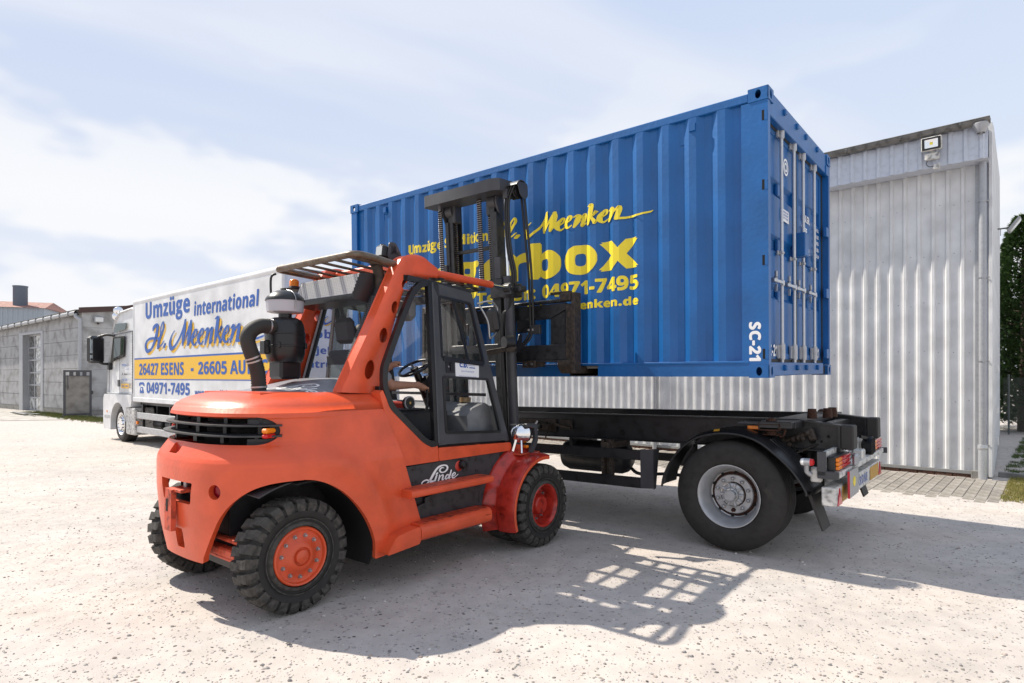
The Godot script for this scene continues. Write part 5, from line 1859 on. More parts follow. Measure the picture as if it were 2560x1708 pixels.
		b.lathe([Vector2(-0.130, 0.115), Vector2(-0.112, 0.108), Vector2(-0.105, 0.090), Vector2(-0.105, 0.070), Vector2(-0.06, 0.066), Vector2(-0.055, 0.060)], 36)
		for i in 10:
			var th := TAU * i / 10.0
			b.box(V(cos(th) * 0.090, sin(th) * 0.090, -0.098), V(0.052, 0.022, 0.034), 0.006, Basis(Vector3.BACK, th))
		put("hub", b, M.silver_paint, w)
		b = MB.new()
		b.lathe([Vector2(-0.058, 0.060), Vector2(-0.020, 0.058), Vector2(-0.012, 0.050), Vector2(-0.012, 0.0)], 8)
		b.t = Transform3D()
		b.lathe([Vector2(-0.012, 0.043), Vector2(-0.009, 0.041), Vector2(-0.009, 0.036), Vector2(-0.012, 0.035)], 24)
		for e in [[-0.014, 0.010, 0.006, 0.036], [0.006, 0.012, 0.022, 0.006], [0.010, -0.014, 0.026, 0.006], [-0.024, -0.012, 0.006, 0.03]]: b.box(V(e[0], e[1], -0.0112), V(e[2], e[3], 0.003), 0.001)
		put("hub_cap", b, M.silver_paint, w)
		for i in 10:
			b = MB.new()
			b.t = Transform3D(Basis(), V(cos(TAU * (i + 0.5) / 10) * 0.155, sin(TAU * (i + 0.5) / 10) * 0.155, -0.139))
			b.lathe([Vector2(0, 0.023), Vector2(0.006, 0.022), Vector2(0.007, 0.017), Vector2(0.028, 0.017)], 6)
			b.lathe([Vector2(0.028, 0.017), Vector2(0.036, 0.012), Vector2(0.040, 0.0)], 12)
			put("wheel_nut", b, M.rust if i == 7 and sd == 0 else M.chrome if false else M.steel, w)
	# mudguards: a bent plastic sheet with a bead along its outer edge, and rubber flaps
	var mg := [[-0.72, 0.575], [-0.69, 0.70], [-0.60, 0.87], [-0.48, 1.01], [-0.34, 1.105], [-0.18, 1.155], [-0.02, 1.172], [0.14, 1.158], [0.30, 1.10], [0.45, 0.99], [0.58, 0.865], [0.66, 0.76], [0.715, 0.66], [0.72, 0.61]]
	var gp := []
	for e in mg: gp.append(Vector2(e[0], e[1]))
	gp = spline(gp, 4)
	for sd in 2:
		var sg := 1.0 if sd == 0 else -1.0
		b = MB.new()
		var n := gp.size()
		var skin := func(s: float, t: float) -> Vector3:
			var i := clampi(int(s), 0, n - 2)
			var p: Vector2 = gp[i].lerp(gp[i + 1], s - i)
			var d: Vector2 = (gp[i + 1] - gp[i]).normalized()
			var o := Vector2(-d.y, d.x)
			var drop := 0.035 * pow(clampf((t - 0.55) / 0.45, 0.0, 1.0), 2.0)
			p -= o * drop
			return V(p.x, p.y, sg * lerpf(0.80, 1.235, t))
		b.sheet(skin, null, 0.0, n - 1.0, n * 2, 0.0, 1.0, 12, 0.006, sg)
		var edge := []
		for i in n: edge.append(skin.call(float(i) * 0.9999, 1.0))
		b.tube(edge, 0.012, 8)
		var g := put("mudguard", b, M.plastic_black, T)
		b = MB.new()
		for i in 4: b.bar(V(0.34, 1.085, sg * (0.86 + 0.07 * i)), V(0.52, 0.93, sg * (0.86 + 0.07 * i)), 0.02, 0.02)
		put("guard_rib", b, M.plastic_black, g)
		b = MB.new().box(V(-0.12, 1.162, sg * 1.20), V(0.055, 0.006, 0.030), 0.0, Basis(Vector3.BACK, 0.12) * Basis(Vector3.RIGHT, sg * 0.5))
		put("label_plate", b, M.board_yellow, g)
		b = MB.new()
		b.ext(pv([0.665, 0.64, 0.70, 0.64, 0.735, 0.50, 0.80, 0.30, 0.785, 0.295, 0.715, 0.49]), sg * 0.86, sg * 1.14)
		put("mud_flap", b, M.rubber_seal, T)
	# side guard on the near and far side
	for sd in 2:
		var z := 1.12 if sd == 0 else -1.12
		var zz := 0.03 if sd == 0 else -0.03
		b = MB.new()
		b.bb(-3.9, 0.80, z - 0.012, -0.97, 0.91, z + 0.012, 0.006)
		b.bb(-3.9, 0.50, z - 0.012, -0.97, 0.615, z + 0.012, 0.006)
		put("guard_beam", b, M.frame_black, T)
		b = MB.new()
		b.ext(pv([-0.97, 0.505, -0.82, 0.515, -0.815, 0.93, -0.97, 0.92]), z + zz, z + zz * 0.9)
		b.ext(pv([0.0, 0.505, 0.0, 0.925, 0.14, 0.925, 0.05, 0.515]), 0.0, 0.006, Transform3D(Basis(V(0, 0, -1 if sd == 0 else 1), V(0, 1, 0), V(1, 0, 0)), V(-0.822, 0, z + zz)))
		put("guard_end_plate", b, M.grey_dark, T)
		for x in [-1.47, -3.4]:
			b = MB.new()
			for q in [-0.05, 0.05]: b.bb(x + 0.06 + q - 0.018, 0.575, z - 0.075, x + 0.06 + q + 0.018, 1.0, z - 0.02)
			b.bb(x + 0.012, 0.575, z - 0.082, x + 0.108, 1.0, z - 0.076)
			b.bb(x, 0.90, minf(z, 0.66) if sd == 0 else z, x + 0.12, 0.97, z if sd == 0 else -0.66)
			var gpst := put("guard_post", b, M.rusty_steel, T)
			b = MB.new()
			for q in [-0.05, 0.05]:
				for i in 5: b.bb(x + 0.06 + q - 0.006, 0.59 + 0.035 * i, z - 0.0195, x + 0.06 + q + 0.006, 0.61 + 0.035 * i, z - 0.0185)
			put("post_hole", b, M.hollow, gpst)
	# air tank under the frame
	b = MB.new()
	b.t = axis(V(-2.42, 0.72, 0.45), Vector3.RIGHT)
	b.lathe([Vector2(0, 0), Vector2(0.0, 0.10), Vector2(0.05, 0.17), Vector2(0.12, 0.195), Vector2(0.85, 0.195), Vector2(0.92, 0.17), Vector2(0.97, 0.10), Vector2(0.97, 0)], 24)
	b.t = Transform3D()
	for x in [-2.2, -1.7]: b.bb(x, 0.72, 0.24, x + 0.04, 0.98, 0.66)
	b.tube(spline([V(-1.45, 0.60, 0.45), V(-1.3, 0.55, 0.5), V(-0.9, 0.58, 0.5), V(-0.3, 0.55, 0.5)], 4), 0.02, 6)
	put("air_tank", b, M.frame_black, T)
	# valves at the front end of the near rail
	b = MB.new()
	b.bb(-2.96, 1.02, 0.695, -2.36, 1.18, 0.72, 0.004); b.bb(-2.30, 1.06, 0.695, -2.12, 1.18, 0.715, 0.004)
	b.bar(V(-2.36, 1.12, 0.74), V(-2.13, 1.075, 0.74), 0.03, 0.03)
	b.box(V(-2.56, 1.09, 0.74), V(0.16, 0.10, 0.06), 0.02)
	put("valve_block", b, M.rusty_steel, T)
	b = MB.new()
	b.ext(pv([-2.70, 1.09, -2.64, 1.16, -2.58, 1.09, -2.64, 1.02]), 0.74, 0.746)
	put("valve_plate", b, M.sticker, T)
	for e in [[-2.72, "red_lens"], [-2.575, "plastic_black"]]:
		b = MB.new()
		b.t = axis(V(e[0], 1.085, 0.745), Vector3.BACK)
		b.lathe([Vector2(0, 0.015), Vector2(0.02, 0.015), Vector2(0.02, 0.028), Vector2(0.045, 0.028), Vector2(0.05, 0)], 14)
		put("valve_knob", b, M[e[1]], T)
	for x in [-2.46, -2.88]:
		b = MB.new()
		b.t = axis(V(x, 1.075, 0.73), Vector3.BACK)
		b.lathe([Vector2(0, 0.05), Vector2(0.03, 0.045), Vector2(0.03, 0.028), Vector2(0.05, 0.025), Vector2(0.05, 0)], 14)
		b.t = Transform3D()
		b.bar(V(x, 1.05, 0.76), V(x - 0.03, 0.94, 0.77), 0.014, 0.014)
		put("hose_coupling", b, M.rusty_steel, T)
	# rear: light bar, ledge, lamps, number plate, underrun bar
	b = MB.new()
	b.bb(0.80, 0.83, -1.2, 0.838, 1.005, 1.2, 0.004)
	b.bb(0.838, 0.785, -1.22, 0.95, 0.835, 1.2, 0.004)
	put("light_bar", b, M.white_dirty, T)
	b = MB.new()
	b.bb(0.775, 0.80, 1.195, 0.845, 1.01, 1.225, 0.003); b.bb(0.775, 0.775, 1.195, 0.945, 0.84, 1.225, 0.003)
	b.bb(0.775, 0.775, -1.225, 0.985, 0.84, -1.195, 0.003)
	put("bar_bracket", b, M.grey_dark, T)
	for e in [[1.16, 0.62, 1.0], [-0.72, -1.20, -1.0]]:
		b = MB.new()
		b.bb(0.84, 0.835, e[1], 0.905, 0.965, e[0], 0.008)
		var lamp := put("tail_lamp", b, M.plastic_black, T)
		for i in 3:
			b = MB.new()
			b.bb(0.905, 0.848 + 0.036 * i, e[1] + 0.01, 0.935, 0.880 + 0.036 * i, e[0] - 0.15, 0.006)
			put("red_lens", b, M.red_lens, lamp)
			b = MB.new()
			b.bb(0.905, 0.848 + 0.036 * i, e[0] - 0.145, 0.935, 0.880 + 0.036 * i, e[0] - 0.01, 0.006)
			put("amber_lens", b, M.amber, lamp)
	b = MB.new()
	b.box(V(0.97, 0.885, 0.60), V(0.04, 0.11, 0.14), 0.02)
	b.bar(V(0.85, 0.95, 0.60), V(0.97, 0.94, 0.60), 0.02, 0.02)
	put("plate_lamp", b, M.zinc, T)
	b = MB.new().bb(0.839, 0.842, 0.12, 0.846, 0.955, 0.62, 0.002)
	var np := put("number_plate", b, M.text_white, T)
	var kn := Transform3D(Basis(V(0, 0, -1), V(0, 1, 0), V(1, 0, 0)), V(0.847, 0, 0))
	b = MB.new().ring(rrect(-0.615, 0.846, -0.125, 0.951, 0.01), rrect(-0.610, 0.851, -0.130, 0.946, 0.008), 0.0, 0.001, kn)
	put("plate_border", b, M.text_dark, np)
	b = MB.new().bb(0.8465, 0.851, 0.575, 0.8475, 0.946, 0.61)
	put("plate_band", b, M.truck_blue, np)
	b = MB.new().ext(oval(-0.435, 0.90, 0.016, 0.022, 12), 0.0, 0.001, kn)
	put("plate_seal", b, M.red_lens, np)
	print_text("plate_text", "HN 232", [-0.40, 0.864, -0.15, 0.936], kn, 0.0006, M.text_dark, np)
	print_text("plate_text", "M", [-0.55, 0.864, -0.47, 0.936], kn, 0.0006, M.text_dark, np)
	b = MB.new()
	b.box(V(0.90, 0.875, 0.0), V(0.09, 0.11, 0.15), 0.015)
	put("reversing_lamp", b, M.clear_lens, T)
	b = MB.new()
	b.t = axis(V(0.93, 0.93, -0.42), V(1, 0, 0))
	b.lathe([Vector2(-0.08, 0.03), Vector2(-0.06, 0.07), Vector2(0.0, 0.095), Vector2(0.03, 0.098), Vector2(0.03, 0.09)], 22)
	for i in 5: b.bar(V(-0.09 + 0.045 * i, -0.08, 0.035), V(-0.09 + 0.045 * i, 0.08, 0.035), 0.006, 0.006)
	b.t = Transform3D()
	b.bar(V(0.84, 0.84, -0.42), V(0.92, 0.86, -0.42), 0.04, 0.06)
	b.bar(V(0.86, 1.03, -0.30), V(0.93, 1.0, -0.40), 0.03, 0.03)
	put("work_lamp", b, M.plastic_black, T)
	b = MB.new().bb(0.80, 0.535, -1.2, 0.92, 0.70, 1.2, 0.008)
	b.bb(0.70, 0.60, 0.5, 0.80, 0.95, 0.6); b.bb(0.70, 0.60, -0.6, 0.80, 0.95, -0.5)
	var ur := put("underrun_bar", b, M.white_dirty, T)
	for z in [1.09, -1.09]:
		b = MB.new()
		b.ext(pv([-z - 0.09, 0.54, -z + 0.09, 0.54, -z, 0.685]), 0.0, 0.008, Transform3D(Basis(V(0, 0, -1), V(0, 1, 0), V(1, 0, 0)), V(0.9205, 0, 0)))
		put("red_triangle", b, M.red_reflector, ur)
	for e in [[0.97, 0.42], [-0.46, -0.98]]:
		b = MB.new().bb(0.9205, 0.55, e[1], 0.925, 0.685, e[0], 0.001)
		put("yellow_board", b, M.board_yellow, ur)
	var ku := Transform3D(Basis(V(0, 0, -1), V(0, 1, 0), V(1, 0, 0)), V(0.9206, 0, 0))
	print_text("lettering", "KRONE", [-0.22, 0.575, 0.30, 0.665], ku, 0.0006, M.truck_blue, ur, true)
	b = MB.new()
	b.ext(pv([-0.33, 0.57, -0.27, 0.57, -0.27, 0.60, -0.285, 0.60, -0.285, 0.645, -0.30, 0.665, -0.315, 0.645, -0.315, 0.60, -0.33, 0.60]), 0.0, 0.001, ku)
	put("emblem", b, M.zinc, ur)
	b = MB.new()
	b.box(V(0.975, 0.70, 0.76), V(0.012, 0.24, 0.42), 0.0)
	var hp := put("hanging_plate", b, M.zinc, T)
	b = MB.new().bb(0.966, 0.58, 0.968, 0.984, 0.82, 0.975)
	put("plate_edge", b, M.red_reflector, hp)
	b = MB.new().ext(oval(-0.76, 0.71, 0.05, 0.045, 16), 0.0, 0.004, Transform3D(Basis(V(0, 0, -1), V(0, 1, 0), V(1, 0, 0)), V(0.9812, 0, 0)))
	put("yellow_reflector", b, M.text_yellow, hp)
	# marker lamps
	b = MB.new()
	b.box(V(0.755, 0.80, 1.16), V(0.09, 0.13, 0.06), 0.01)
	put("lamp_bracket", b, M.white_dirty, T)
	b = MB.new()
	b.tube(spline([V(0.72, 0.80, 1.20), V(0.69, 0.83, 1.22), V(0.695, 0.90, 1.24)], 4), 0.022, 8)
	b.tube([V(0.675, 0.915, 1.24), V(0.725, 0.915, 1.24)], 0.034, 14)
	var ml := put("marker_lamp", b, M.zinc, T)
	b = MB.new()
	b.t = axis(V(0.725, 0.915, 1.24), V(1, 0, 0))
	b.lathe([Vector2(0, 0.033), Vector2(0.025, 0.028), Vector2(0.036, 0)], 14)
	put("red_glass", b, M.red_lens, ml)
	b = MB.new()
	b.t = axis(V(0.675, 0.915, 1.24), V(-1, 0, 0))
	b.lathe([Vector2(0, 0.033), Vector2(0.025, 0.028), Vector2(0.036, 0)], 14)
	put("white_glass", b, M.text_white, ml)
	b = MB.new().bb(0.10, 1.165, 0.95, 0.215, 1.20, 0.975, 0.005)
	put("side_marker", b, M.amber, T)
	b = MB.new().bb(0.0, 1.215, 0.80, 0.235, 1.235, 0.96, 0.003)
	put("guard_strip", b, M.grey_dark, T)
	# drawbar towards the front, and the far end's support leg
	b = MB.new()
	b.bar(V(-5.5, 1.05, 0.6), V(-7.4, 0.75, 0.0), 0.1, 0.14)
	b.bar(V(-5.5, 1.05, -0.6), V(-7.4, 0.75, 0.0), 0.1, 0.14)
	b.bb(-5.75, 0.0, -0.06, -5.63, 1.0, 0.06)
	b.bb(-5.85, -0.08, -0.15, -5.53, 0.02, 0.15)
	put("drawbar", b, M.frame_black, T)
	b = MB.new()
	b.bb(-2.72, 0.62, -0.6, -2.56, 0.97, -0.45)
	put("hanger", b, M.frame_black, T)

# ---------------------------------------------------------------- the forklift
# local frame: x forward, y up, z to its right (the side that faces the camera)
const BODY_D := [[0.25, 0.085], [0.35, 0.056], [0.6, 0.02], [0.85, 0.0], [1.03, 0.0], [1.075, 0.006], [1.10, 0.018], [1.195, 0.082], [1.22, 0.092], [1.375, 0.100], [1.392, 0.088], [1.42, 0.096]]
const SIDE_D := [[0.25, 0.012], [0.40, 0.0], [1.03, 0.0], [1.12, 0.014], [1.22, 0.045], [1.36, 0.078], [1.42, 0.098]]

func outline(s: float, d: float) -> Vector2:
	# s = 0 is the middle of the rear, 1 where the flank begins, beyond that along the flank
	var a := 0.873 - d
	var b := 0.92 - d
	var q := absf(s)
	var sg := signf(s)
	if q >= 1.0: return Vector2(0.35 + (q - 1.0) * 0.9, sg * b)
	var th := q * PI / 2.0
	return Vector2(0.35 - a * pow(maxf(cos(th), 0.0), 0.769), sg * b * pow(maxf(sin(th), 0.0), 0.769))
func body_d(s: float, h: float) -> float:
	return lerpf(lut(BODY_D, h), lut(SIDE_D, h), smoothstep(0.80, 1.12, absf(s)))
func body_at(s: float, h: float) -> Vector3:
	var p := outline(s, body_d(s, h))
	# the flank swells a little over the wheel
	var sw := 0.022 * exp(-pow((Vector2(p.x - 0.02, (h - 0.42)).length() - 0.66) / 0.09, 2.0)) * smoothstep(0.7, 0.95, absf(s))
	return V(p.x, h, p.y + signf(s) * sw)
func slot_f(p: Vector3) -> float:     # > 0 inside the grille opening
	var y := (p.y - 1.297) / 0.0985
	if p.x > -0.26 and absf(p.z) > 0.4: return 1.0 - sqrt(pow((p.x + 0.26) / 0.155, 2.0) + y * y)
	return 1.0 - absf(y)
func arch_f(p: Vector3) -> float:     # > 0 inside the wheel arch
	if absf(p.z) < 0.3: return -1.0
	var y := maxf(0.0, p.y - 0.36) / 0.59
	var f := pow(absf(p.x) / 0.45, 3.4) + pow(y, 3.4) if p.x < 0.0 else pow(p.x / 0.585, 1.65) + pow(y, 1.65)
	return 1.0 - f
func body_mask(s: float, h: float, p: Vector3) -> float:
	var m := maxf(slot_f(p), arch_f(p))
	if absf(s) < 1.0: m = maxf(m, (0.35 - h) * 4.0 * (1.0 - smoothstep(0.9, 1.0, absf(s))) - 0.0001)
	m = maxf(m, (lerpf(0.262, 0.315, clampf((p.x - 0.6) / 0.45, 0.0, 1.0)) - h) * 4.0)
	var fe := lut([[0.30, 1.09], [0.435, 1.075], [0.926, 0.907], [1.23, 0.80], [1.42, 0.745]], h)
	m = maxf(m, (p.x - fe) * 4.0)
	for z in [0.49, -0.49]: m = maxf(m, 1.0 - V(p.x + 0.455, p.y - 0.88, p.z - z).length() / 0.052)
	if p.x < -0.2:
		m = maxf(m, 1.0 - maxf(absf(p.z - 0.02) / (0.25 - 0.25 * (0.93 - h) * 0.8), absf(h - 0.848) / 0.078))
		m = maxf(m, 1.0 - maxf(absf(p.z - 0.025) / 0.062, absf(h - 0.50) / 0.075))
		m = maxf(m, 1.0 - maxf(absf(p.z + 0.08) / 0.075, absf(h - 1.15) / 0.036))
	return m

func lug_wheel(parent: Node, at: Vector3, right: bool, dish: float, dual: bool, turn: float) -> void:
	var w := node("wheel", parent, Transform3D(Basis(Vector3.UP, 0.0 if right else PI), at))
	var ty := lug_tyre(0.408, 0.215, 0.235, 25, turn)
	var t := put("tyre", ty[0], M.rubber, w)
	put("tread", ty[1], M.rubber_dusty, t)
	var b := MB.new()
	b.lathe([Vector2(0.006, 0.216), Vector2(0.002, 0.238), Vector2(-0.010, 0.246)], 40)
	b.lathe([Vector2(0.0075, 0.262), Vector2(0.0078, 0.270)], 40)
	put("tyre_band", b, M.rubber_dusty, t)
	b = MB.new()
	if dish > 0.0:
		b.lathe([Vector2(-0.03, 0.218), Vector2(0.004, 0.214), Vector2(0.008, 0.205), Vector2(0.000, 0.196), Vector2(-0.035, 0.186), Vector2(-dish + 0.02, 0.172), Vector2(-dish, 0.165), Vector2(-dish - 0.004, 0.135), Vector2(-dish - 0.004, 0.0)], 40)
		b.lathe([Vector2(-dish, 0.105), Vector2(-dish + 0.06, 0.095), Vector2(-dish + 0.075, 0.08), Vector2(-dish + 0.075, 0)], 28)
	else:
		b.lathe([Vector2(-0.03, 0.212), Vector2(0.008, 0.208), Vector2(0.016, 0.200), Vector2(0.012, 0.190), Vector2(-0.010, 0.183), Vector2(-0.014, 0.160), Vector2(-0.012, 0.128), Vector2(-0.008, 0.124), Vector2(-0.006, 0.112), Vector2(0.012, 0.098), Vector2(0.020, 0.080), Vector2(0.020, 0.068), Vector2(0.006, 0.060), Vector2(0.006, 0.052), Vector2(0.026, 0.048), Vector2(0.032, 0.036), Vector2(0.035, 0)], 44)
	put("rim", b, M.red_gloss if dish > 0.0 else M.orange, w)
	for i in 11:
		var th := TAU * (i + 0.25) / 11.0
		b = MB.new()
		nut(b, V(cos(th) * 0.146, sin(th) * 0.146, -dish - 0.004 if dish > 0.0 else -0.013), 0.0115, 0.020)
		put("wheel_nut", b, M.steel, w)
	if dual:
		ty = lug_tyre(0.408, 0.215, 0.235, 25, turn + 0.1)
		var w2 := node("inner_wheel", parent, Transform3D(Basis(Vector3.UP, 0.0 if right else PI), at - V(0, 0, 0.30 * (1.0 if right else -1.0))))
		put("tyre", ty[0], M.rubber, w2)
		put("tread", ty[1], M.rubber_dusty, w2)

func forklift() -> void:
	var F := thing("forklift", "red orange forklift with dark cab and raised mast, carrying the blue container", "forklift", V(-2.15, 0, -4.858), deg_to_rad(50.9))
	var b := MB.new()
	b.sheet(body_at, body_mask, -1.86, 1.86, 300, 0.255, 1.42, 96, 0.045, 1.0)
	put("body", b, M.orange, F)
	# hood, drawn in towards the cab
	b = MB.new()
	var hood := func(s: float, t: float) -> Vector3:
		var p := outline(s, lerpf(0.096, 0.50, t) if absf(s) < 5.0 else 0.0)
		p.x = minf(p.x, lerpf(0.74, 0.80, t))
		return V(p.x, 1.42 + 0.142 * sin(PI * 0.5 * pow(t, 0.55)), p.y)
	b.sheet(hood, null, -1.46, 1.46, 120, 0.0, 1.0, 14, 0.0, 1.0)
	b.bb(-0.1, 1.54, -0.45, 0.80, 1.562, 0.45)
	put("hood", b, M.orange, F)
	# grille: a dark hollow, end pieces with the tail lamps, two long slats and slanted fins
	b = MB.new()
	var gb := func(s: float, h: float) -> Vector3:
		var p := outline(s, 0.26)
		return V(p.x, h, p.y)
	b.sheet(gb, null, -1.1, 1.1, 60, 1.15, 1.44, 2, 0.0, 1.0)
	var gr := put("grille", b, M.hollow, F)
	b = MB.new()
	var gf := func(s: float, h: float) -> Vector3:
		var p := outline(s, body_d(s, h) + 0.022)
		return V(p.x, h, p.y)
	var gm := func(s: float, h: float, p: Vector3) -> float:
		var m := -slot_f(p) - 0.06
		m = maxf(m, (lerpf(-0.44, -0.40, (h - 1.2) / 0.2) - p.x) * 6.0)
		m = maxf(m, 1.0 - maxf(absf(p.x + 0.235 + 0.1 * (h - 1.29)) / 0.085, absf(h - 1.285) / 0.047))
		return m
	b.sheet(gf, gm, 0.45, 1.1, 90, 1.19, 1.41, 44, 0.02, 1.0)
	b.sheet(gf, gm, -1.1, -0.45, 90, 1.19, 1.41, 44, 0.02, 1.0)
	put("end_frame", b, M.grey_panel, gr)
	for y in [1.340, 1.268]:
		b = MB.new()
		var sl := func(s: float, t: float) -> Vector3:
			var p := outline(s, lut(BODY_D, y) + lerpf(-0.035 if y > 1.3 else -0.050, 0.09, t))
			return V(p.x, y + 0.010 * t, p.y)
		b.sheet(sl, null, -0.68, 0.68, 80, 0.0, 1.0, 3, 0.011, 1.0)
		put("slat", b, M.grey_panel, gr)
	for s in [-0.62, -0.40, -0.18, 0.04, 0.27, 0.52]:
		b = MB.new()
		for e in [[1.205, 0.0], [1.275, 0.022], [1.345, 0.030]]:
			var p0 := outline(s + e[1] - 0.02, 0.115)
			var p1 := outline(s + e[1] - 0.02, 0.20)
			var y1: float = e[0] + 0.06
			var q := outline(s + e[1] + 0.005, 0.118)
			b.quad(V(p0.x, e[0], p0.y), V(q.x, e[0], q.y), V(q.x, y1, q.y), V(p0.x, y1, p0.y), V(-1, 0, 0))
			b.quad(V(p0.x, e[0], p0.y), V(p1.x, e[0], p1.y), V(p1.x, y1, p1.y), V(p0.x, y1, p0.y), V(0, 0, 1))
		put("fin", b, M.grille_black, gr)
	for z in [1.0, -1.0]:
		b = MB.new()
		b.box(V(-0.19, 1.302, z * 0.735), V(0.10, 0.035, 0.05), 0.01, Basis(Vector3.UP, z * 0.35))
		put("amber_lamp", b, M.amber, gr)
		b = MB.new()
		b.box(V(-0.19, 1.266, z * 0.735), V(0.10, 0.030, 0.05), 0.01, Basis(Vector3.UP, z * 0.35))
		put("red_lamp", b, M.red_lens, gr)
		b = MB.new()
		b.t = axis(V(-0.42, 0.88, z * 0.45), V(-0.70, 0, 0.70 * z))
		b.lathe([Vector2(-0.03, 0.0), Vector2(-0.03, 0.055)], 20)
		put("round_reflector", b, M.red_reflector, F)
		b = MB.new()
		b.t = axis(V(-0.42, 0.88, z * 0.45), V(-0.70, 0, 0.70 * z))
		b.lathe([Vector2(-0.03, 0.056), Vector2(0.012, 0.056)], 20)
		put("reflector_well", b, M.grille_black, F)
	# towing jaw in the counterweight
	b = MB.new()
	b.bb(-0.36, 0.76, -0.27, -0.34, 0.94, 0.30); b.bb(-0.50, 0.758, -0.26, -0.34, 0.768, 0.28); b.bb(-0.36, 0.42, -0.07, -0.34, 0.6, 0.1)
	b.bb(-0.45, 0.41, -0.05, -0.30, 0.422, 0.1)
	put("tow_recess", b, M.grille_black, F)
	b = MB.new()
	b.ext(pv([-0.065, 0.56, 0.045, 0.56, 0.05, 0.72, 0.055, 0.86, -0.05, 0.868, -0.06, 0.72]), 0.0, 0.035, Transform3D(Basis(V(0, 0, 1), V(0, 1, 0), V(-1, 0, 0)), V(-0.525, 0, 0)))
	b.bb(-0.54, 0.845, -0.045, -0.38, 0.868, 0.16, 0.004)
	put("tow_plate", b, M.orange_worn, F)
	b = MB.new().bb(-0.562, 0.70, -0.035, -0.5605, 0.79, -0.005)
	put("plate_slot", b, M.hollow, F)
	b = MB.new()
	b.tube([V(-0.45, 0.83, 0.04), V(-0.45, 0.95, 0.04)], 0.018, 10)
	put("tow_pin", b, M.steel, F)
	b = MB.new()
	b.bb(-0.44, 1.10, -0.17, -0.36, 1.20, 0.01)
	put("lift_eye_recess", b, M.red_gloss, F)
	# grey bonnet hump with the maker's script
	b = MB.new()
	var hp := func(s: float, t: float) -> Vector3:
		var k := 1.0 - pow(absf(s), 5.0)
		var y := 1.54 + (0.022 + 0.108 * smoothstep(0.0, 1.0, t)) * k
		return V(lerpf(0.10, 0.78, t), y, lerpf(-0.64, 0.56, (s + 1.0) / 2.0))
	b.sheet(hp, null, -1.0, 1.0, 40, 0.0, 1.0, 14, 0.0, -1.0)
	put("bonnet_cover", b, M.grey_hood, F)
	var kl := Transform3D(Basis(V(0, 0, 1), V(0.92, 0.30, 0).normalized(), V(-0.31, 0.95, 0).normalized()), V(0.25, 1.571, 0.10))
	b = MB.new()
	var lf := func(s: float, t: float) -> Vector3: return hp.call(s, t) + V(-0.001, 0.0015, 0)
	var fh := func(p: Vector2) -> Vector2: return Vector2((p.x - 1.29) * 1.55, (p.y - 0.753) * 1.7)
	var qq := 0
	for t in brush(SCRIPT_L, fh, 1.5):
		for i in t.size():
			var zz: float = t[i].x + 0.16
			var uu: float = clampf(0.24 + t[i].y * 0.92, 0.10, 0.78)
			t[i] = Vector2(zz, uu)
		for i in range(0, t.size(), 3):
			var c := []
			for e in 3:
				var P: Vector3 = hp.call((t[i + e].x + 0.64) / 0.60 - 1.0, (t[i + e].y - 0.10) / 0.68)
				c.append(P + V(-0.0006, 0.002 + 0.0004 * qq, 0))
			b.ft(c[0], c[1], c[2], Vector3.UP)
		qq += 1
	put("bonnet_script", b, M.text_white, F)
	# chassis, axle, inner mudguards
	b = MB.new()
	b.bb(-0.30, 0.30, -0.40, 2.3, 1.0, 0.40)
	b.bb(0.62, 0.30, -0.84, 2.05, 0.98, 0.84)
	b.bb(0.5, 0.90, -0.70, 2.3, 1.05, 0.70)
	put("chassis", b, M.grille_black, F)
	b = MB.new()
	b.bb(-0.10, 0.32, -0.62, 0.10, 0.48, 0.62, 0.02)
	b.bb(-0.36, 0.40, -0.35, -0.14, 0.46, 0.58, 0.01)
	b.bb(-0.34, 0.50, -0.3, -0.10, 0.53, 0.60, 0.01)
	b.tube([V(-0.30, 0.37, -0.5), V(-0.30, 0.37, 0.60)], 0.022, 8)
	b.tube([V(0, 0.41, -0.8), V(0, 0.41, 0.8)], 0.06, 10)
	b.tube([V(2.489, 0.41, -1.0), V(2.489, 0.41, 1.0)], 0.12, 12)
	put("axle", b, M.orange_worn, F)
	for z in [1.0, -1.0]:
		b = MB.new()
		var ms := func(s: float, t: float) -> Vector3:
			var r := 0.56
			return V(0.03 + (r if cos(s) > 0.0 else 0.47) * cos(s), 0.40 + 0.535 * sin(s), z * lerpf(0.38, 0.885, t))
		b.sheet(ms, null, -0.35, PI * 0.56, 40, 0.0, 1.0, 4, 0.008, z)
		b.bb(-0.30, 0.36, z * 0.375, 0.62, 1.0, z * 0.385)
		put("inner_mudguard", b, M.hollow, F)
		b = MB.new()
		var fl := func(s: float, t: float) -> Vector3:
			return V(lerpf(-0.30, 0.02, s), 0.872 + 0.075 * s + 0.02 * sin(s * PI) - 0.012 * t, z * lerpf(0.45, 0.80, t))
		b.sheet(fl, null, 0.0, 1.0, 16, 0.0, 1.0, 8, 0.01, -z)
		put("mud_lip", b, M.grey_panel, F)
	# wheels: single at the rear, twin at the front
	for z in [1.0, -1.0]:
		lug_wheel(F, V(0.0, 0.40, z * 0.83), z > 0, 0.0, false, 0.05)
		lug_wheel(F, V(2.489, 0.40, z * 1.17), z > 0, 0.11, true, 0.02)
	forklift_sides(F)
	forklift_cab(F)
	forklift_mast(F)

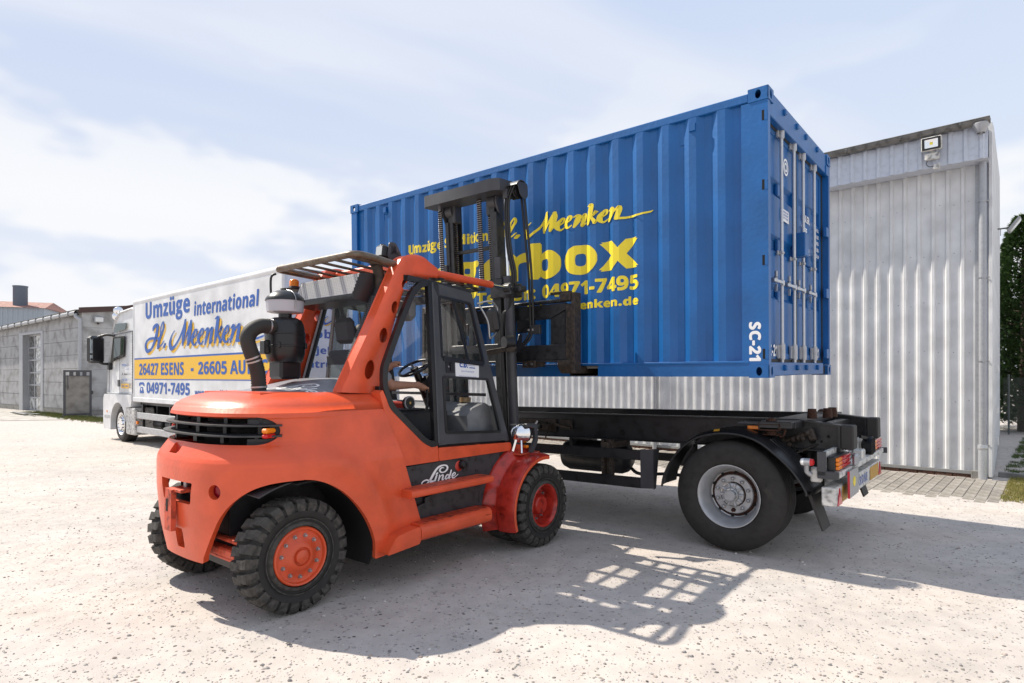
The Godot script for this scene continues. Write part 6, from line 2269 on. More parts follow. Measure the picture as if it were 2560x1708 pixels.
func forklift_sides(F: Node3D) -> void:
	var b: MB
	for sd in 2:
		var z := 1.0 if sd == 0 else -1.0
		var K := func(w: float) -> Transform3D: return Transform3D(Basis(V(1, 0, 0), V(0, 1, 0), V(0, 0, 1)), V(0, 0, w * z))
		# dark side panels between body and fender
		b = MB.new()
		b.ext(pv([0.915, 0.925, 0.975, 0.735, 2.02, 0.735, 2.14, 0.80, 2.15, 0.95, 1.30, 0.935]), -0.01 * z, 0.0, K.call(0.865))
		put("side_panel", b, M.grey_panel, F)
		b = MB.new()
		b.ext(pv([1.03, 0.575, 1.16, 0.60, 1.16, 0.642, 1.30, 0.66, 2.03, 0.67, 2.02, 0.37, 1.12, 0.36]), -0.01 * z, 0.004 * z, K.call(0.865))
		put("side_panel", b, M.grey_panel, F)
		b = MB.new()
		b.bb(1.84, 0.49, z * 0.870, 1.846, 0.60, z * 0.8705)
		b.bb(1.74, 0.415, z * 1.05, 1.80, 0.418, z * 1.053)
		put("panel_slot", b, M.hollow, F)
		if sd == 0:
			b = MB.new()
			b.t = axis(V(1.61, 0.88, 0.868), Vector3.BACK)
			b.lathe([Vector2(0, 0.042), Vector2(0.025, 0.040), Vector2(0.045, 0.030), Vector2(0.048, 0.0)], 16)
			put("fuel_cap", b, M.plastic_black, F)
			b = MB.new()
			b.t = axis(V(1.575, 0.868, 0.864), Vector3.BACK)
			b.lathe([Vector2(0.003, 0.048), Vector2(0.006, 0.04), Vector2(0.006, 0.0)], 16)
			put("cap_ring", b, M.red_gloss, F)
			var same := func(p: Vector2) -> Vector2: return p
			print_brush("maker_script", SCRIPT_L, same, 1.0, K.call(0.8655), 0.0, M.text_white, F, null, 1.1)
		for e in [[1.02, 0.90], [1.02, 0.79], [1.80, 0.90], [1.80, 0.80], [1.22, 0.60], [1.22, 0.57], [1.55, 0.55]]:
			b = MB.new()
			b.t = axis(V(e[0], e[1], z * 0.865), V(0, 0, z))
			b.lathe([Vector2(0.0, 0.008), Vector2(0.005, 0.007), Vector2(0.006, 0)], 8)
			put("panel_bolt", b, M.rust, F)
		# the two steps: rounded sills that stand out, their tops a tread
		for e in [[0.700, 0.762, 0.85, 1.868], [0.335, 0.472, 0.955, 1.845]]:
			var r := 0.022 if e[1] - e[0] < 0.1 else 0.05
			var p := PackedVector2Array()
			for q in rrect(0.86, e[0], 1.05, e[1], r, 5): p.append(Vector2(q.x * 1.0, q.y))
			b = MB.new()
			b.ext(p, e[2], e[3] - 0.02, Transform3D(Basis(V(0, 0, z), V(0, 1, 0), V(-z, 0, 0) if false else V(1, 0, 0)), Vector3.ZERO))
			var p2 := inset(p, 0.02)
			for i in p.size():
				var j := (i + 1) % p.size()
				b.quad(V(e[3] - 0.02, p[i].y, z * p[i].x), V(e[3] - 0.02, p[j].y, z * p[j].x), V(e[3], p2[j].y, z * p2[j].x), V(e[3], p2[i].y, z * p2[i].x), V(1, p[i].y - (e[0] + e[1]) * 0.5, z * (p[i].x - 0.95)))
			b.ext(p2, e[3] - 0.001, e[3], Transform3D(Basis(V(0, 0, z), V(0, 1, 0), V(1, 0, 0)), Vector3.ZERO))
			put("step", b, M.orange, F)
			b = MB.new()
			b.bb(e[2] + 0.04, e[1] - 0.002, z * 0.875, e[3] - 0.05, e[1] + 0.003, z * 1.02)
			put("step_tread", b, M.orange_worn, F)
		b = MB.new()
		b.ext(rounded(pv([0.60, 0.30, 0.95, 0.325, 0.95, 0.465, 0.70, 0.43]), 0.03), 0.0, 0.145 * z, K.call(0.90))
		put("sill_end", b, M.orange, F)
		# front fender: a narrow inner band and a wider glossy outer band
		b = MB.new()
		var inner := func(s: float, t: float) -> Vector3:
			var r := lerpf(0.60, 0.53, smoothstep(0.0, 1.0, t))
			return V(2.489 + r * cos(s), 0.39 + (r * 0.98) * sin(s), z * lerpf(0.86, 0.99, t))
		b.sheet(inner, null, PI * 0.48, PI * 1.10, 40, 0.0, 1.0, 6, 0.008, -z)
		put("inner_fender", b, M.red_gloss, F)
		b = MB.new()
		var outer := func(s: float, t: float) -> Vector3:
			var r := 0.512 - 0.02 * pow(t, 3.0)
			return V(2.489 + r * cos(s), 0.395 + r * sin(s), z * lerpf(0.985, 1.175, t))
		b.sheet(outer, null, PI * 0.455, PI * 1.115, 48, 0.0, 1.0, 8, 0.010, -z)
		var of := put("fender", b, M.red_gloss, F)
		b = MB.new()
		var lip := func(s: float, t: float) -> Vector3:
			return V(2.489 + lerpf(0.493, 0.462, t) * cos(s), 0.395 + lerpf(0.493, 0.462, t) * sin(s), z * (1.176 + 0.004 * sin(t * PI)))
		b.sheet(lip, null, PI * 0.455, PI * 1.115, 48, 0.0, 1.0, 2, 0.006, z)
		put("fender_lip", b, M.orange, of)
		b = MB.new()
		for a in [0.62, 0.95]:
			b.t = axis(V(2.489 + 0.512 * cos(PI * a), 0.395 + 0.512 * sin(PI * a), z * 1.08), V(cos(PI * a), sin(PI * a), 0))
			b.lathe([Vector2(0, 0.008), Vector2(0.004, 0.007), Vector2(0.004, 0)], 8)
			b.t = Transform3D()
		put("fender_bolt", b, M.steel, of).set_meta("kind", "stuff")
		b = MB.new()
		b.ext(pv([2.60, 0.86, 2.68, 0.86, 2.80, 0.78, 2.86, 0.68, 2.70, 0.68, 2.62, 0.74]), 0.0, 0.02 * z, K.call(0.80))
		put("mud_shield", b, M.grille_black, F)
		# orange sill under the door, and the cab's lower cheek
		var kc := Transform3D(Basis(V(1, 0, 0), V(0, 1, -0.11 * z), V(0, 0, z)), V(0, 0, 0.9755 * z))
		b = MB.new()
		b.ext(rounded(pv([1.314, 1.056, 1.314, 0.942, 2.285, 0.942, 2.315, 0.965, 2.318, 1.012, 2.300, 1.022]), 0.012, 3), -0.10, 0.012, kc)
		put("door_sill", b, M.orange, F)
		b = MB.new()
		b.ext(pv([0.93, 0.942, 1.309, 0.942, 1.309, 1.072, 1.235, 1.067, 1.15, 1.112, 0.815, 1.42, 0.75, 1.57, 0.715, 1.55, 0.745, 1.42, 0.80, 1.23]), -0.10, 0.010, kc)
		put("cab_cheek", b, M.orange, F)
		if sd == 0:
			b = MB.new()
			b.bar(V(2.36, 0.905, 0.93), V(2.36, 1.0, 0.93), 0.10, 0.012)
			b.bb(2.28, 0.905, 0.80, 2.60, 0.918, 1.02)
			put("lamp_base", b, M.orange_worn, F)
			b = MB.new()
			b.t = axis(V(2.40, 1.11, 0.93), V(1, 0, 0.05))
			b.lathe([Vector2(-0.10, 0.0), Vector2(-0.09, 0.05), Vector2(-0.05, 0.085), Vector2(0.02, 0.10), Vector2(0.03, 0.105)], 20)
			b.t = Transform3D()
			b.bar(V(2.33, 1.05, 0.93), V(2.31, 0.92, 0.90), 0.02, 0.02)
			b.tube([V(2.36, 1.06, 0.97), V(2.33, 0.92, 1.0)], 0.012, 6)
			var lp := put("headlamp", b, M.chrome, F)
			b = MB.new()
			b.t = axis(V(2.40, 1.11, 0.93), V(1, 0, 0.05))
			b.lathe([Vector2(0.03, 0.108), Vector2(0.06, 0.10), Vector2(0.065, 0.0)], 20)
			put("lamp_rubber", b, M.plastic_black, lp)
			b = MB.new()
			b.ext(rounded(pv([2.37, 1.215, 2.55, 1.20, 2.565, 1.03, 2.49, 0.915, 2.43, 0.915, 2.515, 1.05, 2.50, 1.165, 2.37, 1.18]), 0.02, 3), 1.0, 1.03)
			b.bb(2.37, 1.18, 0.80, 2.54, 1.195, 1.0)
			put("lamp_guard", b, M.grey_dark, F)
			b = MB.new().box(V(2.44, 0.975, 0.97), V(0.04, 0.03, 0.05), 0.008)
			put("indicator", b, M.amber, F)

func leg_strip(lo: Array, hi: Array) -> Callable:
	var a := spline(lo, 6)
	var c := spline(hi, 6)
	var n := a.size() - 1
	return func(s: float, t: float) -> Vector2:
		var q := clampf(t, 0.0, 1.0) * n
		var i := clampi(int(q), 0, n - 1)
		return (a[i].lerp(a[i + 1], q - i)).lerp(c[i].lerp(c[i + 1], q - i), s)

func forklift_cab(F: Node3D) -> void:
	var b: MB
	# overhead guard legs: pierced box sections that bend forward into the tilt cylinders
	var L := []
	var Q := []
	for e in [[0.475, 1.554], [0.60, 1.79], [0.76, 2.079], [0.90, 2.348], [1.004, 2.548], [1.07, 2.665], [1.125, 2.728], [1.23, 2.762], [1.348, 2.757], [1.44, 2.715], [1.52, 2.680]]: L.append(Vector2(e[0], e[1]))
	for e in [[0.841, 1.537], [0.865, 1.70], [0.925, 1.889], [1.00, 2.13], [1.06, 2.30], [1.098, 2.404], [1.145, 2.505], [1.21, 2.567], [1.29, 2.588], [1.40, 2.596], [1.52, 2.606]]: Q.append(Vector2(e[0], e[1]))
	var st := leg_strip(L, Q)
	var holes := [[0.743, 1.739, 0.047, 0.083], [0.889, 2.030, 0.043, 0.066], [1.010, 2.278, 0.036, 0.055], [1.117, 2.491, 0.028, 0.047]]
	for z in [1.0, -1.0]:
		for face in [0.64, 0.52]:
			b = MB.new()
			var f := func(s: float, t: float) -> Vector3:
				var p: Vector2 = st.call(s, t)
				return V(p.x, p.y, z * (face - 0.012 * pow(absf(s * 2.0 - 1.0), 6.0) * signf(face - 0.58)))
			var m := func(s: float, t: float, p: Vector3) -> float:
				var r := -1.0
				for h in holes:
					var d := Vector2(p.x - h[0], p.y - h[1]).rotated(0.28)
					r = maxf(r, 1.0 - sqrt(d.x * d.x / (h[2] * h[2]) + d.y * d.y / (h[3] * h[3])))
				return r
			b.sheet(f, m, 0.0, 1.0, 22, 0.0, 1.0, 110, 0.012, (-1.0 if face > 0.58 else 1.0) * z)
			put("guard_leg", b, M.orange, F)
		b = MB.new()
		for e in [0.0, 1.0]:
			var f := func(s: float, t: float) -> Vector3:
				var p: Vector2 = st.call(e, t)
				return V(p.x, p.y, z * lerpf(0.528, 0.628, s))
			b.sheet(f, null, 0.0, 1.0, 4, 0.0, 1.0, 60, 0.0, z * (1.0 if e == 0.0 else -1.0))
		put("leg_edge", b, M.orange, F)
		b = MB.new()
		b.tube([V(1.50, 2.645, z * 0.58), V(1.53, 2.645, z * 0.58), V(2.34, 2.636, z * 0.58), V(2.36, 2.635, z * 0.58)], [0.038, 0.038, 0.036, 0.031], 18)
		var tc := put("tilt_cylinder", b, M.orange, F)
		b = MB.new()
		b.tube([V(1.525, 2.645, z * 0.58), V(1.537, 2.645, z * 0.58)], 0.0385, 18)
		put("seam_ring", b, M.grille_black, tc)
		b = MB.new()
		b.tube([V(2.36, 2.635, z * 0.58), V(2.60, 2.632, z * 0.58)], 0.019, 12)
		put("tilt_rod", b, M.chrome, tc)
		b = MB.new()
		b.t = axis(V(2.62, 2.632, z * 0.62), V(0, 0, z))
		b.lathe([Vector2(-0.08, 0.0), Vector2(-0.08, 0.045), Vector2(0.0, 0.045), Vector2(0.01, 0.02), Vector2(0.03, 0.018), Vector2(0.03, 0)], 14)
		b.t = Transform3D()
		b.box(V(2.68, 2.62, z * 0.58), V(0.14, 0.13, 0.10), 0.01)
		put("cylinder_eye", b, M.steel_black, tc)
		b = MB.new()
		for e in [[0.80, 1.61], [0.78, 1.56]]: b.box(V(e[0], e[1] - 0.02, z * 0.60), V(0.02, 0.02, 0.02))
	b = MB.new()
	b.bb(1.20, 2.63, -0.52, 1.32, 2.735, 0.52, 0.02)
	put("guard_crossbar", b, M.orange, F)
	for i in 3:
		b = MB.new()
		b.t = axis(V(1.30 + 0.05 * i, 2.757 - 0.004 * i, 0.58), Vector3.UP)
		b.lathe([Vector2(0, 0.016), Vector2(0.012, 0.015), Vector2(0.014, 0)], 6)
		put("guard_bolt", b, M.steel, F)
	# roof: a tube hoop to the rear, slats lengthwise, cross members
	b = MB.new()
	var hoop := [V(1.20, 2.66, 0.56), V(1.0, 2.672, 0.575), V(0.78, 2.685, 0.60)]
	for i in 7:
		var th := PI * 0.5 * i / 6.0
		hoop.append(V(0.70 - 0.075 * sin(th), 2.687, 0.525 + 0.075 * cos(th)))
	for i in 7:
		var th := PI * 0.5 * i / 6.0
		hoop.append(V(0.70 - 0.075 * cos(th), 2.687, -0.525 - 0.075 * sin(th)))
	hoop.append(V(1.0, 2.672, -0.60)); hoop.append(V(1.20, 2.66, -0.58))
	b.tube(hoop, 0.030, 14)
	var gt := put("roof_hoop", b, M.guard_tube, F)
	for i in 6:
		b = MB.new()
		var zz := -0.50 + 0.20 * i
		b.bar(V(0.64, 2.676, zz), V(2.22, 2.588, zz), 0.052, 0.012)
		put("roof_slat", b, M.guard_tube, F)
	for e in [[1.62, 2.615], [2.02, 2.590], [2.21, 2.578]]:
		b = MB.new().bb(e[0] - 0.03, e[1] - 0.02, -0.60, e[0] + 0.03, e[1] + 0.012, 0.60)
		put("roof_crossbar", b, M.grille_black, F)
	# heater box with a pressed louvre face
	b = MB.new()
	b.ext(pv([0.79, 2.565, 0.715, 2.385, 0.725, 2.335, 0.93, 2.315, 1.02, 2.40, 0.97, 2.58]), -0.44, 0.46)
	put("heater_box", b, M.plastic_black, F)
	b = MB.new()
	b.quad(V(0.788, 2.563, -0.43), V(0.788, 2.563, 0.45), V(0.7135, 2.384, 0.45), V(0.7135, 2.384, -0.43), V(-1, 0.4, 0))
	var lv := put("louvre_face", b, mat("louvre", lin(0.46, 0.46, 0.47), 0.5), F)
	b = MB.new()
	var c := MB.new()
	for j in 11:
		for i in 30:
			var zz := -0.415 + 0.029 * i + (0.0145 if j % 2 == 1 else 0.0)
			var q := 0.03 + 0.94 * j / 11.0
			var p := V(0.7135, 2.384, zz).lerp(V(0.788, 2.563, zz), q)
			var o := V(-0.92, 0.385, 0)
			b.quad(p + o * 0.001, p + V(0, 0, 0.022) + o * 0.001, p + V(0.004, 0.0125, 0.026) + o * 0.006, p + V(0.004, 0.0125, 0.004) + o * 0.006, V(-1, -0.3, 0))
			c.quad(p + V(0.0045, 0.0128, 0.003) + o * 0.0012, p + V(0.0045, 0.0128, 0.025) + o * 0.0012, p + V(0.0055, 0.0158, 0.026) + o * 0.0012, p + V(0.0055, 0.0158, 0.004) + o * 0.0012, V(-1, 0.4, 0))
	put("louvre", b, M.louvre, lv).set_meta("kind", "stuff")
	put("louvre_gap", c, M.hollow, lv).set_meta("kind", "stuff")
	# exhaust along the leg: perforated shield, then a flared pipe end
	b = MB.new()
	b.tube([V(0.60, 1.60, 0.47), V(0.975, 2.44, 0.47)], 0.040, 16)
	put("exhaust_shield", b, M.grille_black, F)
	b = MB.new()
	var ed := V(0.375, 0.84, 0).normalized()
	for j in 46:
		for i in 9:
			var th := -PI * 0.25 + PI * 1.1 * (i + 0.5 * (j % 2)) / 9.0 + PI * 0.3
			var nn := V(-ed.y, ed.x, 0) * cos(th - PI * 0.55) + V(0, 0, 1) * sin(th - PI * 0.55)
			var p := V(0.60, 1.62, 0.47) + ed * (0.018 * j) + nn * 0.0404
			var sx := nn.cross(ed) * 0.0045
			b.quad(p - sx - ed * 0.005, p + sx - ed * 0.005, p + sx + ed * 0.005, p - sx + ed * 0.005, nn)
	put("shield_hole", b, mat("shield_hole", lin(0.09, 0.09, 0.095), 0.6), F).set_meta("kind", "stuff")
	b = MB.new()
	b.tube(spline([V(0.965, 2.42, 0.47), V(0.985, 2.48, 0.47), V(0.985, 2.56, 0.47), V(0.960, 2.64, 0.47), V(0.925, 2.69, 0.47)], 4), [0.030, 0.032, 0.036, 0.040, 0.043, 0.045, 0.046, 0.047, 0.047, 0.047, 0.047, 0.047, 0.047, 0.047, 0.047, 0.047, 0.047], 18, false)
	put("exhaust_pipe", b, M.rusty_steel, F)
	b = MB.new()
	b.tube([V(0.945, 2.655, 0.47), V(0.937, 2.672, 0.47)], 0.045, 18)
	put("pipe_mouth", b, M.hollow, F)
	# work lamp on the roof edge
	b = MB.new()
	b.box(V(1.085, 2.795, 0.40), V(0.09, 0.11, 0.11), 0.012, Basis(Vector3.BACK, -0.12))
	b.box(V(1.13, 2.79, 0.40), V(0.05, 0.09, 0.09), 0.01, Basis(Vector3.BACK, -0.12))
	var wl := put("work_lamp", b, M.plastic_black, F)
	b = MB.new().box(V(1.0385, 2.80, 0.40), V(0.004, 0.080, 0.080), 0.0, Basis(Vector3.BACK, -0.12))
	put("lamp_glass", b, M.clear_lens, wl)
	b = MB.new()
	b.ring(rounded(pv([1.08, 2.74, 1.23, 2.725, 1.245, 2.78, 1.175, 2.885, 1.10, 2.885]), 0.03, 4), oval(1.15, 2.81, 0.034, 0.05, 25), 0.458, 0.468)
	b.ring(rounded(pv([1.08, 2.74, 1.23, 2.725, 1.245, 2.78, 1.175, 2.885, 1.10, 2.885]), 0.03, 4), oval(1.15, 2.81, 0.034, 0.05, 25), 0.335, 0.345)
	b.bb(1.16, 2.725, 0.335, 1.25, 2.74, 0.47)
	put("lamp_bracket", b, M.grey_dark, wl)
	# air pre-cleaner and its corrugated hose
	b = MB.new()
	b.t = axis(V(0.425, 1.80, -0.10), Vector3.UP)
	b.lathe([Vector2(0, 0), Vector2(0.0, 0.130), Vector2(0.010, 0.142), Vector2(0.07, 0.160), Vector2(0.135, 0.166), Vector2(0.137, 0.172), Vector2(0.147, 0.172), Vector2(0.150, 0.167), Vector2(0.24, 0.165), Vector2(0.243, 0.170), Vector2(0.252, 0.170), Vector2(0.255, 0.163), Vector2(0.32, 0.155), Vector2(0.365, 0.135), Vector2(0.385, 0.10), Vector2(0.385, 0.055), Vector2(0.45, 0.055)], 36)
	b.t = Transform3D()
	for i in 4: b.box(V(0.425 + 0.175 * cos(0.8 + i * 1.57), 1.945, -0.10 + 0.175 * sin(0.8 + i * 1.57)), V(0.02, 0.05, 0.02), 0.005)
	b.box(V(0.26, 1.93, -0.12), V(0.07, 0.12, 0.09), 0.01)
	b.box(V(0.425, 1.74, -0.1), V(0.2, 0.16, 0.2), 0.02)
	put("air_cleaner", b, M.plastic_black, F)
	b = MB.new()
	b.t = axis(V(0.425, 2.25, -0.10), Vector3.UP)
	b.lathe([Vector2(-0.03, 0.055), Vector2(-0.02, 0.13), Vector2(-0.015, 0.148), Vector2(0.0, 0.150), Vector2(0.085, 0.158), Vector2(0.088, 0.152)], 36)
	put("cleaner_bowl", b, M.precleaner_clear, F)
	b = MB.new()
	b.t = axis(V(0.425, 2.335, -0.10), Vector3.UP)
	b.lathe([Vector2(-0.006, 0.150), Vector2(-0.004, 0.164), Vector2(0.006, 0.163), Vector2(0.030, 0.150), Vector2(0.060, 0.118), Vector2(0.082, 0.075), Vector2(0.090, 0.03), Vector2(0.091, 0.018), Vector2(0.104, 0.016), Vector2(0.106, 0.0)], 36)
	put("cleaner_cap", b, M.plastic_black, F)
	b = MB.new()
	for sgn in [-1.0, 1.0]: b.tube(spline([V(0.425, 2.26, -0.10 + sgn * 0.158), V(0.425, 2.34, -0.10 + sgn * 0.168), V(0.425, 2.40, -0.10 + sgn * 0.12), V(0.425, 2.43, -0.10 + sgn * 0.02)], 4), 0.004, 5)
	put("cap_wire", b, M.steel, F)
	b = MB.new()
	var hp := spline([V(0.30, 2.095, -0.07), V(0.245, 2.100, -0.05), V(0.17, 2.098, -0.05), V(0.095, 2.054, -0.05), V(0.064, 1.985, -0.05), V(0.088, 1.89, -0.05), V(0.125, 1.799, -0.05), V(0.152, 1.697, -0.05), V(0.165, 1.53, -0.05)], 9)
	var hr := []
	var hq := []
	for i in hp.size() - 1:
		for k in 2:
			hq.append(hp[i].lerp(hp[i + 1], k * 0.5)); hr.append(0.062 - (0.0055 if k == 0 else 0.0))
	b.tube(hq, hr, 20, false)
	put("air_hose", b, M.rubber_seal, F)
	for i in [10, 50, 53, 68]:
		b = MB.new()
		var d: Vector3 = (hp[mini(i + 1, hp.size() - 1)] - hp[i - 1]).normalized()
		b.tube([hp[i] - d * 0.007, hp[i] + d * 0.007], 0.0645, 20, false)
		put("hose_clamp", b, M.steel, F)
	# mirror on a stalk at the far rear, with a small amber beacon
	b = MB.new()
	b.tube(spline([V(0.66, 2.66, -0.66), V(0.62, 2.62, -0.68), V(0.62, 2.45, -0.68), V(0.62, 2.30, -0.66)], 4), 0.012, 6)
	put("mirror_stalk", b, M.plastic_black, F)
	b = MB.new()
	b.t = axis(V(0.85, 2.53, -0.66), Vector3.UP)
	b.lathe([Vector2(-0.02, 0.0), Vector2(-0.012, 0.12), Vector2(0.0, 0.13), Vector2(0.006, 0.06), Vector2(0.03, 0.05)], 20)
	put("beacon_base", b, M.grille_black, F)
	b = MB.new()
	b.t = axis(V(0.85, 2.56, -0.66), Vector3.UP)
	b.lathe([Vector2(0.0, 0.045), Vector2(0.05, 0.045), Vector2(0.07, 0.03), Vector2(0.075, 0)], 16)
	put("beacon", b, M.amber, F)
	# rear window between the legs
	b = MB.new()
	var r0 := V(0.845, 1.60, 0)
	var r1 := V(1.10, 2.44, 0)
	for z in [-0.49, 0.44]:
		b.bar(r0 + V(0, 0, z), r1 + V(0, 0, z), 0.05, 0.05, Vector3.LEFT, 0.008)
	b.bar(r0 + V(0.005, 0.01, -0.49), r0 + V(0.005, 0.01, 0.44), 0.05, 0.06)
	b.bar(r1 + V(0, 0, -0.49), r1 + V(0, 0, 0.44), 0.05, 0.06)
	put("rear_window_frame", b, M.plastic_black, F)
	b = MB.new()
	b.bar(r0 + V(-0.03, 0.01, -0.47), r1 + V(-0.03, 0.01, -0.47), 0.014, 0.014, Vector3.LEFT)
	put("window_strip", b, M.silver_paint, F)
	b = MB.new()
	b.quad(r0 + V(0, 0, -0.48), r0 + V(0, 0, 0.43), r1 + V(0, 0, 0.43), r1 + V(0, 0, -0.48), V(-1, 0, 0))
	put("rear_window", b, M.cab_glass, F)
	# cab sides: rear quarter window in a rubber frame, door with two panes
	for sd in 2:
		var z := 1.0 if sd == 0 else -1.0
		var K := Transform3D(Basis(V(1, 0, 0), V(0, 1, -0.11 * z), V(0, 0.0, z)), V(0, 0, 0.9755 * z))
		var wo := rounded(pv([1.325, 1.073, 1.235, 1.067, 1.147, 1.109, 0.808, 1.417, 0.748, 1.60, 0.765, 1.76, 0.992, 2.190, 1.128, 2.420, 1.215, 2.505, 1.307, 2.545, 1.390, 2.545]), 0.05, 3)
		b = MB.new().ring(wo, inset(wo, 0.052), -0.03, 0.014, K)
		var qf := put("quarter_frame", b, M.plastic_black, F)
		b = MB.new()
		b.bar(K * V(1.322, 1.09, 0.016), K * V(1.392, 2.53, 0.016), 0.022, 0.016, V(0, 0, z), 0.006)
		put("door_seal", b, M.grey_dark, qf)
		b = MB.new().ext(inset(wo, 0.045), -0.012, -0.008, K)
		put("quarter_pane", b, M.cab_glass, F)
		b = MB.new()
		for p in [[1.398, 2.538, 1.915, 2.490, 1.889, 2.391, 1.483, 2.418, 1.455, 2.42], [1.328, 1.075, 1.398, 2.538, 1.478, 2.53, 1.482, 2.41, 1.453, 1.855, 1.440, 1.683, 1.425, 1.175, 1.42, 1.075], [1.42, 1.078, 1.425, 1.175, 2.180, 1.134, 2.298, 1.045], [2.298, 1.046, 2.180, 1.134, 2.058, 1.658, 2.02, 1.807, 1.889, 2.391, 1.915, 2.488], [1.440, 1.684, 1.453, 1.850, 2.02, 1.807, 2.058, 1.658]]:
			b.ext(pv(p), -0.035, 0.004, K)
		var dr := put("door", b, M.grey_dark, F)
		for wv in [[1.470, 2.420, 1.889, 2.392, 2.022, 1.805, 1.446, 1.850], [1.440, 1.685, 2.058, 1.660, 2.184, 1.132, 1.424, 1.173]]:
			var wp := rounded(pv(wv), 0.02, 3)
			b = MB.new().ring(inset(wp, -0.006), inset(wp, 0.018), -0.01, 0.009, K)
			put("window_seal", b, M.plastic_black, dr)
			b = MB.new().ext(inset(wp, 0.012), -0.022, -0.018, K)
			put("window_pane", b, M.side_glass, dr)
		b = MB.new()
		b.bar(K * V(1.655, 2.405, 0.0), K * V(1.799, 1.84, 0.0), 0.022, 0.012, V(0, 0, z))
		b.bar(K * V(1.462, 1.845, 0.008), K * V(2.0, 1.803, 0.008), 0.045, 0.012, V(0, 0, z))
		put("window_bar", b, M.plastic_black, dr)
		b = MB.new()
		b.ring(rrect(1.488, 1.715, 1.592, 1.832, 0.012), rrect(1.505, 1.73, 1.576, 1.818, 0.008), 0.004, 0.010, K)
		b.ext(rrect(1.505, 1.73, 1.576, 1.818, 0.008), 0.0042, 0.0052, K)
		b.ext(rrect(1.545, 1.735, 1.570, 1.812, 0.006), 0.005, 0.014, K)
		var dh := put("door_handle", b, M.plastic_black, dr)
		b = MB.new().ext(oval(1.525, 1.772, 0.007, 0.009, 10), 0.005, 0.008, K)
		put("lock", b, M.steel, dh)
		if sd == 0:
			b = MB.new().ext(pv([1.607, 1.685, 1.922, 1.668, 1.938, 1.806, 1.616, 1.824]), 0.0045, 0.0062, K)
			var sk := put("sticker", b, M.sticker, dr)
			var K2 := K * Transform3D(Basis(V(1, -0.055, 0), V(0.05, 1, 0), V(0, 0, 1)), V(1.61, 1.685, 0))
			print_text("sticker_print", "C.D.", [0.055, 0.088, 0.165, 0.130], K2, 0.0068, M.truck_blue, sk, true, 0.003)
			print_text("sticker_print", "CUMPERS-DAMMEYER", [0.085, 0.108, 0.26, 0.115], K2, 0.0069, M.truck_blue, sk)
			b = MB.new().ext(pv([0.185, 0.086, 0.265, 0.086, 0.265, 0.095, 0.185, 0.095]), 0.0068, 0.0074, K2)
			put("sticker_bar", b, M.truck_blue, sk)
			print_text("sticker_print", "Jens Drossmann", [0.07, 0.042, 0.245, 0.062], K2, 0.0068, M.truck_blue, sk, false, 0.0, null, 0.2)
			print_text("sticker_print", "Verkauf Tel. 0 49 41 / 17 00", [0.04, 0.004, 0.27, 0.012], K2, 0.0068, M.truck_blue, sk, false)
	# front screen frame, roof lining, floor
	b = MB.new()
	for z in [1.0, -1.0]: b.bar(V(2.30, 1.03, z * 0.82), V(1.915, 2.49, z * 0.66), 0.06, 0.06, Vector3.RIGHT, 0.01)
	b.bar(V(2.31, 1.03, -0.82), V(2.31, 1.03, 0.82), 0.06, 0.08)
	b.bar(V(1.92, 2.47, -0.66), V(1.92, 2.47, 0.66), 0.06, 0.07)
	b.bar(V(2.115, 1.50, 0.71), V(2.115, 1.50, -0.71), 0.02, 0.03)
	put("screen_frame", b, M.grey_dark, F)
	b = MB.new()
	b.quad(V(2.30, 1.05, -0.8), V(2.30, 1.05, 0.8), V(1.925, 2.46, 0.65), V(1.925, 2.46, -0.65), V(1, 0, 0))
	put("front_screen", b, M.cab_glass, F)
	b = MB.new()
	b.bb(0.80, 1.0, -0.80, 2.30, 1.06, 0.80)
	b.bb(0.80, 1.06, -0.70, 0.86, 1.60, 0.70)
	put("cab_floor", b, M.grille_black, F)
	b = MB.new()
	for z in [0.665, -0.665]: b.bar(V(1.12, 2.545, z), V(1.93, 2.505, z), 0.05, 0.045)
	b.bar(V(1.13, 2.545, -0.66), V(1.13, 2.545, 0.66), 0.05, 0.05)
	put("roof_frame", b, M.grille_black, F)
	b = MB.new()
	b.quad(V(1.12, 2.56, -0.64), V(1.12, 2.56, 0.64), V(1.93, 2.52, 0.64), V(1.93, 2.52, -0.64), V(0, 1, 0))
	put("roof_pane", b, M.cab_glass, F)
	# seat, console, levers, steering wheel
	b = MB.new()
	b.box(V(1.22, 1.24, 0.0), V(0.50, 0.16, 0.48), 0.05)
	b.box(V(1.00, 1.60, 0.0), V(0.14, 0.66, 0.46), 0.05, Basis(Vector3.BACK, 0.14))
	b.box(V(0.955, 2.10, 0.02), V(0.09, 0.24, 0.26), 0.04, Basis(Vector3.BACK, 0.14))
	b.bb(0.95, 1.06, -0.20, 1.45, 1.16, 0.20, 0.01)
	put("seat", b, M.seat_fabric, F)
	b = MB.new()
	b.bb(1.10, 1.06, 0.32, 1.80, 1.37, 0.52, 0.03)
	b.bb(1.20, 1.37, 0.33, 1.50, 1.385, 0.50, 0.004)
	put("side_console", b, M.grille_black, F)
	b = MB.new()
	b.ext(pv([1.88, 1.06, 2.26, 1.06, 2.20, 1.38, 2.12, 1.42, 1.93, 1.37, 1.86, 1.30]), -0.72, 0.70)
	put("dashboard", b, M.cab_grey, F)
	b = MB.new()
	b.tube([V(1.40, 1.435, 0.36), V(1.40, 1.435, 0.40)], 0.058, 20)
	b.box(V(1.38, 1.40, 0.38), V(0.03, 0.08, 0.03))
	var dl := put("round_gauge", b, M.plastic_black, F)
	b = MB.new()
	b.ring(oval(1.40, 1.435, 0.064, 0.064), oval(1.40, 1.435, 0.054, 0.054), 0.385, 0.403)
	put("gauge_ring", b, M.silver_paint, dl)
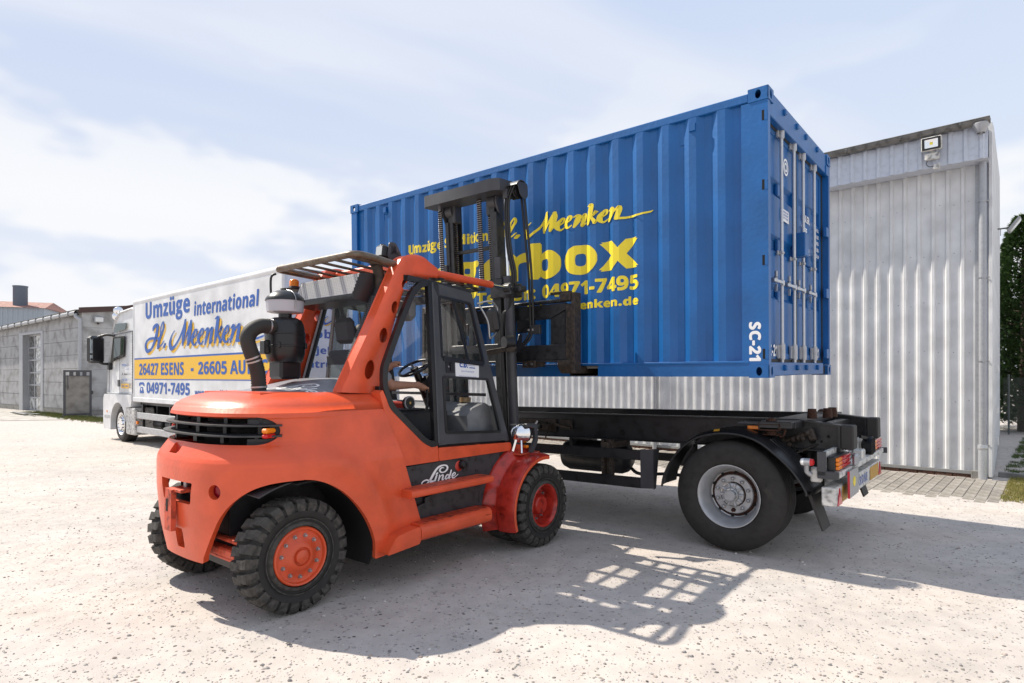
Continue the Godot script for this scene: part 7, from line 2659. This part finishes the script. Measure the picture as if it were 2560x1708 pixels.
	b = MB.new().ext(oval(1.40, 1.435, 0.012, 0.012, 12), 0.40, 0.406)
	put("gauge_boss", b, M.brass, dl)
	for e in [[1.66, 1.345, 0.36, 1.655, 1.53], [1.72, 1.345, 0.42, 1.75, 1.50], [1.56, 1.345, 0.44, 1.58, 1.44]]:
		b = MB.new()
		b.tube([V(e[0], e[1], e[2]), V(e[3], e[4], e[2])], 0.008, 6)
		b.tube([V(e[3], e[4] - 0.01, e[2]), V(e[3], e[4] + 0.035, e[2])], [0.013, 0.018], 10)
		put("lever", b, M.plastic_black, F)
	b = MB.new()
	var wn := V(-0.50, 0.86, 0).normalized()
	var wx := V(0, 0, 1)
	var wy := wn.cross(wx)
	var rim := []
	for i in 33: rim.append(V(1.76, 1.77, 0.06) + (wx * cos(TAU * i / 32.0) + wy * sin(TAU * i / 32.0)) * 0.165)
	b.tube(rim, 0.014, 10, false)
	for i in 3:
		var d := wx * cos(TAU * i / 3.0 + 0.5) + wy * sin(TAU * i / 3.0 + 0.5)
		b.tube([V(1.76, 1.765, 0.06) - wn * 0.02, V(1.76, 1.77, 0.06) + d * 0.16], 0.012, 6)
	b.t = axis(V(1.76, 1.76, 0.06), wn)
	b.lathe([Vector2(-0.04, 0.03), Vector2(0.0, 0.045), Vector2(0.012, 0.04), Vector2(0.016, 0)], 16)
	put("steering_wheel", b, M.plastic_black, F)
	b = MB.new()
	b.tube([V(1.78, 1.73, 0.06), V(1.98, 1.40, 0.06)], [0.035, 0.06], 10)
	b.box(V(1.90, 1.60, 0.14), V(0.16, 0.20, 0.16), 0.05, Basis(Vector3.BACK, 0.3))
	put("steering_column", b, M.plastic_black, F)
	b = MB.new()
	b.tube([V(1.61, 1.79, -0.02), V(1.60, 1.83, -0.02)], 0.02, 10)
	put("steering_knob", b, M.plastic_black, F)
	b = MB.new()
	b.box(V(1.50, 1.56, -0.40), V(0.55, 0.10, 0.25), 0.05)
	put("far_console", b, M.cab_grey, F)
	b = MB.new()
	b.box(V(1.30, 2.30, 0.45), V(0.10, 0.22, 0.20), 0.05, Basis(Vector3.UP, 0.5))
	put("sun_visor", b, M.cab_grey, F)
	b = MB.new()
	b.tube([V(1.62, 1.99, -0.45), V(1.70, 2.0, -0.45)], 0.055, 14)
	b.tube([V(1.66, 1.93, -0.45), V(1.66, 1.75, -0.6)], 0.012, 6)
	put("cab_fan", b, M.cab_grey, F)
	var tp := thing("tape_roll", "roll of brown tape lying on the dashboard inside the forklift cab", "tape", F.transform * V(2.13, 1.42, 0.42), 0.0)
	b = MB.new()
	b.t = axis(Vector3.ZERO, Vector3.UP)
	b.lathe([Vector2(0.0, 0.036), Vector2(0.0, 0.058), Vector2(0.048, 0.058), Vector2(0.048, 0.036), Vector2(0.0, 0.036)], 24)
	put("tape", b, M.tape_brown, tp)
	b = MB.new()
	b.t = axis(Vector3.ZERO, Vector3.UP)
	b.lathe([Vector2(-0.001, 0.0355), Vector2(-0.001, 0.0335), Vector2(0.049, 0.0335), Vector2(0.049, 0.0355)].slice(0, 4), 24)
	put("core", b, M.sill_timber, tp)

func forklift_mast(F: Node3D) -> void:
	var K := Transform3D(Basis(Vector3.BACK, 0.058), V(2.905, 0, 0))
	var Q := node("mast", F, K)
	var b: MB
	for z in [1.0, -1.0]:
		# fixed outer channel, sliding inner channel
		b = MB.new()
		b.bb(-0.07, 0.15, z * 0.40, 0.10, 2.72, z * 0.425); b.bb(-0.07, 0.15, z * 0.36, -0.045, 2.72, z * 0.40); b.bb(0.075, 0.15, z * 0.36, 0.10, 2.72, z * 0.40)
		put("outer_channel", b, M.steel_black, Q)
		b = MB.new()
		b.bb(-0.04, 0.30, z * 0.335, 0.12, 3.70, z * 0.355); b.bb(-0.04, 0.30, z * 0.29, -0.02, 3.70, z * 0.335); b.bb(0.10, 0.30, z * 0.29, 0.12, 3.70, z * 0.335)
		put("inner_channel", b, M.steel_black, Q)
		b = MB.new()
		b.tube([V(-0.02, 0.25, z * 0.504), V(-0.02, 2.66, z * 0.504)], 0.058, 24)
		b.t = axis(V(-0.02, 2.62, z * 0.504), Vector3.UP)
		b.lathe([Vector2(0, 0.064), Vector2(0.16, 0.064), Vector2(0.17, 0.03)], 20)
		b.t = Transform3D()
		var lc := put("lift_cylinder", b, M.grey_dark, Q)
		b = MB.new()
		b.tube([V(-0.02, 2.7, z * 0.504), V(-0.02, 3.71, z * 0.504)], 0.0225, 18)
		put("lift_rod", b, M.chrome, lc)
		b = MB.new()
		b.bb(-0.10, 2.55, z * 0.30, 0.08, 2.70, z * 0.62, 0.01)
		b.bb(-0.10, 2.70, z * 0.22, 0.0, 2.76, z * 0.47, 0.005)
		b.bb(-0.09, 2.60, z * 0.55, 0.02, 2.66, z * 0.72, 0.01)
		put("mast_bracket", b, M.steel_black, Q)
		b = MB.new()
		b.bb(-0.09, 2.76, z * 0.37, 0.02, 3.00, z * 0.445, 0.006)
		put("stop_block", b, M.grey_dark, Q)
		# chain pulley with its cheeks, then two chains hanging from it
		b = MB.new()
		b.t = axis(V(0.0, 3.62, z * 0.33), V(0, 0, z))
		b.lathe([Vector2(-0.05, 0.0), Vector2(-0.05, 0.075), Vector2(0.05, 0.075), Vector2(0.05, 0)], 24)
		b.t = Transform3D()
		b.ext(rounded(pv([-0.075, 3.68, 0.075, 3.68, 0.085, 3.60, 0.03, 3.48, -0.03, 3.48, -0.085, 3.60]), 0.03), z * 0.40, z * 0.42)
		b.bb(-0.05, 3.48, z * 0.24, 0.06, 3.70, z * 0.29, 0.01)
		put("chain_pulley", b, M.grey_dark, Q)
		b = MB.new()
		b.bb(-0.06, 2.90, z * 0.345, -0.02, 3.50, z * 0.395, 0.004)
		put("guide_bar", b, M.steel_black, Q)
	for e in [[-0.44, -0.085, 2.80, 3.66], [-0.305, 0.02, 2.80, 3.50], [0.155, -0.06, 2.72, 3.70], [0.262, 0.0, 2.72, 3.52]]:
		b = MB.new()
		var n := int((e[3] - e[2]) / 0.024)
		for i in n:
			var y: float = e[2] + 0.024 * i
			for k in 4: b.box(V(e[1], y + 0.012, e[0] - 0.024 + 0.016 * k), V(0.022, 0.021 + 0.006 * (k % 2), 0.008), 0.004)
		put("leaf_chain", b, M.rusty_steel, Q)
		b = MB.new()
		for i in n:
			var y: float = e[2] + 0.024 * i
			b.tube([V(e[1] - 0.003, y, e[0] - 0.031), V(e[1] - 0.003, y, e[0] + 0.031)], 0.0065, 6)
		put("chain_pin", b, M.steel, Q).set_meta("kind", "stuff")
	# head crossmember: a folded plate box with cut corners
	b = MB.new()
	b.ext(pv([-0.25, -0.52, -0.20, -0.58, 0.07, -0.58, 0.07, 0.58, -0.20, 0.58, -0.25, 0.50]), -3.80, -3.675, Transform3D(Basis(V(1, 0, 0), V(0, 0, 1), V(0, -1, 0)), Vector3.ZERO))
	put("mast_head", b, M.grey_dark, Q)
	b = MB.new()
	b.bb(0.02, 3.12, -0.40, 0.06, 3.16, 0.36, 0.004)
	b.bb(-0.07, 1.95, -0.40, -0.03, 2.05, 0.40, 0.004)
	b.bb(-0.07, 0.4, -0.40, -0.03, 0.55, 0.40, 0.004)
	put("mast_tie", b, M.steel_black, Q)
	b = MB.new().bb(0.10, 2.86, -0.46, 0.13, 3.14, -0.33, 0.004)
	put("carriage_head", b, M.steel_black, Q)
	# hose pulley on the right of the head with its sheet cover, and the hoses over it
	b = MB.new()
	b.t = axis(V(0.0, 3.68, 0.60), V(0, 0, 1))
	for q in [0.0, 0.055]: b.lathe([Vector2(q, 0.0), Vector2(q, 0.085), Vector2(q + 0.012, 0.065), Vector2(q + 0.028, 0.065), Vector2(q + 0.04, 0.085), Vector2(q + 0.04, 0)], 24)
	put("hose_pulley", b, M.plastic_black, Q)
	b = MB.new()
	var cov := func(s: float, t: float) -> Vector3: return V(0.0 + 0.10 * cos(s), 3.68 + 0.10 * sin(s), lerpf(0.575, 0.725, t))
	b.sheet(cov, null, PI * 0.12, PI * 0.85, 14, 0.0, 1.0, 3, 0.006, -1.0)
	b.ext(rounded(pv([-0.09, 3.76, 0.09, 3.76, 0.09, 3.62, 0.03, 3.58, -0.04, 3.62]), 0.03), 0.722, 0.730)
	b.bb(-0.12, 3.60, 0.545, -0.02, 3.70, 0.60, 0.004)
	put("pulley_cover", b, M.grey_dark, Q)
	for i in 3:
		b = MB.new()
		var o := 0.026 * i
		b.tube(spline([V(-0.075, 3.72, 0.60 + o * 1.5), V(-0.09, 3.55, 0.555 + o), V(-0.085, 3.1, 0.555 + o), V(-0.07, 2.75, 0.60 + o), V(-0.06, 2.45, 0.52 + o * 0.4), V(-0.09, 2.25, 0.43 + o * 0.5), V(-0.09, 1.2, 0.43 + o * 0.5), V(-0.05, 0.7, 0.42 + o * 0.5)], 5), 0.0115, 8)
		put("hydraulic_hose", b, M.plastic_black, Q)
	for i in 2:
		b = MB.new()
		var o := 0.040 * i
		b.tube(spline([V(0.0, 3.75, 0.64 + o), V(0.06, 3.66, 0.655 + o), V(0.07, 3.3, 0.68 + o), V(0.09, 2.8, 0.70 + o), V(0.10, 2.35, 0.695 + o), V(0.10, 2.18, 0.68 + o), V(0.08, 2.06, 0.62 + o), V(0.04, 2.0, 0.50 + o)], 5), 0.0135, 8)
		put("hydraulic_hose", b, M.plastic_black, Q)
	b = MB.new()
	b.bb(0.08, 2.14, 0.69, 0.12, 2.24, 0.83, 0.004)
	put("hose_clip", b, M.steel_black, Q)
	for z in [0.685, 0.74]:
		b = MB.new()
		b.tube([V(0.075, 2.19, z), V(0.085, 2.19, z)], 0.014, 8)
		put("clip_bolt", b, M.steel, Q)
	# lamp on an arm at mid height
	b = MB.new()
	b.bar(V(-0.32, 1.96, 0.40), V(-0.22, 1.99, 0.60), 0.05, 0.05, Vector3.UP, 0.005)
	b.bar(V(-0.22, 1.99, 0.60), V(-0.16, 1.98, 0.70), 0.05, 0.06, Vector3.UP, 0.005)
	put("lamp_arm", b, M.rusty_steel, Q)
	b = MB.new()
	b.tube([V(-0.24, 2.06, 0.59), V(-0.15, 2.06, 0.62)], [0.065, 0.085], 18)
	b.ext(rounded(pv([-0.20, 1.96, -0.10, 1.96, -0.07, 2.14, -0.12, 2.15]), 0.02), 0.70, 0.71)
	put("mast_lamp", b, M.plastic_black, Q)
	# mirror beside the door
	b = MB.new()
	b.tube(spline([V(1.96, 2.39, 0.74), V(2.08, 2.42, 0.80), V(2.19, 2.36, 0.80), V(2.16, 2.27, 0.80)], 5), 0.010, 6)
	b.tube(spline([V(1.99, 2.38, 0.74), V(2.05, 2.22, 0.80), V(2.08, 2.06, 0.80), V(2.14, 2.09, 0.80), V(2.17, 2.12, 0.80)], 5), 0.011, 6)
	put("mirror_frame", b, M.steel, F)
	b = MB.new()
	b.box(V(2.13, 2.235, 0.80), V(0.07, 0.24, 0.16), 0.03, Basis.from_euler(V(0, -0.3, 0.18)))
	b.box(V(2.145, 2.24, 0.81), V(0.07, 0.17, 0.12), 0.03, Basis.from_euler(V(0, -0.3, 0.18)))
	put("mirror", b, M.plastic_black, F)
	# fork carriage: two heavy bars, end plates, backrest sheets
	var C := node("fork_carriage", F, Transform3D(Basis(), V(3.03, 0, 0.02)))
	b = MB.new()
	b.bb(-0.02, 1.86, -1.08, 0.06, 2.03, 1.08, 0.008)
	b.bb(-0.04, 1.84, -1.0, 0.05, 1.862, 1.08, 0.004)
	put("lower_bar", b, M.steel_black, C)
	b = MB.new()
	b.ext(pv([-1.04, 2.475, 1.04, 2.475, 1.04, 2.41, 0.81, 2.315, -0.81, 2.315, -1.04, 2.41]), 0.0, 0.05, Transform3D(Basis(V(0, 0, 1), V(0, 1, 0), V(-1, 0, 0)), V(0.05, 0, 0)))
	put("upper_bar", b, M.steel_black, C)
	b = MB.new()
	b.tube([V(-0.01, 2.50, -1.08), V(-0.01, 2.50, 1.05)], 0.022, 12)
	put("hang_rail", b, M.steel_black, C)
	for z in [1.0, -1.0]:
		b = MB.new()
		b.bb(0.02, 2.03, z * 0.82, 0.045, 2.42, z * 1.01, 0.004)
		put("web_plate", b, M.steel_black, C)
		b = MB.new()
		b.bb(-0.05, 1.72, z * 1.135, 0.075, 2.575, z * 1.18, 0.004)
		b.bb(-0.07, 2.49, z * 1.0, 0.05, 2.57, z * 1.135, 0.006)
		b.bb(-0.05, 2.57, z * 0.86, 0.0, 2.595, z * 1.12, 0.004)
		put("end_plate", b, M.rusty_steel, C)
		# the fork: shank behind the bars, heel, blade running under the container
		b = MB.new()
		b.bb(-0.03, 1.80, z * 1.05, 0.03, 2.46, z * 1.13, 0.004)
		b.ext(rounded(pv([-0.05, 1.86, -0.05, 1.79, 0.02, 1.715, 0.14, 1.715, 1.9, 1.735, 1.9, 1.755, 0.12, 1.785, 0.05, 1.80, 0.04, 1.86]), 0.02), z * 1.13 - (0.17 if z > 0 else 0.02), z * 1.13 + (0.02 if z > 0 else 0.17))
		put("fork", b, M.rusty_steel, C)
		b = MB.new()
		b.bb(-0.055, 1.78, z * 0.48, 0.0, 1.862, z * 0.66, 0.006)
		b.bb(-0.03, 1.79, z * 0.66, 0.03, 1.858, z * 0.74, 0.004)
		put("lower_hook", b, M.rusty_steel, C)
		b = MB.new()
		for q in [0.53, 0.62]: b.tube([V(-0.066, 1.82, z * q), V(-0.052, 1.82, z * q)], 0.016, 6)
		put("hook_bolt", b, M.steel, C).set_meta("kind", "stuff")
		b = MB.new()
		b.bb(-0.03, 2.18, z * 0.38, 0.04, 2.32, z * 0.60, 0.004)
		put("roller_plate", b, M.steel_black, C)
	b = MB.new()
	b.ext(pv([0.36, 2.02, 0.36, 1.87, 0.60, 1.87, 0.62, 1.95]), -0.03, -0.02, Transform3D(Basis(V(0, 0, 1), V(0, 1, 0), V(-1, 0, 0)), Vector3.ZERO))
	put("gusset", b, M.rusty_steel, C)
	b = MB.new()
	b.bb(-0.06, 1.84, -0.34, 0.02, 2.50, -0.27, 0.006); b.bb(-0.06, 1.84, 0.27, 0.02, 2.50, 0.34, 0.006)
	put("carriage_upright", b, M.steel_black, C)

# ---------------------------------------------------------------- the driver
func driver() -> void:
	var K := Transform3D(Basis(Vector3.UP, deg_to_rad(50.9)), V(-2.15, 0, -4.858))
	var D := thing("person", "person in red overalls seated in the forklift cab, hand on a lever", "person", K * V(1.12, 1.3, 0), deg_to_rad(50.9))
	var o := V(1.12, 1.3, 0)
	# joints with radii; the skin is one surface meshed from the smooth union of the tapered bones
	var bones := [[V(1.12, 1.38, 0), V(1.13, 1.74, 0), 0.15, 0.15], [V(1.13, 1.72, 0), V(1.16, 1.92, 0), 0.07, 0.055], [V(1.17, 1.98, 0), V(1.18, 2.05, 0), 0.085, 0.095],
		[V(1.14, 1.76, 0.19), V(1.24, 1.60, 0.33), 0.055, 0.045], [V(1.24, 1.60, 0.33), V(1.53, 1.60, 0.36), 0.045, 0.028], [V(1.53, 1.60, 0.36), V(1.61, 1.575, 0.36), 0.034, 0.030],
		[V(1.14, 1.76, -0.19), V(1.30, 1.58, -0.22), 0.055, 0.045], [V(1.30, 1.58, -0.22), V(1.53, 1.77, -0.06), 0.043, 0.027], [V(1.53, 1.77, -0.06), V(1.58, 1.81, -0.03), 0.032, 0.028],
		[V(1.13, 1.72, -0.17), V(1.13, 1.72, 0.17), 0.075, 0.075], [V(1.15, 1.36, 0.10), V(1.58, 1.36, 0.15), 0.085, 0.062], [V(1.15, 1.36, -0.10), V(1.58, 1.36, -0.15), 0.085, 0.062], [V(1.58, 1.36, 0.15), V(1.70, 1.08, 0.15), 0.06, 0.045], [V(1.58, 1.36, -0.15), V(1.70, 1.08, -0.15), 0.06, 0.045]]
	for f in 4:
		var z := 0.337 + 0.016 * f
		bones.append([V(1.61, 1.578, z), V(1.655 + 0.005 * (f % 2), 1.565, z), 0.0105, 0.0095]); bones.append([V(1.658, 1.565, z), V(1.672, 1.53, z - 0.004), 0.0095, 0.0085])
		bones.append([V(1.575, 1.815, z - 0.39), V(1.615, 1.825, z - 0.385), 0.0105, 0.0095]); bones.append([V(1.615, 1.825, z - 0.385), V(1.625, 1.79, z - 0.385), 0.0095, 0.0085])
	bones.append([V(1.57, 1.575, 0.335), V(1.635, 1.545, 0.325), 0.014, 0.010])
	bones.append([V(1.555, 1.79, -0.02), V(1.60, 1.785, 0.0), 0.014, 0.010])
	put("body", surface_of(bones, o, 0.011, 0.0), M.skin, D)
	put("overalls", surface_of([bones[0], bones[10], bones[11], bones[12], bones[13], [V(1.13, 1.70, -0.08), V(1.13, 1.70, 0.08), 0.13, 0.13]], o, 0.016, 0.016), M.overall_red, D)
	put("shirt", surface_of([bones[9], [bones[3][0], bones[3][0].lerp(bones[3][1], 0.6), 0.062, 0.06], [bones[6][0], bones[6][0].lerp(bones[6][1], 0.6), 0.062, 0.06]], o, 0.016, 0.012), M.shirt_grey, D)
	put("hair", surface_of([[V(1.155, 2.06, 0), V(1.165, 2.09, 0), 0.092, 0.09]], o, 0.012, 0.006), M.hair, D)

func surface_of(bones: Array, o: Vector3, cell: float, grow: float) -> MB:
	var lo := Vector3(9, 9, 9)
	var hi := -lo
	for e in bones:
		for q in 2:
			var r := Vector3.ONE * (maxf(e[2], e[3]) + grow + cell * 3.0)
			lo = lo.min(e[q] - r); hi = hi.max(e[q] + r)
	var n := Vector3i((hi - lo) / cell) + Vector3i(2, 2, 2)
	var f := PackedFloat32Array()
	f.resize(n.x * n.y * n.z); f.fill(1.0)
	for e in bones:
		var a: Vector3 = e[0]
		var ab: Vector3 = e[1] - a
		var R := Vector3.ONE * (maxf(e[2], e[3]) + grow + cell * 2.5)
		var i0 := Vector3i((a.min(e[1]) - R - lo) / cell)
		var i1 := Vector3i((a.max(e[1]) + R - lo) / cell)
		for z in range(maxi(i0.z, 0), mini(i1.z + 1, n.z)):
			for y in range(maxi(i0.y, 0), mini(i1.y + 1, n.y)):
				for x in range(maxi(i0.x, 0), mini(i1.x + 1, n.x)):
					var p := lo + Vector3(x, y, z) * cell - a
					var t := clampf(p.dot(ab) / ab.length_squared(), 0.0, 1.0)
					var d: float = (p - ab * t).length() - lerpf(e[2], e[3], t) - grow
					var k := (z * n.y + y) * n.x + x
					var g := f[k]
					var sm := 0.012
					var h := clampf(0.5 + 0.5 * (g - d) / sm, 0.0, 1.0)
					f[k] = lerpf(g, d, h) - sm * h * (1.0 - h)
	var b := MB.new()
	var vs := {}
	var st := [1, n.x, n.x * n.y]
	for z in n.z - 1:
		for y in n.y - 1:
			for x in n.x - 1:
				var k := (z * n.y + y) * n.x + x
				var c := Vector3()
				var m := 0
				for ax in 3:
					for u in 2:
						for w in 2:
							var q: int = k + u * st[(ax + 1) % 3] + w * st[(ax + 2) % 3]
							var A := f[q]
							var B := f[q + st[ax]]
							if (A < 0.0) != (B < 0.0):
								var p := Vector3(); p[ax] = A / (A - B); p[(ax + 1) % 3] = u; p[(ax + 2) % 3] = w
								c += p; m += 1
				if m > 0:
					var gr := Vector3(f[k + 1] - f[k], f[k + st[1]] - f[k], f[k + st[2]] - f[k]) + Vector3(f[k + 1 + st[1] + st[2]] - f[k + st[1] + st[2]], f[k + 1 + st[1] + st[2]] - f[k + 1 + st[2]], f[k + 1 + st[1] + st[2]] - f[k + 1 + st[1]])
					vs[k] = [lo + (Vector3(x, y, z) + c / m) * cell - o, gr.normalized()]
	for k in vs:
		for ax in 3:
			if (f[k] < 0.0) != (f[k + st[ax]] < 0.0):
				var p: int = st[(ax + 1) % 3]
				var q: int = st[(ax + 2) % 3]
				if vs.has(k - p) and vs.has(k - q) and vs.has(k - p - q):
					var v0 = vs[k]; var v1 = vs[k - p]; var v2 = vs[k - p - q]; var v3 = vs[k - q]
					b.tri(v0[0], v1[0], v2[0], v0[1], v1[1], v2[1]); b.tri(v0[0], v2[0], v3[0], v0[1], v2[1], v3[1])
	return b
